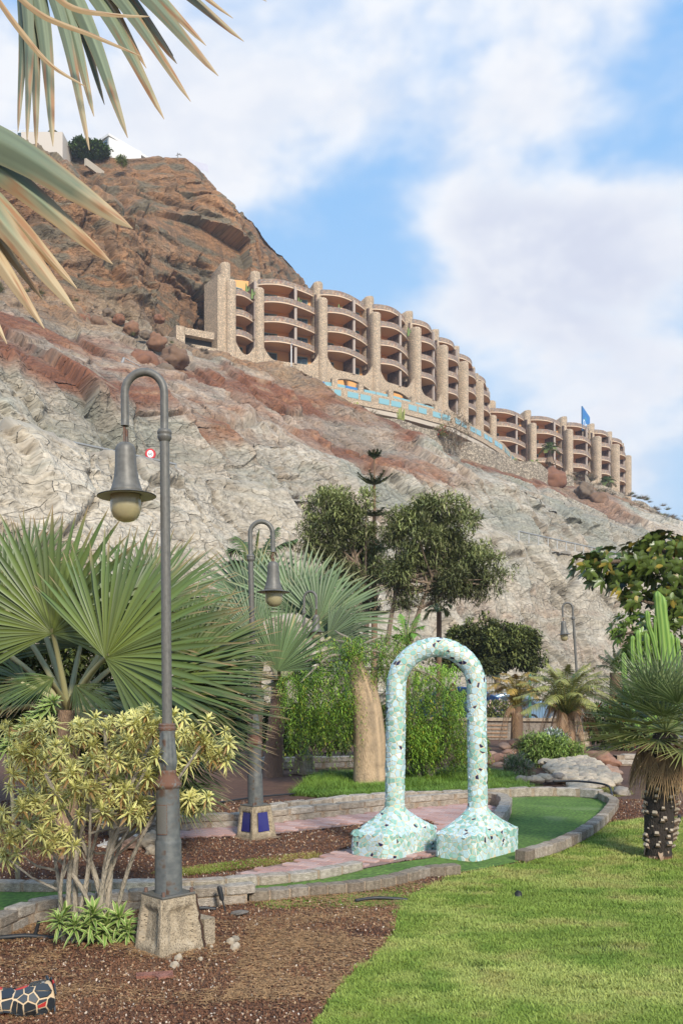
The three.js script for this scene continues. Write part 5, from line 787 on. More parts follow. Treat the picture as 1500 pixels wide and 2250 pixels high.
{
  const b = V(at(140, 1600, 8.6).x, 0, -8.6);
  fanPalm('big green fan palm with wide pleated leaves on the left behind the striped shrub', b, at(150, 1560, 8.6), .12, [
    // back fans first
    [60, 1300, 9.6, -.4, 1, -.3, 1.0, 3.2, 0, .75], [330, 1330, 9.6, .5, .9, -.4, 1.0, 3.4, 0, .8], [-40, 1400, 9.2, -1, .4, 0, 1.0, 3.4, 0, .75],
    [300, 1500, 9.0, 1, .05, .1, 1.32, 3.0, 0, .85, .1, .9, .6], [330, 1560, 8.7, 1, -.35, .25, 1.15, 2.6, 0, .72, .2, .9, .5], [280, 1600, 8.9, .9, -.55, .2, 1.15, 2.2, 0, .55, .2, .9, .5], [60, 1500, 8.6, -1, -.1, .3, .95, 2.8, 0, .62, -.2, .9, .5],
    [-10, 1560, 8.8, -1, -.45, .3, .9, 2.4, 0, .5, -.2, .9, .4], [120, 1490, 8.2, -.8, -.5, .4, .55, 2.2, 0, .8, -.3, .8, .6], [165, 1505, 8.2, .9, -.35, .5, .75, 1.6, 0, .55, .3, .8, .6],
    [395, 1470, 9.3, 1, .45, -.1, 1.0, 3.0, 0, .85], [400, 1520, 9.1, 1, .12, 0, 1.0, 2.6, 0, .7, .1, .8, .6], [370, 1600, 8.6, .95, -.3, .3, 1.0, 2.2, 0, .5, .2, .9, .5], [180, 1420, 9.4, -.1, 1, -.4, 1.1, 3.4, 0, .6], [20, 1350, 9.2, -.6, .9, -.2, 1.1, 3.2, 0, .7], [250, 1400, 9.0, .3, 1, -.3, 1.15, 3.2, 0, .75], [420, 1560, 8.9, 1, -.1, .1, .95, 2.4, 0, .5, .2, .9, .5], [440, 1440, 9.6, .9, .5, -.1, .85, 2.8, 0, .75], [330, 1650, 8.5, .9, -.6, .3, .8, 2.0, 0, .4, .2, .9, .5], [300, 1440, 9.5, .4, 1, -.5, 1.0, 3.0, 0, .65], [380, 1720, 8.4, .8, -.55, .4, .62, 1.6, 0, .8, .2, .8, .6],
    [115, 1392, 8.3, -.08, 1, .05, 1.30, 3.9, 1, 1.0, -.06, .22, 1], [232, 1446, 7.9, .72, .62, .1, 1.36, 3.3, 1, 1.02, -.1, .35, 1],
  ], bigGreen, { tip: [.36, .23, .12] });
  const c = V(at(600, 1690, 16.6).x, 0, -16.6);
  fanPalm('blue green fan palm behind the second lamp post', c, at(615, 1500, 16.6), .15, [
    [560, 1330, 17.6, -.6, .75, -.3, 1.5, 3.6, 0, .8], [650, 1345, 17.4, .15, 1, -.2, 1.62, 3.8, 0, 1.05], [700, 1370, 17.2, .85, .6, -.1, 1.5, 3.6, 0, .95], [560, 1400, 17, -.9, .4, 0, 1.3, 3.2, 0, .75], [720, 1400, 16.9, 1, .02, 0, 1.0, 3.0, 0, .65], [730, 1420, 16.8, .9, -.4, 0, .8, 2.6, 0, .5],
    [610, 1475, 15.7, .3, 1, .1, 1.38, 2.4, 1, 1.05, 0, .25, 1], [575, 1490, 15.8, -.85, .35, .1, 1.0, 2.6, 0, .65], [640, 1490, 16, .9, .15, .2, .8, 2.2, 0, .5], [580, 1515, 16, -.8, -.3, .3, .7, 2.2, 0, .4],
  ], (t, i) => mix3(blueGreen(t), [.18, .235, .07], .25), { tip: [.30, .25, .13], trunkCol: [.25, .15, .10] });
}
// small fan palm on the lawn, right
{
  const base = onGround(1445, 1884), P = thing('fan_palm', 'small fan palm with a brown skirt of dead leaves on the lawn at right', 'palm tree', base), d = -base.z, H = at(1470, 1606, d).y;
  const mb = new MB(); const pts = [V(0, -.02, 0), V(.0, .12, 0), V(.01, .4, 0), V(.03, .8, 0), V(.07, H, 0)]; mb.tube(new THREE.CatmullRomCurve3(pts).getPoints(20), t => .105 + .03 * Math.sin(t * 3) + (t < .12 ? .01 : 0), 16, t => t < .06 ? [.22, .11, .06] : [.035, .026, .02]); part('trunk', mb.geo(), M.bark, P);
  // leaf stubs: pale cut boots set in spirals
  const sb = new MB(); sb.box(0, 0, .018, .030, .022, .05, 0, [.42, .35, .27]); sb.box(0, -.012, .008, .045, .016, .04, 0, [.12, .08, .05]); const sg = sb.geo(false);
  for (let k = 0; k < 190; k++) { if (rnd() < .22) continue; const y = .10 + k / 190 * (H - .2) + rr(-.02, .02), a = k * 2.39996 + rr(-.25, .25), m = part('leaf_stub', sg, M.plain, P); const r = .105 + .03 * Math.sin(y / H * 3) + .0; m.position.set(.07 * y / H + Math.sin(a) * r, y, Math.cos(a) * r); m.rotation.set(-.5, a, 0, 'YXZ'); m.scale.setScalar(rr(.35, 1.25)); }
  { const f = new MB(); for (let k = 0; k < 24; k++) { const a = rr(0, 6.28); blade(f, V(Math.cos(a) * .07, rr(.1, .2), Math.sin(a) * .07), V(Math.cos(a) * .55, -1, Math.sin(a) * .55), V(Math.cos(a), .3, Math.sin(a)), rr(.1, .18), .05, { seg: 3, fold: .3, col: (t) => mix3([.25, .15, .09], [.42, .32, .22], rr(0, 1)) }); } part('root_fibre', f.geo(), M.leafDull, P); }
  const top = V(.07, H, 0);
  // dead skirt
  for (let k = 0; k < 24; k++) { const a = k / 24 * 6.28 + rr(-.1, .1), out = V(Math.sin(a), 0, Math.cos(a)), hub = V(.05, rr(.95, 1.06), 0).addScaledVector(out, rr(.22, .28)), pm = new MB(); petiole(pm, V(.06, H - .12, 0).addScaledVector(out, .1), hub, .007, [.25, .14, .07], .12); const fr = part('dead_frond', pm.geo(), M.frond, P); part('dead_blade', fanLeaf(hub, V(out.x * .16, -1, out.z * .16), out, rr(.36, .46), { spread: 1.05, n: 15, fused: .35, droop: .05, cup: .02, jag: .2, col: (t) => mix3([.17, .095, .048], [.42, .27, .13], clamp(t * .9 + rr(-.25, .25))), tip: [.52, .38, .20] }), M.leafDull, fr); }
  for (let k = 0; k < 54; k++) {
    const a = k * 2.39996, el = lerp(1.35, -.35, Math.pow(k / 53, .85)), dir = V(Math.cos(a) * Math.cos(el), Math.sin(el), Math.sin(a) * Math.cos(el)), hub = top.clone().addScaledVector(dir, rr(.30, .44)), pm = new MB(); petiole(pm, top, hub, .006, [.22, .26, .10], .03); const fr = part('frond', pm.geo(), M.frond, P), up = V(-dir.x * .5, 1.2, -dir.z * .5).addScaledVector(dir, -.4);
    const young = el > .2; part('blade', fanLeaf(hub, dir, up.normalize(), rr(.44, .56), { spread: 2.9, n: 26, fused: .28, droop: .06, cup: .2, col: (t, i) => mix3(young ? [.16, .215, .06] : [.18, .22, .06], young ? [.26, .32, .16] : [.30, .30, .10], t), tip: young ? [.28, .29, .14] : [.42, .29, .13] }), M.frond, fr);
  }
}
// hanging fan leaves close to the camera, upper left: each leaflet on its own
{
  const P = thing('fan_palm', 'dry tipped grey green palm leaves hanging into the upper left corner', 'palm tree', V(0, 0, 0)), D = 2.4;
  const tr = new MB(); tr.tube([V(-2.6, -.02, -2.6), V(-2.5, 1.5, -2.7), V(-2.3, 3.6, -2.6)], [.17, .15, .13], 14, [.25, .2, .15]); part('trunk', tr.geo(), M.bark, P);
  const frondAt = (hub, crown) => { const m = new MB(); petiole(m, crown, hub, .02, [.3, .3, .18]); return part('frond', m.geo(), M.frond, P); };
  const crown = V(-2.3, 3.55, -2.6), leaflet = (fr, pts, w, tone, dry, d0, roll = 0) => {
    const c = new THREE.CatmullRomCurve3(pts), N = 16, mb = new MB(), mot = rnd() * 90; let prev;
    mb.grid(N + 1, 13, (r, k) => { const t = r / N, p = c.getPoint(t), tg = c.getTangent(t), s = tg.clone().cross(V(roll, .15, 1)).normalize(), nn = s.clone().cross(tg); const q = (k - 6) / 6, ww = w / 2 * (t < .4 ? .75 + .25 * t / .4 : Math.pow(Math.max(0, 1 - (t - .4) / .6), .62)) + .0008; p.addScaledVector(s, q * ww).addScaledVector(nn, Math.abs(q) * ww * -.5);
      let col = mul3(mix3([.175, .20, .105], [.15, .19, .12], t), tone * (1 + .34 * noise(q * 5.3 + mot, t * 1.2, mot)) * (q === 0 ? 1.15 : Math.abs(q) === 1 ? .92 : 1) * (1 + .14 * noise(mot, t * 7, q * 2.4))); const e = fbm(mot + q * 1.2, t * 5, 3, 3); const dr = sstep(1 - dry - .2, 1 - dry + .25, t + e * .45 + Math.abs(q) * .10); col = mix3(col, mix3([.33, .21, .085], [.46, .35, .20], t), dr); col = mix3(col, [.27, .12, .045], sstep(.05, .22, e) * sstep(.02, .4, dr) * .85); if (q === 1 || q === -1) col = mix3(col, [.32, .21, .085], sstep(.25, .75, t) * .5); return [p.x, p.y, p.z, col, q, t]; });
    part('leaflet', mb.geo(), M.frond, fr);
  };
  const h1 = at(30, -260, 2.6), f1 = frondAt(h1, crown);
  const top = [[60, 312, 24, .8, .1, .0], [80, 330, 26, .8, .2, .05], [117, 322, 34, .9, .22, .0], [197, 330, 26, .95, .25, -.05], [207, 256, 30, 1.0, .2, .03], [281, 303, 36, .95, .12, 0], [361, 262, 34, 1, .3, .04], [419, 223, 30, 1.0, .3, 0], [480, 167, 38, .9, .22, -.03], [389, 140, 34, .85, .3, .06], [453, 100, 30, 1.1, .35, 0], [536, 91, 30, 1.05, .35, .02], [512, 40, 22, 1.2, .6, 0], [586, 3, 20, 1, .6, 0], [322, 150, 26, .45, .8, .08], [381, 122, 26, .45, .8, .1], [270, 90, 24, .5, .85, .1], [40, 290, 22, .7, .1, .1], [230, 230, 22, .7, .2, .12]];
  top.forEach(([x, y, w, tone, dry, dz], i) => { const d = 2.4 + dz, e = at(x, y, d), L = e.clone().sub(h1), s = h1.clone().addScaledVector(L, .12), mid = h1.clone().addScaledVector(L, .58).add(V(.018, .022, 0)); leaflet(f1, [s, mid, e], w * 1.12 / FOC * d, tone, dry * .62, d); });
  // two thin dry strips crossing in front
  leaflet(f1, [at(-30, -40, 2.25), at(40, 60, 2.2), at(110, 140, 2.2), at(188, 190, 2.2)], .013, .9, 1.1, 2.2); leaflet(f1, [at(-10, -60, 2.3), at(90, 30, 2.25), at(200, 75, 2.25), at(312, 124, 2.25)], .015, 1.05, 1.0, 2.25); leaflet(f1, [at(60, -80, 2.3), at(150, 10, 2.28), at(240, 30, 2.28), at(330, 36, 2.28)], .016, 1, .9, 2.28);
  const h2 = at(-360, 130, 2.2), f2 = frondAt(h2, crown);
  const low = [[292, 502, 84, .82, .26, 0, .4], [248, 580, 62, .92, .42, .05, .3], [168, 685, 62, 1.0, .52, .0, .2], [170, 634, 46, 1.0, .5, .06, .2], [98, 722, 50, 1.1, .62, .04, .1], [96, 660, 34, .7, .7, .1, .1], [16, 756, 40, 1.1, .8, .02, 0], [100, 600, 30, .6, .7, .14, .1], [-20, 700, 40, .9, .7, .1, 0], [40, 640, 26, .45, .6, .15, 0]];
  low.forEach(([x, y, w, tone, dry, dz, b]) => { const d = 2.1 + dz, e = at(x, y, d), L = e.clone().sub(h2), s = h2.clone().addScaledVector(L, .15), mid = h2.clone().addScaledVector(L, .6).add(V(.008, .018 + .02 * b, 0)); leaflet(f2, [s, mid, e], w * 1.05 / FOC * d, tone, dry * .72, d); });
}
// striped dracaena shrub
const rosettes = [0, 1, 2, 3, 4].map(k => { const mb = new MB(), n = 26 + k * 2; for (let i = 0; i < n; i++) { const a = i * 2.39996, el = lerp(1.25, -.65, i / n), d = V(Math.cos(a) * Math.cos(el), Math.sin(el), Math.sin(a) * Math.cos(el)); const tone = rr(.85, 1.15) * (i > n * .8 ? .7 : 1), dry = i > n * .85 && rnd() < .6; blade(mb, V(0, -.05 * i / n, 0).addScaledVector(d, .006), d, V(0, 1, 0).addScaledVector(d, -.3), rr(.08, .118), .0185, { seg: 4, droop: rr(.25, .55), fold: .35, wide: 1, prof: t => Math.sin(Math.PI * Math.min(1, .2 + t * .8)) ** .8, col: (t, q) => mul3(dry ? [.38, .22, .07] : Math.abs(q) > .4 ? [.66, .60, .22] : [.22, .285, .055], tone) }); } return mb.geo(); });
const rosettesGreen = [0, 1].map(k => { const mb = new MB(), n = 30; for (let i = 0; i < n; i++) { const a = i * 2.39996, el = lerp(1.3, -.3, i / n), d = V(Math.cos(a) * Math.cos(el), Math.sin(el), Math.sin(a) * Math.cos(el)); const tone = rr(.85, 1.15); blade(mb, V(0, -.07 * i / n, 0), d, V(0, 1, 0).addScaledVector(d, -.3), rr(.12, .17), .026, { seg: 4, droop: rr(.2, .45), fold: .35, wide: 1, prof: t => Math.sin(Math.PI * Math.min(1, .2 + t * .8)) ** .8, col: (t, q) => mul3(Math.abs(q) > .7 ? [.56, .56, .24] : [.15, .255, .045], tone) }); } return mb.geo(); });
{
  const base = onGround(186, 2064), o = base, P = thing('striped_shrub', 'yellow striped dracaena shrub with many thin grey stems behind the nearest lamp post', 'shrub', base), d0 = -base.z;
  // crown blobs: px, py, half sizes in px, how far nearer or farther, rosettes
  const blobs = [[95, 1690, 105, 85, 0, 34], [60, 1780, 80, 70, .1, 18], [250, 1640, 120, 75, -.1, 34], [330, 1600, 110, 45, -.15, 22], [230, 1730, 115, 75, .15, 34], [60, 1640, 70, 50, 0, 14], [330, 1700, 70, 70, .1, 16], [440, 1620, 66, 50, -.2, 16], [480, 1650, 40, 30, -.2, 7], [110, 1840, 90, 40, .1, 16], [25, 1850, 40, 40, 0, 6], [290, 1775, 55, 30, .1, 7], [280, 1570, 70, 24, -.1, 9], [60, 1600, 60, 30, 0, 8], [420, 1760, 45, 25, 0, 8], [380, 1690, 50, 40, -.1, 8], [170, 1600, 60, 35, -.2, 8], [300, 1760, 60, 35, .2, 7]];
  const tips = []; const r0 = rnd; rnd = mulberry(55);
  for (const [x, y, rx, ry, dz, n] of blobs) for (let i = 0; i < n * 1.18; i++) { const q = rdir(), k = Math.pow(rnd(), .4); for (let z = 0; z < 1; z++) tips.push([at(x + q.x * rx * k, y - q.y * ry * k, d0 + .1 - dz + q.z * .5 * k * rx / 90).sub(o), q]); }
  tips.forEach(([p, q], i) => { const m = part('rosette', rosettes[i % 5], M.leaf, P, p); m.quaternion.setFromUnitVectors(V(0, 1, 0), V(q.x * .7 + rr(-.25, .25), .75 + rr(-.2, .2), q.z * .6 + .35).normalize()); m.rotateY(rr(0, 6)); m.scale.setScalar(rr(.5, .86)); });
  // stems
  const stemPts = [[120, 1880], [150, 1850], [170, 1780], [200, 1760], [215, 1700], [245, 1720], [275, 1790], [300, 1760], [320, 1690], [345, 1600], [60, 1820], [230, 1600], [440, 1640], [100, 1700]];
  stemPts.forEach(([x, y], i) => { const b = at(186 + (i - 6) * 9, 2058 - (i % 3) * 14, d0 + rr(-.1, .12)).sub(o); b.y = -.02; const e = at(x, y, d0 + rr(-.25, .35)).sub(o), mid = b.clone().lerp(e, .45).add(V(rr(-.05, .05) - (e.x - b.x) * .12, .05, rr(-.06, .06))); const mb = new MB(), r = rr(.011, .019); mb.tube(new THREE.CatmullRomCurve3([b, mid, e]).getPoints(14), t => r * (1.2 - .6 * t), 7, t => mul3([.40, .345, .265], .85 + .3 * noise(t * 20, i, 1)));
    const c = new THREE.CatmullRomCurve3([b, mid, e]); for (let k = 0; k < 3; k++) { const t0 = rr(.5, .95), p = c.getPoint(t0), tgt = tips.reduce((a, t) => t[0].distanceToSquared(p) * (.3 + rnd()) < a[1] ? [t[0], t[0].distanceToSquared(p)] : a, [tips[0][0], 9])[0]; if (tgt.distanceTo(p) < .5) mb.tube([p, p.clone().lerp(tgt, .5).add(V(0, -.03, 0)), tgt], [r * .6, r * .5, r * .35], 6, [.36, .31, .24]); }
    part('stem', mb.geo(), M.bark, P); });
  tips.forEach(([p], i) => { });
  // fresh rosettes at the foot, and a leafy spray at the upper left
  [[140, 2008, 1.15], [165, 2030, .9], [205, 2005, 1.2], [232, 2030, 1.25], [262, 2015, 1.2], [250, 2045, 1.1], [220, 2050, 1.0], [280, 2040, 1.0], [130, 2020, .8], [195, 2030, 1.0]].forEach(([x, y, s], i) => { const m = part('rosette', rosettesGreen[i % 2], M.leaf, P, at(x, y, d0 - .12 + rr(-.1, .1)).sub(o)); m.rotation.set(rr(.1, .6), rr(0, 6), rr(-.4, .4)); m.scale.setScalar(s * .82); }); rnd = r0;
}
{
  const b = V(at(40, 1700, 7.6).x, 0, -7.6), P = thing('striped_shrub', 'single leafy striped spray rising at the left edge in front of the fan palm', 'shrub', b), e1 = at(118, 1540, 7.2).sub(b), s0 = at(20, 1640, 7.4).sub(b), mb = new MB(); mb.tube([V(0, 0, 0), s0, e1], [.02, .016, .01], 7, [.3, .27, .18]); part('stem', mb.geo(), M.bark, P); const r0 = rnd; rnd = mulberry(4);
  for (let i = 0; i < 12; i++) { const t = i / 11, m = part('rosette', rosettesGreen[i % 2], M.leaf, P, s0.clone().lerp(e1, t)); m.quaternion.setFromUnitVectors(V(0, 1, 0), e1.clone().sub(s0).normalize()); m.rotateY(rr(0, 6)); m.scale.setScalar(.72); } rnd = r0;
}
// leaf crowns: many small leaves in clumps
function crownGeo(clumps, { n, len, w, colour, droop = .2, clumpN = 14, spread = .22, shell = .55, upBias = .3, round = false }) {
  const mb = new MB(), tot = clumps.reduce((a, c) => a + c[3] * c[4] * (c[5] ?? c[3]), 0);
  for (const [x, y, z, rx, ry, rz = rx, tone = 1] of clumps) {
    const m = Math.max(3, Math.round(n / clumpN * rx * ry * rz / tot));
    for (let i = 0; i < m; i++) {
      const q = rdir(), k = shell + (1 - shell) * Math.sqrt(rnd()), lump = 1 + .25 * noise(q.x * 2.5 + x, q.y * 2.5 + y, q.z * 2.5 + z), cx = x + q.x * rx * k * lump, cy = y + q.y * ry * k * lump, cz = z + q.z * rz * k * lump; const cl = tone * (.8 + .4 * rnd());
      for (let j = 0; j < clumpN; j++) { const d = rdir().addScaledVector(q, .9); d.y += upBias; const o = V(cx + rr(-spread, spread), cy + rr(-spread, spread) * .8, cz + rr(-spread, spread)); const c = mul3(colour(rnd(), q.y), cl * rr(.75, 1.25)); blade(mb, o, d, V(rr(-.5, .5), 1, rr(-.5, .5)), len * rr(.7, 1.25), w * rr(.8, 1.2), { seg: 2, droop, fold: .25, prof: t => round ? [.35, 1, .2][Math.round(t * 2)] : [.5, 1, .08][Math.round(t * 2)], col: () => c }); }
    }
  }
  return mb.geo();
}
function branchy(parent, trunkPts, r0, r1, clumps, col, { twigs = 1 } = {}) {
  const mb = new MB(); const c = new THREE.CatmullRomCurve3(trunkPts); mb.tube(c.getPoints(16), t => lerp(r0, r1, t), 9, t => mul3(col, .85 + .3 * noise(t * 14, 2, 2)));
  part('trunk', mb.geo(), M.bark, parent); const bb = new MB();
  clumps.forEach((k, ci) => { if (ci % 3) return; for (let i = 0; i < twigs; i++) { const e = V(k[0] + rr(-.3, .3) * k[3], k[1] + rr(-.3, .3) * k[4], k[2]); const p = c.getPoint(rr(.55, 1)); bb.tube([p, p.clone().lerp(e, .5).add(V(0, -.06 * p.distanceTo(e), 0)), e], [r1 * .8, r1 * .55, r1 * .2], 6, col); } }); part('branches', bb.geo(), M.bark, parent);
}
// a looser crown: small lumps over the big ones
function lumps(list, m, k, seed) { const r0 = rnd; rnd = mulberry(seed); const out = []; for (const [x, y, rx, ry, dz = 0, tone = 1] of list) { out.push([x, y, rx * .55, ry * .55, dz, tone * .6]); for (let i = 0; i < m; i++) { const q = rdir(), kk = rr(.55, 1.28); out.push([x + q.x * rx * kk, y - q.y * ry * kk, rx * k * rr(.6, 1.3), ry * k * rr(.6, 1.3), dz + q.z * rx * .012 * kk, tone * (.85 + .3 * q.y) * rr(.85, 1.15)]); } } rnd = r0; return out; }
const rel = (px, py, d, o) => { const p = at(px, py, d).sub(o); return [p.x, p.y, p.z]; };
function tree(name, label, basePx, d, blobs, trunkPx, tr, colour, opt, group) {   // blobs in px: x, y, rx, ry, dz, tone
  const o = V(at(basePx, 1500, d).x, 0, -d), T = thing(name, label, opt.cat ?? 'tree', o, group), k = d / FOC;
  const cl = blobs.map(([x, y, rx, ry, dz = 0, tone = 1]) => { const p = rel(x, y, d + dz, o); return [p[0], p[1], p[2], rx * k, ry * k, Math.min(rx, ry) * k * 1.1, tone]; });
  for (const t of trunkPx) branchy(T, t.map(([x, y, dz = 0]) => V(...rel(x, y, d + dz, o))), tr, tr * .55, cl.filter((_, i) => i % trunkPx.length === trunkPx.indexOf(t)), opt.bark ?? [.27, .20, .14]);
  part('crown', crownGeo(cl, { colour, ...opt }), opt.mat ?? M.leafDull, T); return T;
}
const olive = (r) => r < .2 ? [.35, .36, .16] : mix3([.12, .15, .048], [.25, .285, .09], r);
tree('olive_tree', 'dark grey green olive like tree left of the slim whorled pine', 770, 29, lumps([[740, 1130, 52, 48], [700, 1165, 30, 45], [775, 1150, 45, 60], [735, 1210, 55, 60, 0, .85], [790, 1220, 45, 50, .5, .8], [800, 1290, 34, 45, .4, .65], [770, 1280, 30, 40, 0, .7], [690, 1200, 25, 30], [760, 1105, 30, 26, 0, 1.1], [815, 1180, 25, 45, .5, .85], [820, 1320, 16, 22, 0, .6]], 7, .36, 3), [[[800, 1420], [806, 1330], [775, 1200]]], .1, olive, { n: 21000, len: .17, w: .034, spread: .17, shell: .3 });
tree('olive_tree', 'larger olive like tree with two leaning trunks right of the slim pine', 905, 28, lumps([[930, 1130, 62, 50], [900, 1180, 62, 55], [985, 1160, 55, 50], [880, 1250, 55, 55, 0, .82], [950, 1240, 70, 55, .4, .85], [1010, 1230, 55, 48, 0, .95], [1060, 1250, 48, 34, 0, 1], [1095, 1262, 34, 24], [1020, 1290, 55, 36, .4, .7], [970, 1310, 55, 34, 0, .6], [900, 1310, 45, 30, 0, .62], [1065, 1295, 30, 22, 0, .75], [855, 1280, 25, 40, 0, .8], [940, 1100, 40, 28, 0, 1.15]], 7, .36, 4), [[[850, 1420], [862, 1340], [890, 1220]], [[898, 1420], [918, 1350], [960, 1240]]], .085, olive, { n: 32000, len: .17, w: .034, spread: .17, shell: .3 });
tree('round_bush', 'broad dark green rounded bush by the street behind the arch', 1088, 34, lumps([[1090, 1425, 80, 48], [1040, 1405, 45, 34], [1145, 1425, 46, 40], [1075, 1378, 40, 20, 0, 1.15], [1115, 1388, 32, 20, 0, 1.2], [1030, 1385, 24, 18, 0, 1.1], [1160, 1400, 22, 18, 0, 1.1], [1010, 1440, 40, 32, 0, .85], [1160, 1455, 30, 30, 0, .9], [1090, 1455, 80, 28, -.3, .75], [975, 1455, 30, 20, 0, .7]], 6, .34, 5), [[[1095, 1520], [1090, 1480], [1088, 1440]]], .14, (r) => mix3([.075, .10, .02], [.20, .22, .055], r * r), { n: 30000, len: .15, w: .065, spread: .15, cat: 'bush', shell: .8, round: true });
// slim whorled pine
{
  const d = 38, o = V(at(822, 1500, d).x, 0, -d), P = thing('whorled_pine', 'slim pine with flat whorls of branches between the two olive like trees', 'pine tree', o), top = at(823, 985, d).y, mb = new MB(); mb.tube([V(0, -.1, 0), V(0, top * .6, 0), V(0, top, 0)], [.16, .11, .02], 8, [.24, .15, .09]); part('trunk', mb.geo(), M.bark, P);
  [[1002, 14, 12], [1058, 40, -14], [1128, 46, 6], [1205, 52, 4], [1275, 56, 4], [1345, 60, 2]].forEach(([py, w, lift], q) => { const y = at(0, py, d).y, L = w / FOC * d; for (let i = 0; i < 7; i++) { const a = i / 7 * 6.283 + q, br = new MB(), dir = V(Math.cos(a), 0, Math.sin(a)), e = dir.clone().multiplyScalar(L).setY(y + L * (lift > 10 ? .8 : lift < -10 ? .42 : .12)); br.tube([V(0, y - .12, 0), dir.clone().multiplyScalar(L * .5).setY(y), e], [.035, .03, .02], 5, [.12, .13, .05]); for (let k = 2; k < 26; k++) { const t = k / 26, p = V(0, y - .1, 0).lerp(e, t).setY(lerp(y - .05, e.y, t * t)); for (const s of [-1, 1]) blade(br, p, V(-dir.z * s, rr(.1, .7), dir.x * s).addScaledVector(dir, .5), V(0, 1, 0), rr(.2, .34) * (1 - t * .5), .05, { seg: 2, fold: .2, prof: t => 1 - t * .6, col: () => mul3([.085, .115, .035], rr(.7, 1.3)) }); } part('branch', br.geo(), M.leafDull, P); } });
}
// large leaved tree reaching in from the right edge
{
  const d = 13.5, o = V(at(1600, 1500, d).x, 0, -d), T = thing('large_leaved_tree', 'tree with big glossy rounded leaves reaching in from the right edge', 'tree', o), r0 = rnd; rnd = mulberry(91);
  const limbs = [[[1610, 1640], [1600, 1420], [1540, 1290], [1440, 1240], [1330, 1235], [1275, 1240]], [[1600, 1420], [1500, 1250], [1440, 1200], [1420, 1190]], [[1600, 1450], [1480, 1340], [1410, 1320], [1385, 1300]], [[1600, 1480], [1460, 1400], [1390, 1390], [1350, 1400]]];
  limbs.forEach((l, i) => { const mb = new MB(); mb.tube(new THREE.CatmullRomCurve3(l.map(([x, y]) => V(...rel(x, y, d + rr(-.2, .2), o)))).getPoints(24), t => lerp(i ? .04 : .1, .012, t), 8, [.17, .12, .08]); part(i ? 'limb' : 'trunk', mb.geo(), M.bark, T); });
  const spots = [[1290, 1245, 40, 26], [1340, 1225, 50, 26], [1400, 1225, 60, 32], [1330, 1265, 60, 22], [1380, 1285, 40, 34], [1450, 1200, 60, 30], [1440, 1250, 60, 40], [1490, 1240, 50, 50], [1470, 1310, 60, 30], [1400, 1320, 40, 22], [1400, 1375, 60, 36], [1450, 1400, 60, 50], [1370, 1390, 34, 22], [1430, 1440, 60, 40], [1400, 1430, 45, 35], [1500, 1340, 40, 40], [1490, 1200, 40, 30], [1430, 1190, 30, 16], [1380, 1455, 35, 24]];
  const mb = new MB(), k = d / FOC;
  for (const [x, y, rx, ry] of spots) { const n = Math.round(rx * ry / 62); for (let i = 0; i < n; i++) { const q = rdir(), c = at(x + q.x * rx * Math.cbrt(rnd()), y - q.y * ry * Math.cbrt(rnd()), d + q.z * rx * k * .9).sub(o); const m = 5 + Math.floor(rnd() * 3), bend = V(q.x, .5 + q.y * .6, q.z).normalize(); for (let j = 0; j < m; j++) { const a = j / m * 6.28 + rr(-.3, .3), t = V(1, 0, 0).cross(bend).normalize(), u = bend.clone().cross(t), dir = t.multiplyScalar(Math.cos(a)).addScaledVector(u, Math.sin(a)).addScaledVector(bend, .45), lo = y > 1350; const yel = rnd(), col = mul3(lo ? [.13, .205, .04] : yel < .10 ? [.23, .18, .035] : [.082, .118, .024], rr(.6, 1.4)); blade(mb, c, dir, bend, (lo ? .12 : .135) * rr(.75, 1.2), lo ? .042 : .068, { seg: 4, droop: .25, fold: .22, prof: t => Math.sin(Math.PI * Math.min(1, .08 + t * .86)) ** .7, col: (t, qq) => mul3(col, qq === 0 ? 1.2 : .95) }); } } }
  part('crown', mb.geo(), std({ vertexColors: true, roughness: .36 }), T); rnd = r0;
}
// tall column cactus
{
  const d = 12.6, o = V(at(1445, 1500, d).x, 0, -d), P = thing('column_cactus', 'bright green branching column cactus behind the small fan palm at the right', 'cactus', o), col = (pts, r) => { const mb = new MB(), c = new THREE.CatmullRomCurve3(pts.map(([x, y, dz = 0]) => V(...rel(x, y, d + dz, o)))), N = 26, tone = rr(.9, 1.1); let n2 = 20; const s = mb.n; for (let i = 0; i <= N; i++) { const t = i / N, p = c.getPoint(t), w = r * .66 * (t > .88 ? Math.sqrt(Math.max(0, 1 - ((t - .88) / .12) ** 2)) * 1 + .02 : 1) * (1 + .06 * Math.sin(t * 22)); for (let k = 0; k <= n2; k++) { const a = k / n2 * 6.2832, rib = .72 + .28 * Math.abs(Math.cos(a * 2.5)); mb.v(p.x + Math.cos(a) * w * rib, p.y, p.z + Math.sin(a) * w * rib, mul3(mix3([.085, .19, .028], [.215, .34, .06], (rib - .72) / .28), tone), k, t); } } for (let i = 0; i < N; i++) for (let k = 0; k < n2; k++) { const a = s + i * (n2 + 1) + k; mb.quad(a, a + n2 + 1, a + n2 + 2, a + 1); } part('stem', mb.geo(), std({ vertexColors: true, roughness: .6 }), P); };
  col([[1462, 1640], [1460, 1500], [1452, 1400], [1445, 1330], [1443, 1298]], .085); col([[1470, 1640], [1470, 1480], [1460, 1380], [1452, 1305]], .09); col([[1445, 1450], [1432, 1398], [1424, 1375], [1420, 1340]], .058); col([[1480, 1600], [1478, 1460], [1472, 1390]], .07); col([[1430, 1620], [1408, 1470], [1402, 1420], [1400, 1384]], .062); col([[1440, 1620], [1425, 1470], [1418, 1388]], .066); col([[1425, 1600], [1395, 1500], [1388, 1420], [1389, 1396]], .05); col([[1400, 1600], [1372, 1500], [1369, 1432]], .06); col([[1440, 1420], [1438, 1370], [1439, 1352]], .04); col([[1490, 1560], [1490, 1440], [1486, 1400]], .05);
}
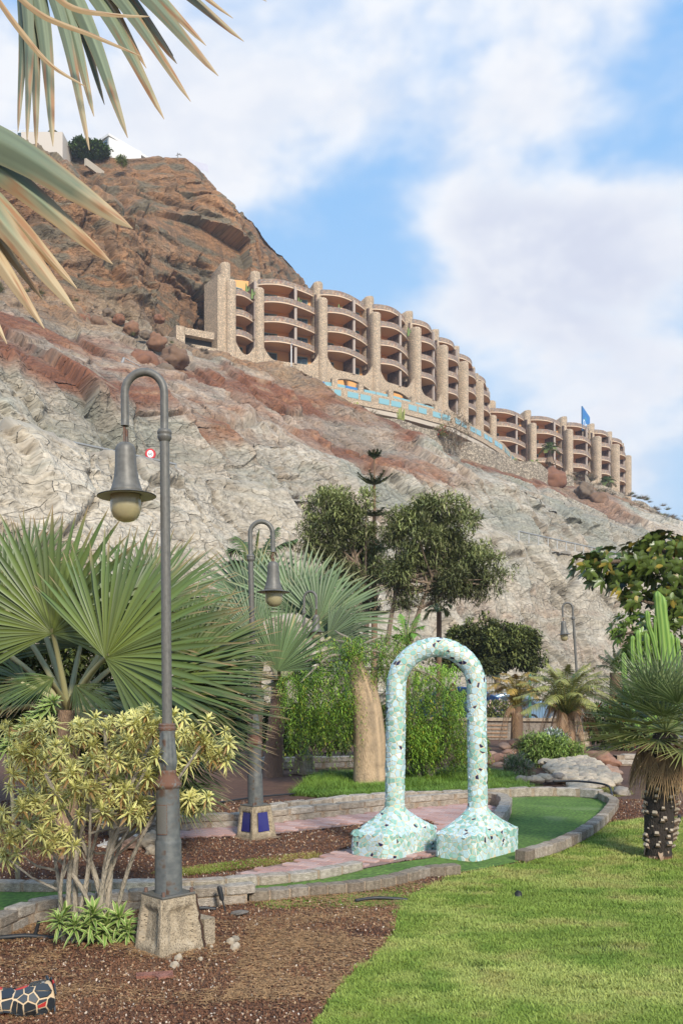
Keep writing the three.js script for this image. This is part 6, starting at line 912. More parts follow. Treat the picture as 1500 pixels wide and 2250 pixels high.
// feather palm fronds
function feather(mb, pts, len, { n = 40, col, w = .03, droop = .3, rach = .012, rachCol = [.3, .3, .1], up = V(0, 1, 0), vee = .5 }) {
  const c = new THREE.CatmullRomCurve3(pts); mb.tube(c.getPoints(14), t => rach * (1.1 - t), 5, rachCol);
  for (let i = 2; i <= n; i++) { const t = i / n, p = c.getPoint(t), tg = c.getTangent(t), s = tg.clone().cross(up).normalize(), nn = s.clone().cross(tg).normalize(), l = len * Math.sin(Math.PI * Math.min(1, .15 + t * .82)) ** .6 * rr(.85, 1.1); for (const q of [-1, 1]) { const tone = rr(.75, 1.25), cc = col(t); blade(mb, p, s.clone().multiplyScalar(q).addScaledVector(tg, .75).addScaledVector(nn, vee), nn, l, w, { seg: 3, droop: droop * rr(.6, 1.4), fold: .3, prof: x => [.6, 1, .8, .05][Math.round(x * 3)], col: (x) => mul3(cc, tone * (.9 + .2 * x)) }); } }
}
function featherPalm(label, px, d, crownPy, fronds, trunk, colour, leafLen, cat = 'palm tree', group, y0 = 0) {
  const o = V(at(px, 1500, d).x, y0, -d), P = thing('feather_palm', label, cat, o, group), top = V(...rel(px, crownPy, d, o)); if (trunk) { const mb = new MB(); mb.tube([V(0, -.1, 0), top.clone().multiplyScalar(.5), top], [trunk * 1.2, trunk, trunk * .9], 10, t => mul3([.24, .15, .09], .8 + .4 * noise(t * 40, 1, 3))); part('trunk', mb.geo(), M.bark, P); }
  for (const [ex, ey, ez, arch, dead] of fronds) { const e = V(...rel(ex, ey, d + ez, o)), mid = top.clone().lerp(e, .5).add(V(0, arch, 0)), mb = new MB(); feather(mb, [top, mid, e], leafLen * (dead ? .7 : 1), { n: 44, col: dead ? (t) => mix3([.25, .14, .07], [.33, .21, .11], rnd()) : colour, w: leafLen * .075, droop: dead ? .9 : .6, vee: dead ? -.3 : .15, rach: .02 * leafLen * 2.4, rachCol: dead ? [.24, .13, .07] : [.3, .27, .08] }); part(dead ? 'dead_frond' : 'frond', mb.geo(), M.frond, P); }
  return P;
}
const datePalm = (t) => mix3([.13, .17, .045], [.29, .28, .07], clamp(t + rr(-.3, .3)));
const ring = (cx, cy, R, n, seed) => { const r0 = rnd; rnd = mulberry(seed); const out = []; for (let i = 0; i < n; i++) { const a = i * 2.39996, el = lerp(1.15, -.05, i / n), h = R * Math.cos(el) * 1.2, ex = cx + Math.cos(a) * h, ey = cy - R * .85 * Math.sin(el) + R * .28 * (1 - Math.sin(el)), ez = Math.sin(a) * h / 100; out.push([ex, ey, ez, rr(.25, .42)]); } rnd = r0; return out; };
featherPalm('feather palm with hanging dead brown fronds before the far right lamp post', 1243, 20.5, 1572, [...ring(1243, 1535, 104, 34, 3), [1185, 1625, .2, .5, 1], [1205, 1645, -.3, .5, 1], [1300, 1640, .2, .5, 1], [1285, 1645, -.4, .45, 1], [1255, 1650, -.5, .3, 1], [1320, 1625, .4, .55, 1], [1225, 1640, -.5, .4, 1], [1175, 1640, -.2, .6, 1]], .22, datePalm, .26);
featherPalm('smaller feather palm with yellow orange fronds left of the larger feather palm', 1135, 24, 1552, [...ring(1128, 1525, 64, 20, 5), [1110, 1620, .1, .45, 1], [1130, 1630, -.2, .4, 1], [1165, 1615, .2, .5, 1], [1095, 1630, -.3, .4, 1]], .16, (t) => mix3([.26, .21, .04], [.42, .24, .045], clamp(t + rr(-.5, .2))), .22);
featherPalm('dark feather palm rising behind the blue green fan palm', 560, 19, 1290, [[505, 1205, 0, .3], [520, 1180, .4, .3], [570, 1165, 0, .2], [610, 1160, .3, .2], [650, 1185, 0, .3], [500, 1240, .5, .3], [590, 1200, .6, .3]], .14, (t) => mul3([.085, .125, .032], rr(.8, 1.3)), .42);
featherPalm('small bright green young palm between the olive like trees and the arch', 893, 26, 1420, [[865, 1375, 0, .15], [880, 1350, .2, .15], [900, 1345, 0, .12], [920, 1350, .2, .15], [930, 1375, 0, .2], [862, 1400, .3, .2], [915, 1395, -.3, .2]], .1, (t) => mul3([.13, .27, .04], rr(.8, 1.3)), .30);
featherPalm('slim palm with an orange brown trunk behind the top of the arch', 964, 30, 1345, [[935, 1338, 0, .15], [945, 1325, .3, .15], [990, 1330, 0, .15], [930, 1360, .2, .2], [985, 1350, .2, .15]], .09, (t) => mul3([.17, .26, .05], rr(.8, 1.3)), .28);
featherPalm('dark spiky cycad left of the large leaved tree', 1352, 27, 1478, [[1316, 1440, 0, .1], [1328, 1428, .2, .1], [1345, 1418, 0, .05], [1365, 1425, .2, .1], [1312, 1462, .2, .1], [1378, 1440, 0, .1], [1335, 1440, .4, .1]], .2, (t) => mul3([.08, .105, .045], rr(.8, 1.3)), .26, 'cycad');
// bottle tree with drooping sprays
const sprayCol = (r) => r < .1 ? [.36, .36, .035] : mix3([.085, .185, .015], [.235, .375, .04], r);
function spray(mb, p, L, n, size, tone = 1) { const a0 = rr(0, 6.28), out = rr(.05, .45), ph = rr(0, 6), wob = rr(.02, .07); for (let i = 0; i < n; i++) { const t = i / n, o = out * L * Math.sin(t * 1.6), q = V(p.x + Math.cos(a0) * o + wob * Math.sin(t * 6 + ph), p.y - L * t * (.35 + .65 * t) , p.z + Math.sin(a0) * o + wob * Math.cos(t * 5 + ph)); const a = i * 2.4 + rr(-.6, .6), c = mul3(sprayCol(rnd()), tone * rr(.65, 1.3)); blade(mb, q, V(Math.cos(a), rr(-.9, .1), Math.sin(a)), V(0, 1, 0), size * rr(.6, 1.3), size * .27, { seg: 2, droop: .3, fold: .2, prof: x => [.5, 1, .15][Math.round(x * 2)], col: () => c }); } }
{
  const d = 15, base = V(at(813, 1700, d).x, 0, -d), T = thing('bottle_tree', 'swollen pale bottle tree trunk with drooping green sprays, left of the arch', 'tree', base);
  const mb = new MB(), c = new THREE.CatmullRomCurve3([[815, 1725], [813, 1690], [811, 1620], [806, 1560], [797, 1510], [785, 1475], [778, 1445], [775, 1425]].map(([x, y]) => V(...rel(x, y, d, base)))); c.points[0].y = -.05;
  const rad = [[0, .30], [.15, .275], [.35, .255], [.55, .225], [.7, .17], [.82, .11], [.92, .08], [1, .07]], rAt = t => { let i = 0; while (i < rad.length - 2 && rad[i + 1][0] < t) i++; return lerp(rad[i][1], rad[i + 1][1], clamp((t - rad[i][0]) / (rad[i + 1][0] - rad[i][0]))); };
  mb.grid(61, 33, (r, k) => { const t = r / 60, p = c.getPoint(t), a = k / 32 * 6.2832, w = rAt(t) * (1 + .04 * noise(Math.cos(a) * 3, t * 9, Math.sin(a) * 3)), f = fbm(Math.cos(a) * 9, t * 5, Math.sin(a) * 9, 4) + .5 * noise(Math.cos(a) * 26, t * 3, Math.sin(a) * 26); return [p.x + Math.cos(a) * w, p.y, p.z - Math.sin(a) * w, mul3(mix3([.54, .385, .235], [.34, .25, .16], sstep(-.12, .25, f)), (1 - .2 * sstep(.75, 1, t)) * (1 - .22 * sstep(.25, .5, noise(Math.cos(a) * 2, t * 46, Math.sin(a) * 2)))), a * .25, t * 2.2]; });
  part('trunk', mb.geo(), M.bark, T);
  const limbs = [[[776, 1430], [768, 1405], [745, 1392], [735, 1385]], [[776, 1440], [790, 1420], [850, 1400], [900, 1430]], [[776, 1450], [730, 1440], [690, 1470], [660, 1500]], [[780, 1440], [760, 1412], [710, 1410], [690, 1420]], [[782, 1460], [850, 1440], [910, 1470], [960, 1500], [985, 1530]], [[790, 1470], [860, 1470], [940, 1480], [1000, 1540]], [[778, 1440], [720, 1455], [680, 1450], [640, 1490]], [[778, 1440], [820, 1430], [860, 1450], [880, 1490]]];
  limbs.forEach((l, i) => { const m = new MB(); m.tube(new THREE.CatmullRomCurve3(l.map(([x, y], k) => V(...rel(x, y, d + k * [.1, .25, -.2, .3, .35, .2, .25, -.1][i], base)))).getPoints(18), t => lerp(.032, .008, t), 7, [.27, .23, .17]); part('limb', m.geo(), M.bark, T); });
  const r0 = rnd; rnd = mulberry(66); const f = new MB();
  const put = (x0, x1, y0, y1, dz0, dz1, n, Lm, size, tone) => { for (let i = 0; i < n; i++) { const x = rr(x0, x1), p = V(...rel(x, rr(y0, y1), d + rr(dz0, dz1), base)); spray(f, p, Lm * rr(.25, 1.0) * (rnd() < .25 ? 1.5 : 1), 30, size * .62, tone * rr(.75, 1.15)); } };
  put(618, 775, 1470, 1550, -.7, .9, 330, .75, .085, 1); put(635, 775, 1550, 1610, -.5, .9, 170, .6, .08, .8); put(690, 850, 1400, 1480, -.6, .6, 150, .35, .07, 1.15); put(750, 800, 1395, 1440, -.5, .1, 60, .5, .07, 1.25); put(830, 900, 1390, 1480, -.3, .8, 150, .55, .07, 1.0); put(640, 680, 1580, 1640, -.2, .3, 26, .4, .06, .75);
  part('foliage', f.geo(), M.leaf, T);
  const w = new MB(), P2 = thing('weeping_shrub', 'dense drooping green shrub seen through the arch behind its legs', 'shrub', V(at(930, 1700, 15.8).x, 0, -15.8)), b2 = P2.position; const g = (x0, x1, y0, y1, n, L, tone, z0 = -.8, z1 = .8) => { for (let i = 0; i < n; i++) spray(w, at(rr(x0, x1), rr(y0, y1), 15.8 + rr(z0, z1)).sub(b2), L * rr(.3, 1.05) * (rnd() < .2 ? 1.4 : 1), 30, .052, tone * rr(.7, 1.15)); };
  g(890, 1012, 1495, 1590, 330, .8, .95); g(875, 1030, 1570, 1670, 400, .5, .72); g(895, 960, 1590, 1650, 110, .5, 1.15, -1.0, -.7); g(905, 1000, 1455, 1500, 90, .35, 1.45); g(980, 1020, 1510, 1560, 40, .3, 1.35); g(1020, 1072, 1620, 1660, 50, .35, .9); part('foliage', w.geo(), M.leaf, P2); const tm = new MB(); for (let i = 0; i < 5; i++) tm.tube([V(rr(-.2, .2), -.02, rr(-.2, .2)), V(rr(-.4, .4), .7, rr(-.3, .3)), V(rr(-.6, .6), 1.4, rr(-.4, .4))], [.04, .03, .012], 6, [.3, .26, .2]); part('stems', tm.geo(), M.bark, P2); rnd = r0;
}
// tall grass round the bottle tree and behind the back kerb
function grassBed(label, polyPx, n, h, cols, name = 'tall_grass') { const r0 = rnd; rnd = mulberry(polyPx[0][0] + 3); const poly = G2(polyPx), xs = poly.map(p => p[0]), zs = poly.map(p => p[1]), x0 = Math.min(...xs), x1 = Math.max(...xs), z0 = Math.min(...zs), z1 = Math.max(...zs), t = new MB(); for (let i = 0; i < 12; i++) { const a = rr(0, 6.28), d = V(Math.cos(a) * rr(.1, .8), 1, Math.sin(a) * rr(.1, .8)); blade(t, V(rr(-.06, .06), -.01, rr(-.06, .06)), d, V(-Math.cos(a), .3, -Math.sin(a)), rr(.5, 1) * h, .008, { seg: 3, droop: .35, fold: .2, prof: x => 1 - x * .9, col: (x) => mul3([1, 1, 1], .6 + .5 * x) }); } const pl = []; let k = 0; while (pl.length < n && k++ < n * 30) { const x = rr(x0, x1), z = rr(z0, z1); if (inPoly(x, z, poly)) pl.push([x, z]); }
  const im = new THREE.InstancedMesh(t.geo(), std({ vertexColors: true, roughness: .6 }), pl.length), o = new THREE.Object3D(), cc = new THREE.Color(); pl.forEach(([x, z], i) => { o.position.set(x, 0, z); o.rotation.y = rr(0, 6); const s = rr(.55, 1.15) * (.75 + .6 * noise(x * 1.3, z * 1.3, 3)); o.scale.set(1, s, 1); o.updateMatrix(); im.setMatrixAt(i, o.matrix); im.setColorAt(i, cc.setRGB(...mul3(mix3(cols[0], cols[1], clamp(.5 + fbm(x * 1.5, z * 1.5, 2, 3) * 1.6)), rr(.7, 1.25)))); }); im.name = numbered(name); tag(im, label, 'grass'); im.userData.kind = 'stuff'; scene.add(im); rnd = r0; }
grassBed('tall green grass growing round the foot of the bottle tree behind the back kerb', [[640, 1748], [700, 1700], [780, 1700], [900, 1700], [1060, 1690], [1110, 1700], [1180, 1742], [1060, 1750], [900, 1752], [760, 1758]], 5200, .30, [[.10, .20, .02], [.20, .32, .04]]);
grassBed('low yellow green ground cover strip beside the brick path behind the nearest lamp post', [[340, 1918], [430, 1905], [560, 1888], [690, 1876], [700, 1882], [600, 1900], [480, 1914], [400, 1922]], 1800, .05, [[.20, .25, .03], [.33, .28, .07]], 'ground_cover');
grassBed('patchy weeds in front of the worn kerb left of the arch', [[560, 1985], [700, 1972], [840, 1960], [930, 1940], [930, 1958], [860, 1990], [700, 1992], [600, 1994]], 900, .055, [[.17, .28, .03], [.26, .33, .06]], 'ground_cover');
grassBed('short worn grass in front of the cobbled slope', [[1170, 1742], [1240, 1738], [1360, 1728], [1390, 1745], [1340, 1752]], 1200, .05, [[.22, .24, .04], [.32, .25, .08]], 'ground_cover');
// low shrubs of the rockery
const lowShrub = (name, label, px, d, blobs, col, o = {}) => tree(name, label, px, d, blobs, [[[px, 1690], [px, 1660], [px, 1650]]], .02, col, { n: 5000, len: .10, w: .022, spread: .09, cat: 'shrub', shell: .35, ...o });
lowShrub('flower_shrub', 'bright green loose shrub in the rockery right of the arch', 1210, 18.5, [[1180, 1640, 40, 28], [1225, 1650, 45, 30], [1255, 1650, 24, 22], [1200, 1660, 50, 24]], (r) => mix3([.13, .22, .035], [.27, .36, .08], r));
lowShrub('lavender_bush', 'dark lavender clump with pale tips at the left of the rockery', 1136, 16.8, [[1136, 1690, 30, 26], [1130, 1672, 22, 12, 0, 1.3]], (r) => r < .25 ? [.38, .33, .28] : mix3([.07, .12, .03], [.16, .23, .09], r), { n: 2600, w: .012 });
lowShrub('lavender_bush', 'dark lavender clump above the other one, beside the reddish rocks', 1160, 18.6, [[1160, 1645, 24, 28]], (r) => r < .15 ? [.30, .22, .16] : mix3([.06, .11, .03], [.15, .21, .06], r), { n: 2200, w: .012 });
lowShrub('flower_shrub', 'small rounded shrub with grey white flower heads behind the bright green shrub', 1214, 19.4, [[1214, 1625, 26, 18]], (r) => r < .5 ? [.46, .50, .47] : [.13, .2, .08], { n: 2000, w: .02 });
lowShrub('flower_shrub', 'pink flowering bush above the retaining wall in front of the parked car', 1100, 29.5, [[1095, 1565, 40, 22], [1070, 1575, 24, 18], [1130, 1572, 26, 18]], (r) => r < .14 ? [.55, .38, .36] : mix3([.11, .15, .03], [.22, .22, .07], r), { n: 3500, len: .11, w: .035 });
lowShrub('flower_shrub', 'dark green shrubs with small orange red flowers behind the small fan palm', 1370, 23.5, [[1330, 1590, 50, 45], [1390, 1600, 50, 40], [1440, 1590, 45, 45], [1360, 1560, 40, 24, .4]], (r) => r < .05 ? [.48, .09, .03] : mix3([.05, .085, .02], [.12, .17, .035], r), { n: 7000, len: .15, w: .05 });
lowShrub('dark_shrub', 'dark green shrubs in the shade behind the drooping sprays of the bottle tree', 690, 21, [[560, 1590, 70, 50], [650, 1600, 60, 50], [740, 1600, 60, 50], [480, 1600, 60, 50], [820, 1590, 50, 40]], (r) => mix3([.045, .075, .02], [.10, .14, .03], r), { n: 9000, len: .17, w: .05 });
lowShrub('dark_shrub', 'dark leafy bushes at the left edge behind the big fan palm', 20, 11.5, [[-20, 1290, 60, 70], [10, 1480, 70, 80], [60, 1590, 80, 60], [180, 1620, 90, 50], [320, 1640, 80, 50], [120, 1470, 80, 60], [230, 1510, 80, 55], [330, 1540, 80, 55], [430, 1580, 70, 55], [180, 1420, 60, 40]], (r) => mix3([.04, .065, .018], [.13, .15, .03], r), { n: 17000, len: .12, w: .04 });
{ const t = thing('pale_tree_trunk', 'slim pale grey trunk beside the second lamp post', 'tree trunk', V(at(607, 1690, 17).x, 0, -17)), m = new MB(); m.tube([V(0, -.05, 0), V(.0, .8, 0), V(.03, 1.7, 0), V(.06, 2.3, 0)], t2 => .14 - .03 * t2 + .008 * Math.sin(t2 * 50), 12, t2 => mul3([.43, .37, .31], .85 + .25 * noise(t2 * 25, 1, 1))); part('trunk', m.geo(), M.bark, t); }
// ---------------------------------------------------------------- street: wall, fence, cars
{
  const w = thing('garden_wall', 'low rendered garden wall with a pale coping and brick ornaments, right of the arch', 'wall'), A = V(at(560, 1500, 30).x, 0, -30), B = V(at(1420, 1500, 27.5).x, 0, -27.5), F = faceFrame(A, B), a = Math.atan2(-F.e.z, F.e.x), box = (u, o, y, sx, sy, sz, nm, mat) => { const mb = new MB(), p = V(...F.w(u, o, y)); mb.box(p.x, p.y, p.z, sx, sy, sz, a, [1, 1, 1]); return part(nm, mb.geo(false), mat, w); };
  box(F.L / 2, 0, .2, F.L, .72, .25, 'wall_body', std({ color: new THREE.Color(.33, .285, .24), map: concreteTex, roughness: 1 })); box(F.L / 2, 0, .6, F.L + .1, .09, .4, 'coping', std({ color: new THREE.Color(.46, .37, .27), map: concreteTex }));
  const bm = std({ color: new THREE.Color(.40, .24, .14) }); const du = (px) => { const k = (px - 750) / FOC; /* solve on the line */ const t = (k * -A.z - A.x) / (F.e.x + k * F.e.z); return t; };
  for (const px of [1078, 1102]) { const u = du(px), q = [[-.1, .42], [.1, .42], [-.1, .3], [-.1, .18], [.1, .18], [-.1, .06], [.1, .06], [.1, .3]]; q.forEach(([x, y], i) => box(u + x * .9, .14, y, .16, .035, .03, 'brick', bm)); }
}
{
  const f = thing('mesh_fence', 'green post and wire mesh fence on top of the garden wall', 'fence'), z = -31, mat = std({ color: new THREE.Color(.03, .13, .085), roughness: .5 }), y0 = .0, y1 = at(0, 1482, 31).y;
  for (const px of [760, 850, 963, 1062, 1163, 1260, 1370]) { const p = at(px, 1500, 31), mb = new MB(); mb.box(p.x, (y0 + y1) / 2, z, .09, y1 - y0 + .05, .09); part('fence_post', mb.geo(false), mat, f); }
  const xa = at(700, 1500, 31).x, xb = at(1440, 1500, 31).x, wm = new MB(); for (let x = xa; x < xb; x += .1) wm.box(x, (y0 + y1) / 2 + .2, z, .008, y1 - y0 - .4, .008); for (let k = 0; k < 4; k++) wm.box((xa + xb) / 2, lerp(.45, y1 - .06, k / 3), z + .012, xb - xa, .022, .012); stuffPart('wire_mesh', wm.geo(false), std({ color: new THREE.Color(.035, .06, .05), roughness: .6 }), f);
}
function car(label, pos, turn, paint) {
  const C = thing('parked_car', label, 'car', pos, null, turn), mp = new THREE.MeshPhysicalMaterial({ color: new THREE.Color(...paint), roughness: .35, metalness: .3, clearcoat: .8 }), gl = new THREE.MeshPhysicalMaterial({ color: new THREE.Color(.04, .055, .07), roughness: .08, clearcoat: .8 });
  const body = new THREE.Shape(); body.moveTo(-2.05, .35); body.lineTo(-2.08, .62); body.quadraticCurveTo(-2.02, .82, -1.5, .88); body.lineTo(-1.0, .93); body.quadraticCurveTo(-.45, 1.36, .0, 1.42); body.quadraticCurveTo(.8, 1.45, 1.3, 1.28); body.quadraticCurveTo(1.75, 1.05, 1.98, .95); body.lineTo(2.05, .6); body.lineTo(2.0, .32); body.closePath();
  const g = new THREE.ExtrudeGeometry(body, { depth: 1.5, bevelEnabled: true, bevelSize: .09, bevelThickness: .12, bevelSegments: 4, curveSegments: 10 }); g.translate(0, 0, -.75); part('body', g, mp, C);
  const win = new THREE.Shape(); win.moveTo(-.92, .95); win.quadraticCurveTo(-.42, 1.3, .0, 1.345); win.quadraticCurveTo(.7, 1.37, 1.15, 1.22); win.lineTo(1.5, 1.0); win.closePath(); const wg = new THREE.ExtrudeGeometry(win, { depth: 1.772, bevelEnabled: false }); wg.translate(0, 0, -.886); part('side_window', wg, gl, C);
  const ws = new MB(); ws.quad(ws.v(-1.06, 1.0, .62), ws.v(-1.06, 1.0, -.62), ws.v(-.42, 1.445, -.56), ws.v(-.42, 1.445, .56)); part('windscreen', ws.geo(false), gl, C); const rw = new MB(); rw.quad(rw.v(1.86, 1.1, .6), rw.v(1.86, 1.1, -.6), rw.v(1.36, 1.385, -.55), rw.v(1.36, 1.385, .55)); part('rear_window', rw.geo(false), gl, C);
  for (const [x, s] of [[-1.3, 1], [1.25, 1], [-1.3, -1], [1.25, -1]]) { const t = part('wheel', new THREE.TorusGeometry(.24, .09, 10, 24), std({ color: new THREE.Color(.02, .02, .02) }), C, V(x, .33, s * .8)); part('rim', new THREE.CylinderGeometry(.2, .2, .1, 18).rotateX(Math.PI / 2), std({ color: new THREE.Color(.4, .4, .42), metalness: .7, roughness: .4 }), t); }
  for (const s of [-1, 1]) { const h = part('headlight', new THREE.SphereGeometry(.13, 12, 8), new THREE.MeshPhysicalMaterial({ color: 0xdddddd, roughness: .1, clearcoat: 1 }), C, V(-1.98, .72, s * .6)); h.scale.set(.6, .7, 1.4); const d = part('door_line', new THREE.BoxGeometry(.012, .7, .01), gl, C, V(.2, .72, s * .872)); part('mirror', new THREE.SphereGeometry(.09, 10, 8), mp, C, V(-.85, 1.02, s * .95)); }
}
car('light blue parked car seen right of the arch behind the fence', V(at(1092, 1500, 39.5).x, -.15, -39.5), .15, [.17, .27, .38]);
car('blue parked car partly hidden behind the left side of the arch opening', V(at(985, 1500, 37).x, .12, -37), -.05, [.06, .15, .36]);
{ const s = thing('orange_sign', 'oval orange sign on a post behind the fence, seen through the arch', 'sign', V(at(994, 1500, 34).x, 0, -34)), y = at(0, 1511, 34).y, g = new THREE.CylinderGeometry(.12, .12, .03, 24).rotateX(Math.PI / 2); const m = part('board', g, std({ color: new THREE.Color(.62, .24, .13), roughness: .5 }), s, V(0, y, 0)); m.scale.set(1, 1.45, 1); const b = new MB(); b.box(0, .03, .022, .12, .02, .01, 0, [.8, .7, .6]); b.box(0, -.02, .022, .10, .02, .01, 0, [.8, .7, .6]); part('lettering', b.geo(false), M.plain, m); const q = new MB(); q.box(0, y / 2 - .1, -.03, .05, y, .05, 0, [.3, .3, .3]); part('post', q.geo(false), M.plain, s); }
// street surface behind the wall
{ const g = new THREE.PlaneGeometry(90, 13); g.rotateX(-Math.PI / 2); const m = struct('road', g, std({ color: new THREE.Color(.06, .06, .06), map: grainTex })); m.position.set(0, -.02, -40); m.rotation.y = 0; const k = new MB(); k.box(0, .04, -46.4, 90, .14, .3); struct('road_kerb', k.geo(false), M.concretePlain); }
// ---------------------------------------------------------------- on the cliff: road edge, rails, sign, wire posts, plants
{
  const rail = (label, s0, s1, t, y, hgt, posts) => { const r = thing('guard_rail', label, 'guard rail'), mat = std({ color: new THREE.Color(.30, .30, .29), metalness: .3, roughness: .45 }), A = ST(s0, t, y), B = ST(s1, t, y), n = posts; const mb = new MB(), pts = []; for (let i = 0; i <= n; i++) pts.push(A.clone().lerp(B, i / n).setY(y + hgt)); mb.tube(pts, .09, 6); const g = mb.geo(); part('rail_beam', g, mat, r); for (let i = 0; i <= n; i += 1) { const q = new MB(), p = pts[i]; q.box(p.x, p.y - hgt / 2 - .2, p.z, .14, hgt + .5, .09); part('rail_post', q.geo(false), mat, r); } };
  rail('grey guard rail along the cliff road on the right above the round bush', 88, 117, 57.2, 18.6, .65, 14);
  rail('pale guard rail along the cliff road beside the round speed sign', 25, 42, 58.5, 18.4, .55, 8);
}
{
  const s = thing('speed_sign', 'round red and white speed limit sign reading 60 beside the cliff road', 'traffic sign', at(331, 1036, 70)), L = 37 / FOC * 70; const q = new MB(); q.box(0, L / 2, -.05, .09, L + .6, .09, 0, [.6, .6, .6]); part('pole', q.geo(false), M.plain, s);
  const cv = document.createElement('canvas'); cv.width = cv.height = 128; const c = cv.getContext('2d'); c.fillStyle = '#c3141f'; c.fillRect(0, 0, 128, 128); c.fillStyle = '#f2f2f0'; c.beginPath(); c.arc(64, 64, 44, 0, 7); c.fill(); c.fillStyle = '#111418'; c.font = 'bold 54px sans-serif'; c.textAlign = 'center'; c.textBaseline = 'middle'; c.fillText('60', 64, 67); const tx = new THREE.CanvasTexture(cv); tx.colorSpace = THREE.SRGBColorSpace;
  const d = part('disc', new THREE.CircleGeometry(.40, 32), std({ map: tx, roughness: .5 }), s, V(0, L + .05, .06)); d.scale.x = .86; d.rotation.y = .2; const b = part('rim', new THREE.CylinderGeometry(.41, .41, .05, 28).rotateX(Math.PI / 2), std({ color: new THREE.Color(.4, .02, .03) }), s, V(0, L + .05, .02)); b.rotation.y = .2;
}
{
  const mat = std({ color: new THREE.Color(.40, .41, .42), metalness: .4, roughness: .5 }); const bar = (label, a, b, d) => { const A = at(...a, d), B = at(...b, d), t = thing('barrier_post', label, 'post'), m = new MB(); m.tube([A, B], .16, 6); part('steel_post', m.geo(), mat, t); return [A, B]; };
  const [a0, a1] = bar('leaning steel rockfall post left of the nearest lamp arch', [258, 826], [273, 786], 100); const [b0, b1] = bar('leaning steel rockfall post on the red rock right of the nearest lamp arch', [472, 900], [486, 856], 108);
  const t = thing('rockfall_net', 'sagging rockfall wire between the two steel posts', 'wire'), m = new MB(); for (const [p, q] of [[a1, b1], [a0.clone().lerp(a1, .3), b0.clone().lerp(b1, .2)]]) { const c = new THREE.QuadraticBezierCurve3(p, p.clone().lerp(q, .55).add(V(0, -1.6, 1)), q); m.tube(c.getPoints(20), .045, 4); } part('wire', m.geo(), mat, t);
}
// lamp pole in front of the terrace
{ const p = at(640, 818, 130), t = thing('terrace_pole', 'thin white pole standing in front of the first balconies of the larger hotel block', 'pole', p), m = new MB(); m.tube([V(0, -1, 0), V(0, 61 / FOC * 130, 0)], .09, 7, [.7, .68, .66]); m.tube([V(0, 60.5 / FOC * 130, 0), V(.25, 61 / FOC * 130, .3)], .1, 7, [.7, .68, .66]); part('pole', m.geo(), M.plain, t); }
// plants on the ledge and slope
const tuftGeo = (col, n, h, w) => { const mb = new MB(); for (let i = 0; i < n; i++) { const a = rr(0, 6.28), r = Math.sqrt(rnd()), d = V(Math.cos(a) * r * 1.2, rr(.3, 1), Math.sin(a) * r * 1.2); const c = mul3(mix3(col[0], col[1], rnd()), rr(.75, 1.25)); blade(mb, V(Math.cos(a) * r * .35, 0, Math.sin(a) * r * .35), d, V(0, 1, .3), h * rr(.5, 1), w, { seg: 2, droop: .1, fold: .2, prof: t => 1 - t * .8, col: () => c }); } return mb.geo(); };
{
  const dry = [tuftGeo([[.25, .20, .14], [.36, .29, .19]], 90, 1, .07), tuftGeo([[.20, .175, .14], [.29, .25, .20]], 90, 1, .07), tuftGeo([[.14, .16, .06], [.25, .24, .10]], 90, 1, .08)]; const r0 = rnd; rnd = mulberry(17);
  const clumps = []; for (let s = 94; s < 215; s += .95) clumps.push([s, s < 152 ? 86.8 + rr(0, 2.5) : 89 + (s - 152) * .05 + rr(-3, 3), s < 152 ? 40.2 : 41.4 - (s > 200 ? .6 : 0), rr(.7, 1.5)]); for (let i = 0; i < 46; i++) { const s = rr(24, 125); clumps.push([s, rr(57.5, 63), 18.3, rr(.35, .9)]); } for (let i = 0; i < 40; i++) { const s = rr(40, 90); clumps.push([s, rr(93, 108), null, rr(.3, .9)]); } for (let i = 0; i < 70; i++) { const s = rr(150, 214); clumps.push([s, 84 + (s - 150) * .08 + rr(-4, 4), null, rr(.5, 1.3)]); }
  const im = dry.map(g => []); clumps.forEach((c, i) => im[Math.floor(rnd() * 3)].push(c));
  im.forEach((list, k) => { const m = new THREE.InstancedMesh(dry[k], M.leafDull, list.length), o = new THREE.Object3D(); list.forEach(([s, t, y, h], i) => { let p; if (y === null) { const pr = profileAt(s); let j = 4; while (j < 9 && pr[j + 1][0] < t) j++; const f = (t - pr[j][0]) / (pr[j + 1][0] - pr[j][0]); p = ST(s, t, lerp(pr[j][1], pr[j + 1][1], f)); } else p = ST(s, t, y); o.position.copy(p); o.rotation.y = rr(0, 6); o.scale.setScalar(h); o.updateMatrix(); m.setMatrixAt(i, o.matrix); }); m.name = ['dry_scrub', 'grey_scrub', 'green_scrub'][k]; tag(m, ['straw coloured dry scrub along the hotel ledge', 'grey brown dry scrub along the hotel ledge', 'dull green scrub along the hotel ledge'][k], 'scrub'); m.userData.kind = 'stuff'; scene.add(m); }); rnd = r0;
}
const pencil = (label, px, py, d, h, cat = 'succulent') => { const t = thing('candelabra_plant', label, cat, at(px, py, d)); for (let i = 0; i < 11; i++) { const a = i / 11 * 6.28, m = new MB(), r = rr(.3, .75) * h * .45; m.tube([V(0, 0, 0), V(Math.cos(a) * r * .8, h * .3, Math.sin(a) * r * .8), V(Math.cos(a) * r, h * rr(.75, 1.05), Math.sin(a) * r)], [.1, .11, .07].map(x => x * h / 2), 6, mul3([.34, .37, .11], rr(.8, 1.2))); part('stem', m.geo(), M.leafDull, t); } };
pencil('yellow green candelabra plant below the terrace, the left one', 776, 918, 128, 2.3); pencil('yellow green candelabra plant below the terrace, right of the other one', 882, 930, 136, 2.2); pencil('yellow green candelabra plant at the right end of the terrace', 1084, 1010, 168, 2.2); pencil('low yellow green succulent left of the left hillside palm', 1130, 1020, 170, 1.2);
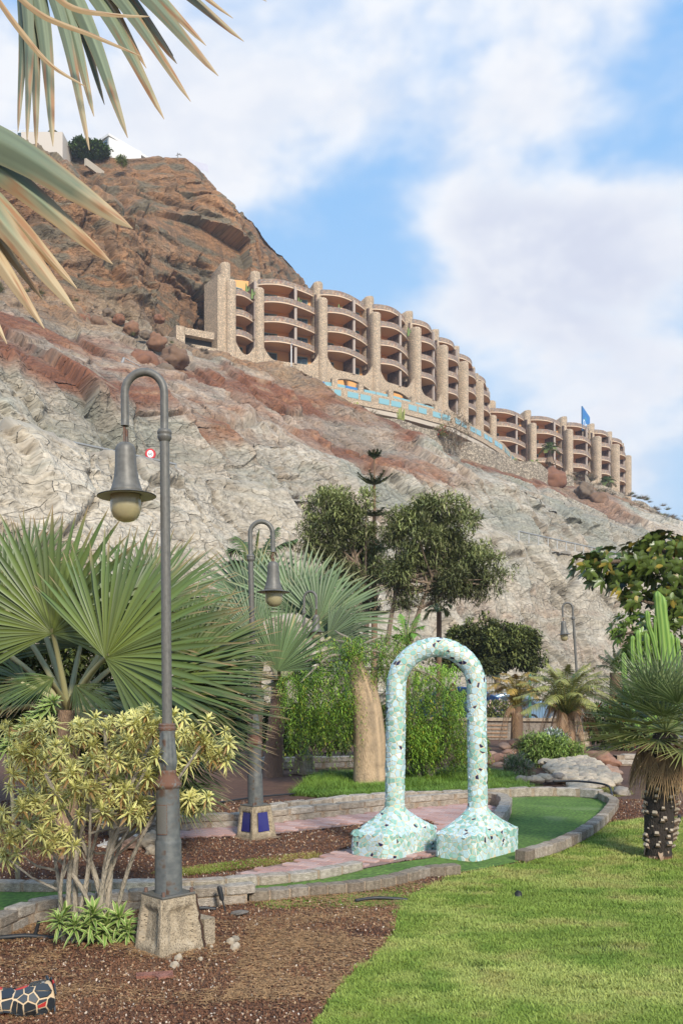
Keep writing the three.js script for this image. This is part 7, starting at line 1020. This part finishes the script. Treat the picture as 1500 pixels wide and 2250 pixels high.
{ const g = (label, name, px, py, d, rx, ry, col, n = 2600, len = .35, w = .09) => { const o = at(px, py + ry, d), T = thing(name, label, 'bush', o), k = d / FOC; const m = new MB(); for (let i = 0; i < 4; i++) m.tube([V(0, -.3, 0), V(rr(-.3, .3) * rx * k, ry * k, rr(-.5, .5)), V(rr(-.7, .7) * rx * k, ry * k * 1.6, rr(-.5, .5))], [.08, .05, .02], 5, [.2, .15, .1]); part('stems', m.geo(), M.bark, T); part('crown', crownGeo([[0, ry * k, 0, rx * k, ry * k, rx * k]], { n, len, w, colour: col, spread: .3, shell: .3 }), M.leafDull, T); };
  g('brown thinning bush in front of the right end of the larger hotel block', 'dry_bush', 1000, 945, 140, 40, 42, r => r < .2 ? [.13, .14, .06] : mix3([.20, .14, .09], [.34, .24, .16], r), 2200, .42, .06);
  g('small bush with red flowers left of the brown thinning bush', 'flowering_bush', 968, 947, 139, 14, 11, r => r < .22 ? [.55, .04, .03] : mix3([.13, .19, .04], [.3, .3, .08], r), 500); g('dark green bush on the hilltop left of the white villa', 'hilltop_bush', 196, 334, 144, 44, 13, r => mix3([.05, .10, .02], [.12, .2, .04], r), 6000, .5, .2); g('yellow green bush below the white villa', 'hilltop_bush', 268, 353, 141, 12, 7, r => mix3([.14, .19, .04], [.24, .28, .08], r), 700); g('sparse bush beside the hilltop garage wall', 'hilltop_bush', 114, 330, 141, 13, 8, r => mix3([.14, .18, .06], [.28, .28, .12], r), 600);
  g('dark red shrub beside the cliff boulders under the lower hotel', 'dry_bush', 1262, 1083, 165, 8, 6, r => mix3([.3, .05, .03], [.2, .12, .05], r), 260); }
const farPalm = (label, px, py, d, crownPy, w, skirt) => { const b = at(px, py, d), k = d / FOC, P = thing('hillside_palm', label, 'palm tree', b), h = (py - crownPy) * k, m = new MB(); m.tube([V(0, -.5, 0), V(0, h * .5, 0), V(0, h, 0)], [.32, .28, .25], 8, [.23, .17, .12]); part('trunk', m.geo(), M.bark, P); for (let i = 0; i < 15; i++) { const a = i * 2.4, el = lerp(1.2, -.25, i / 15), L = w * k, dir = V(Math.cos(a) * Math.cos(el), Math.sin(el), Math.sin(a) * Math.cos(el)), e = V(0, h, 0).addScaledVector(dir, L).add(V(0, -L * .25, 0)), mb = new MB(); feather(mb, [V(0, h, 0), V(0, h + L * .12, 0).addScaledVector(dir, L * .5), e], L * .42, { n: 14, col: () => mul3([.12, .18, .04], rr(.7, 1.4)), w: .16, droop: .4, rach: .06 }); part('frond', mb.geo(), M.leafDull, P); } if (skirt) { const s = new MB(); for (let i = 0; i < 60; i++) { const a = rr(0, 6.28); blade(s, V(0, h * .97, 0), V(Math.cos(a) * .45, -1, Math.sin(a) * .45), V(Math.cos(a), 0, Math.sin(a)), skirt * k * rr(.7, 1), .28, { seg: 2, fold: .3, prof: t => 1 - .3 * t, col: () => mul3([.26, .18, .12], rr(.6, 1.3)) }); } part('dead_skirt', s.geo(), M.leafDull, P); } };
farPalm('palm with a brown skirt in front of the second bay of the lower hotel block', 1207, 1038, 172, 990, 24, 30); farPalm('palm with a brown skirt at the right end below the lower hotel block', 1333, 1098, 190, 1062, 21, 26); farPalm('small palm at the far right tip of the hotel ledge', 1398, 1118, 205, 1112, 10, 0); farPalm('palm on the hilltop beside the garage wall on the left', 118, 332, 146, 304, 20, 0); farPalm('small palm at the right frame edge behind the cliff end', 1490, 1190, 215, 1176, 14, 0);
featherPalm('low green palm left of the left hillside palm under the lower hotel block', 1172, 172, 1022, [[1158, 1016, 0, .4], [1165, 1010, 1, .4], [1180, 1010, 0, .4], [1186, 1018, 0, .4], [1172, 1006, 0, .2]], .2, () => mul3([.2, .28, .05], rr(.8, 1.2)), .7, 'palm tree', null, at(0, 1028, 172).y);
// ---------------------------------------------------------------- hilltop houses, aerial and net fence
{
  const v = thing('white_villa', 'white villa with a sloping roof and long window band on the hilltop', 'house'), A = at(240, 352, 147), B = at(318, 352, 152.5), F = faceFrame(A, B), y0 = A.y - 2, wh = std({ color: new THREE.Color(.72, .71, .69) }), k = 147 / FOC, Y = py => at(0, py, 147).y;
  const quad = (nm, pts, mat) => { const mb = new MB(), q = pts.map(([u, o, y]) => mb.v(...F.w(u, o, y))); mb.quad(...q); return part(nm, mb.geo(false), mat, v); };
  // front wall falls with the slope of the roof to the right
  const L = F.L; const shape = [[0, Y(313)], [L, Y(313) - .3], [L, y0], [0, y0]]; { const s = new THREE.Shape(shape.map(([u, y]) => new THREE.Vector2(u, y))), g = new THREE.ExtrudeGeometry(s, { depth: 8, bevelEnabled: false }); g.applyMatrix4(new THREE.Matrix4().makeBasis(F.e, V(0, 1, 0), F.n).setPosition(A.x - F.n.x * 8, 0, A.z - F.n.z * 8)); part('walls', g, wh, v); }
  { const s = new THREE.Shape([new THREE.Vector2(-.5, Y(313)), new THREE.Vector2(L + .5, Y(313) - .3), new THREE.Vector2(L + .5, Y(313) + .1), new THREE.Vector2(-.5, Y(312) + .3)]), g = new THREE.ExtrudeGeometry(s, { depth: 9, bevelEnabled: false }); g.applyMatrix4(new THREE.Matrix4().makeBasis(F.e, V(0, 1, 0), F.n).setPosition(A.x - F.n.x * 8.4, 0, A.z - F.n.z * 8.4)); part('roof_slab', g, wh, v); }
  const gx = (u, y, w, h, nm, mat, o = .05) => { const mb = new MB(), p = V(...F.w(u, o, y)); mb.box(p.x, p.y, p.z, w, h, .12, Math.atan2(-F.e.z, F.e.x)); return part(nm, mb.geo(false), mat, v); };
  gx(L * .22, Y(327), L * .26, 1.9, 'window', M.window); for (let i = 0; i < 6; i++) { const w = gx(L * (.48 + i * .08), Y(325), L * .065, 1.0, 'window', M.window); } gx(L * .22, Y(327), .12, 1.9, 'window_bar', wh, .15);
  // gabled wing on the left
  const W0 = at(205, 350, 150), W1 = at(240, 350, 146.5), G = faceFrame(W0, W1), s = new THREE.Shape([new THREE.Vector2(0, y0), new THREE.Vector2(G.L, y0), new THREE.Vector2(G.L, Y(313)), new THREE.Vector2(G.L * .7, Y(308)), new THREE.Vector2(0, Y(322))]), g = new THREE.ExtrudeGeometry(s, { depth: 6, bevelEnabled: false }); g.applyMatrix4(new THREE.Matrix4().makeBasis(G.e, V(0, 1, 0), G.n).setPosition(W0.x - G.n.x * 6, 0, W0.z - G.n.z * 6)); part('gable_wing', g, wh, v); { const mb = new MB(), p = V(...G.w(G.L * .72, .06, Y(328))); mb.box(p.x, p.y, p.z, G.L * .4, 1.6, .12, Math.atan2(-G.e.z, G.e.x)); part('window', mb.geo(false), M.window, v); }
}
scene.children[scene.children.length - 1].position.y = .7;
{ const A = at(-60, 350, 142), B = at(152, 350, 142), t = thing('hilltop_garage', 'low cream building with a flat roof at the left end of the hilltop', 'house'), m = new MB(), y0 = at(0, 352, 142).y - 2; const box = (x0, x1, yt, dz, nm, c) => { const b = new MB(), a = at(x0, 340, 142), e = at(x1, 340, 142), top = at(0, yt, 142).y; b.box((a.x + e.x) / 2, (top + y0) / 2, -142 - dz, e.x - a.x, top - y0, 6, 0, c); return part(nm, b.geo(false), M.plain, t); }; box(-80, 104, 305, 4, 'main_block', [.52, .46, .37]); box(62, 151, 321, 0, 'garage_block', [.55, .50, .44]); const b = new MB(); const p = at(51, 311, 142); b.box(p.x, p.y, -142.9 + 1.9, .9, .7, .1); part('window', b.geo(false), M.window, t); const r = new MB(); for (let i = 0; i < 9; i++) { const q = at(-60 + i * 17, 300, 144); r.box(q.x, at(0, 300, 144).y, -144, .08, 1.2, .08, 0, [.75, .78, .8]); } const q0 = at(-60, 300, 144), q1 = at(90, 300, 144); r.box((q0.x + q1.x) / 2, at(0, 292, 144).y, -144, q1.x - q0.x, .08, .08, 0, [.75, .78, .8]); part('roof_railing', r.geo(false), M.plain, t); }
scene.children[scene.children.length - 1].position.y = .4;
{ const t = thing('garden_parapet', 'low pale parapet wall below the white villa on the hilltop', 'wall'), A = at(188, 352, 140), B = at(312, 352, 152), F = faceFrame(A, B), m = new MB(), p = V(...F.w(F.L / 2, 0, at(0, 353, 140).y)); m.box(p.x, p.y - .2, p.z, F.L, 1.1, .4, Math.atan2(-F.e.z, F.e.x), [.45, .39, .31]); part('parapet', m.geo(false), M.plain, t); }
{ const p = at(391, 362, 146), t = thing('aerial', 'thin aerial mast on the cliff edge', 'aerial', p), k = 146 / FOC, m = new MB(); m.tube([V(0, -1, 0), V(0, 26 * k, 0)], .07, 5, [.25, .25, .25]); m.tube([V(-.1, 24 * k, 0), V(.6, 21 * k, 0)], .08, 5, [.3, .3, .3]); m.tube([V(-.3, 20 * k, 0), V(.35, 25 * k, 0)], .06, 5, [.3, .3, .3]); part('mast', m.geo(), M.plain, t); }
{ const t = thing('net_fence', 'pale lilac safety net on posts along the cliff edge', 'fence'), pts = [[360, 358, 148], [392, 352, 147.5], [415, 349, 147.5], [436, 357, 148], [456, 362, 150]].map(a => at(...a)), mat = std({ color: new THREE.Color(.62, .58, .74), transparent: true, roughness: .8 }); pts.forEach(p => { const m = new MB(); m.tube([V(p.x, p.y - 1.2, p.z), p], .05, 5, [.6, .58, .7]); part('net_post', m.geo(), M.plain, t); }); const w = new MB(); for (let k = 0; k < 7; k++) w.tube(pts.map(p => V(p.x, p.y - k * .17, p.z)), .018, 4, [.66, .62, .8]); for (let i = 0; i < pts.length - 1; i++) for (let k = 0; k < 9; k++) { const q = pts[i].clone().lerp(pts[i + 1], k / 9); w.tube([V(q.x, q.y - 1.1, q.z), q], .016, 4, [.66, .62, .8]); } part('net', w.geo(), M.plain, t); }
// air between here and the far cliff
scene.fog = new THREE.FogExp2(0xcfd8e6, 0.0004);
renderer.render(scene, camera);
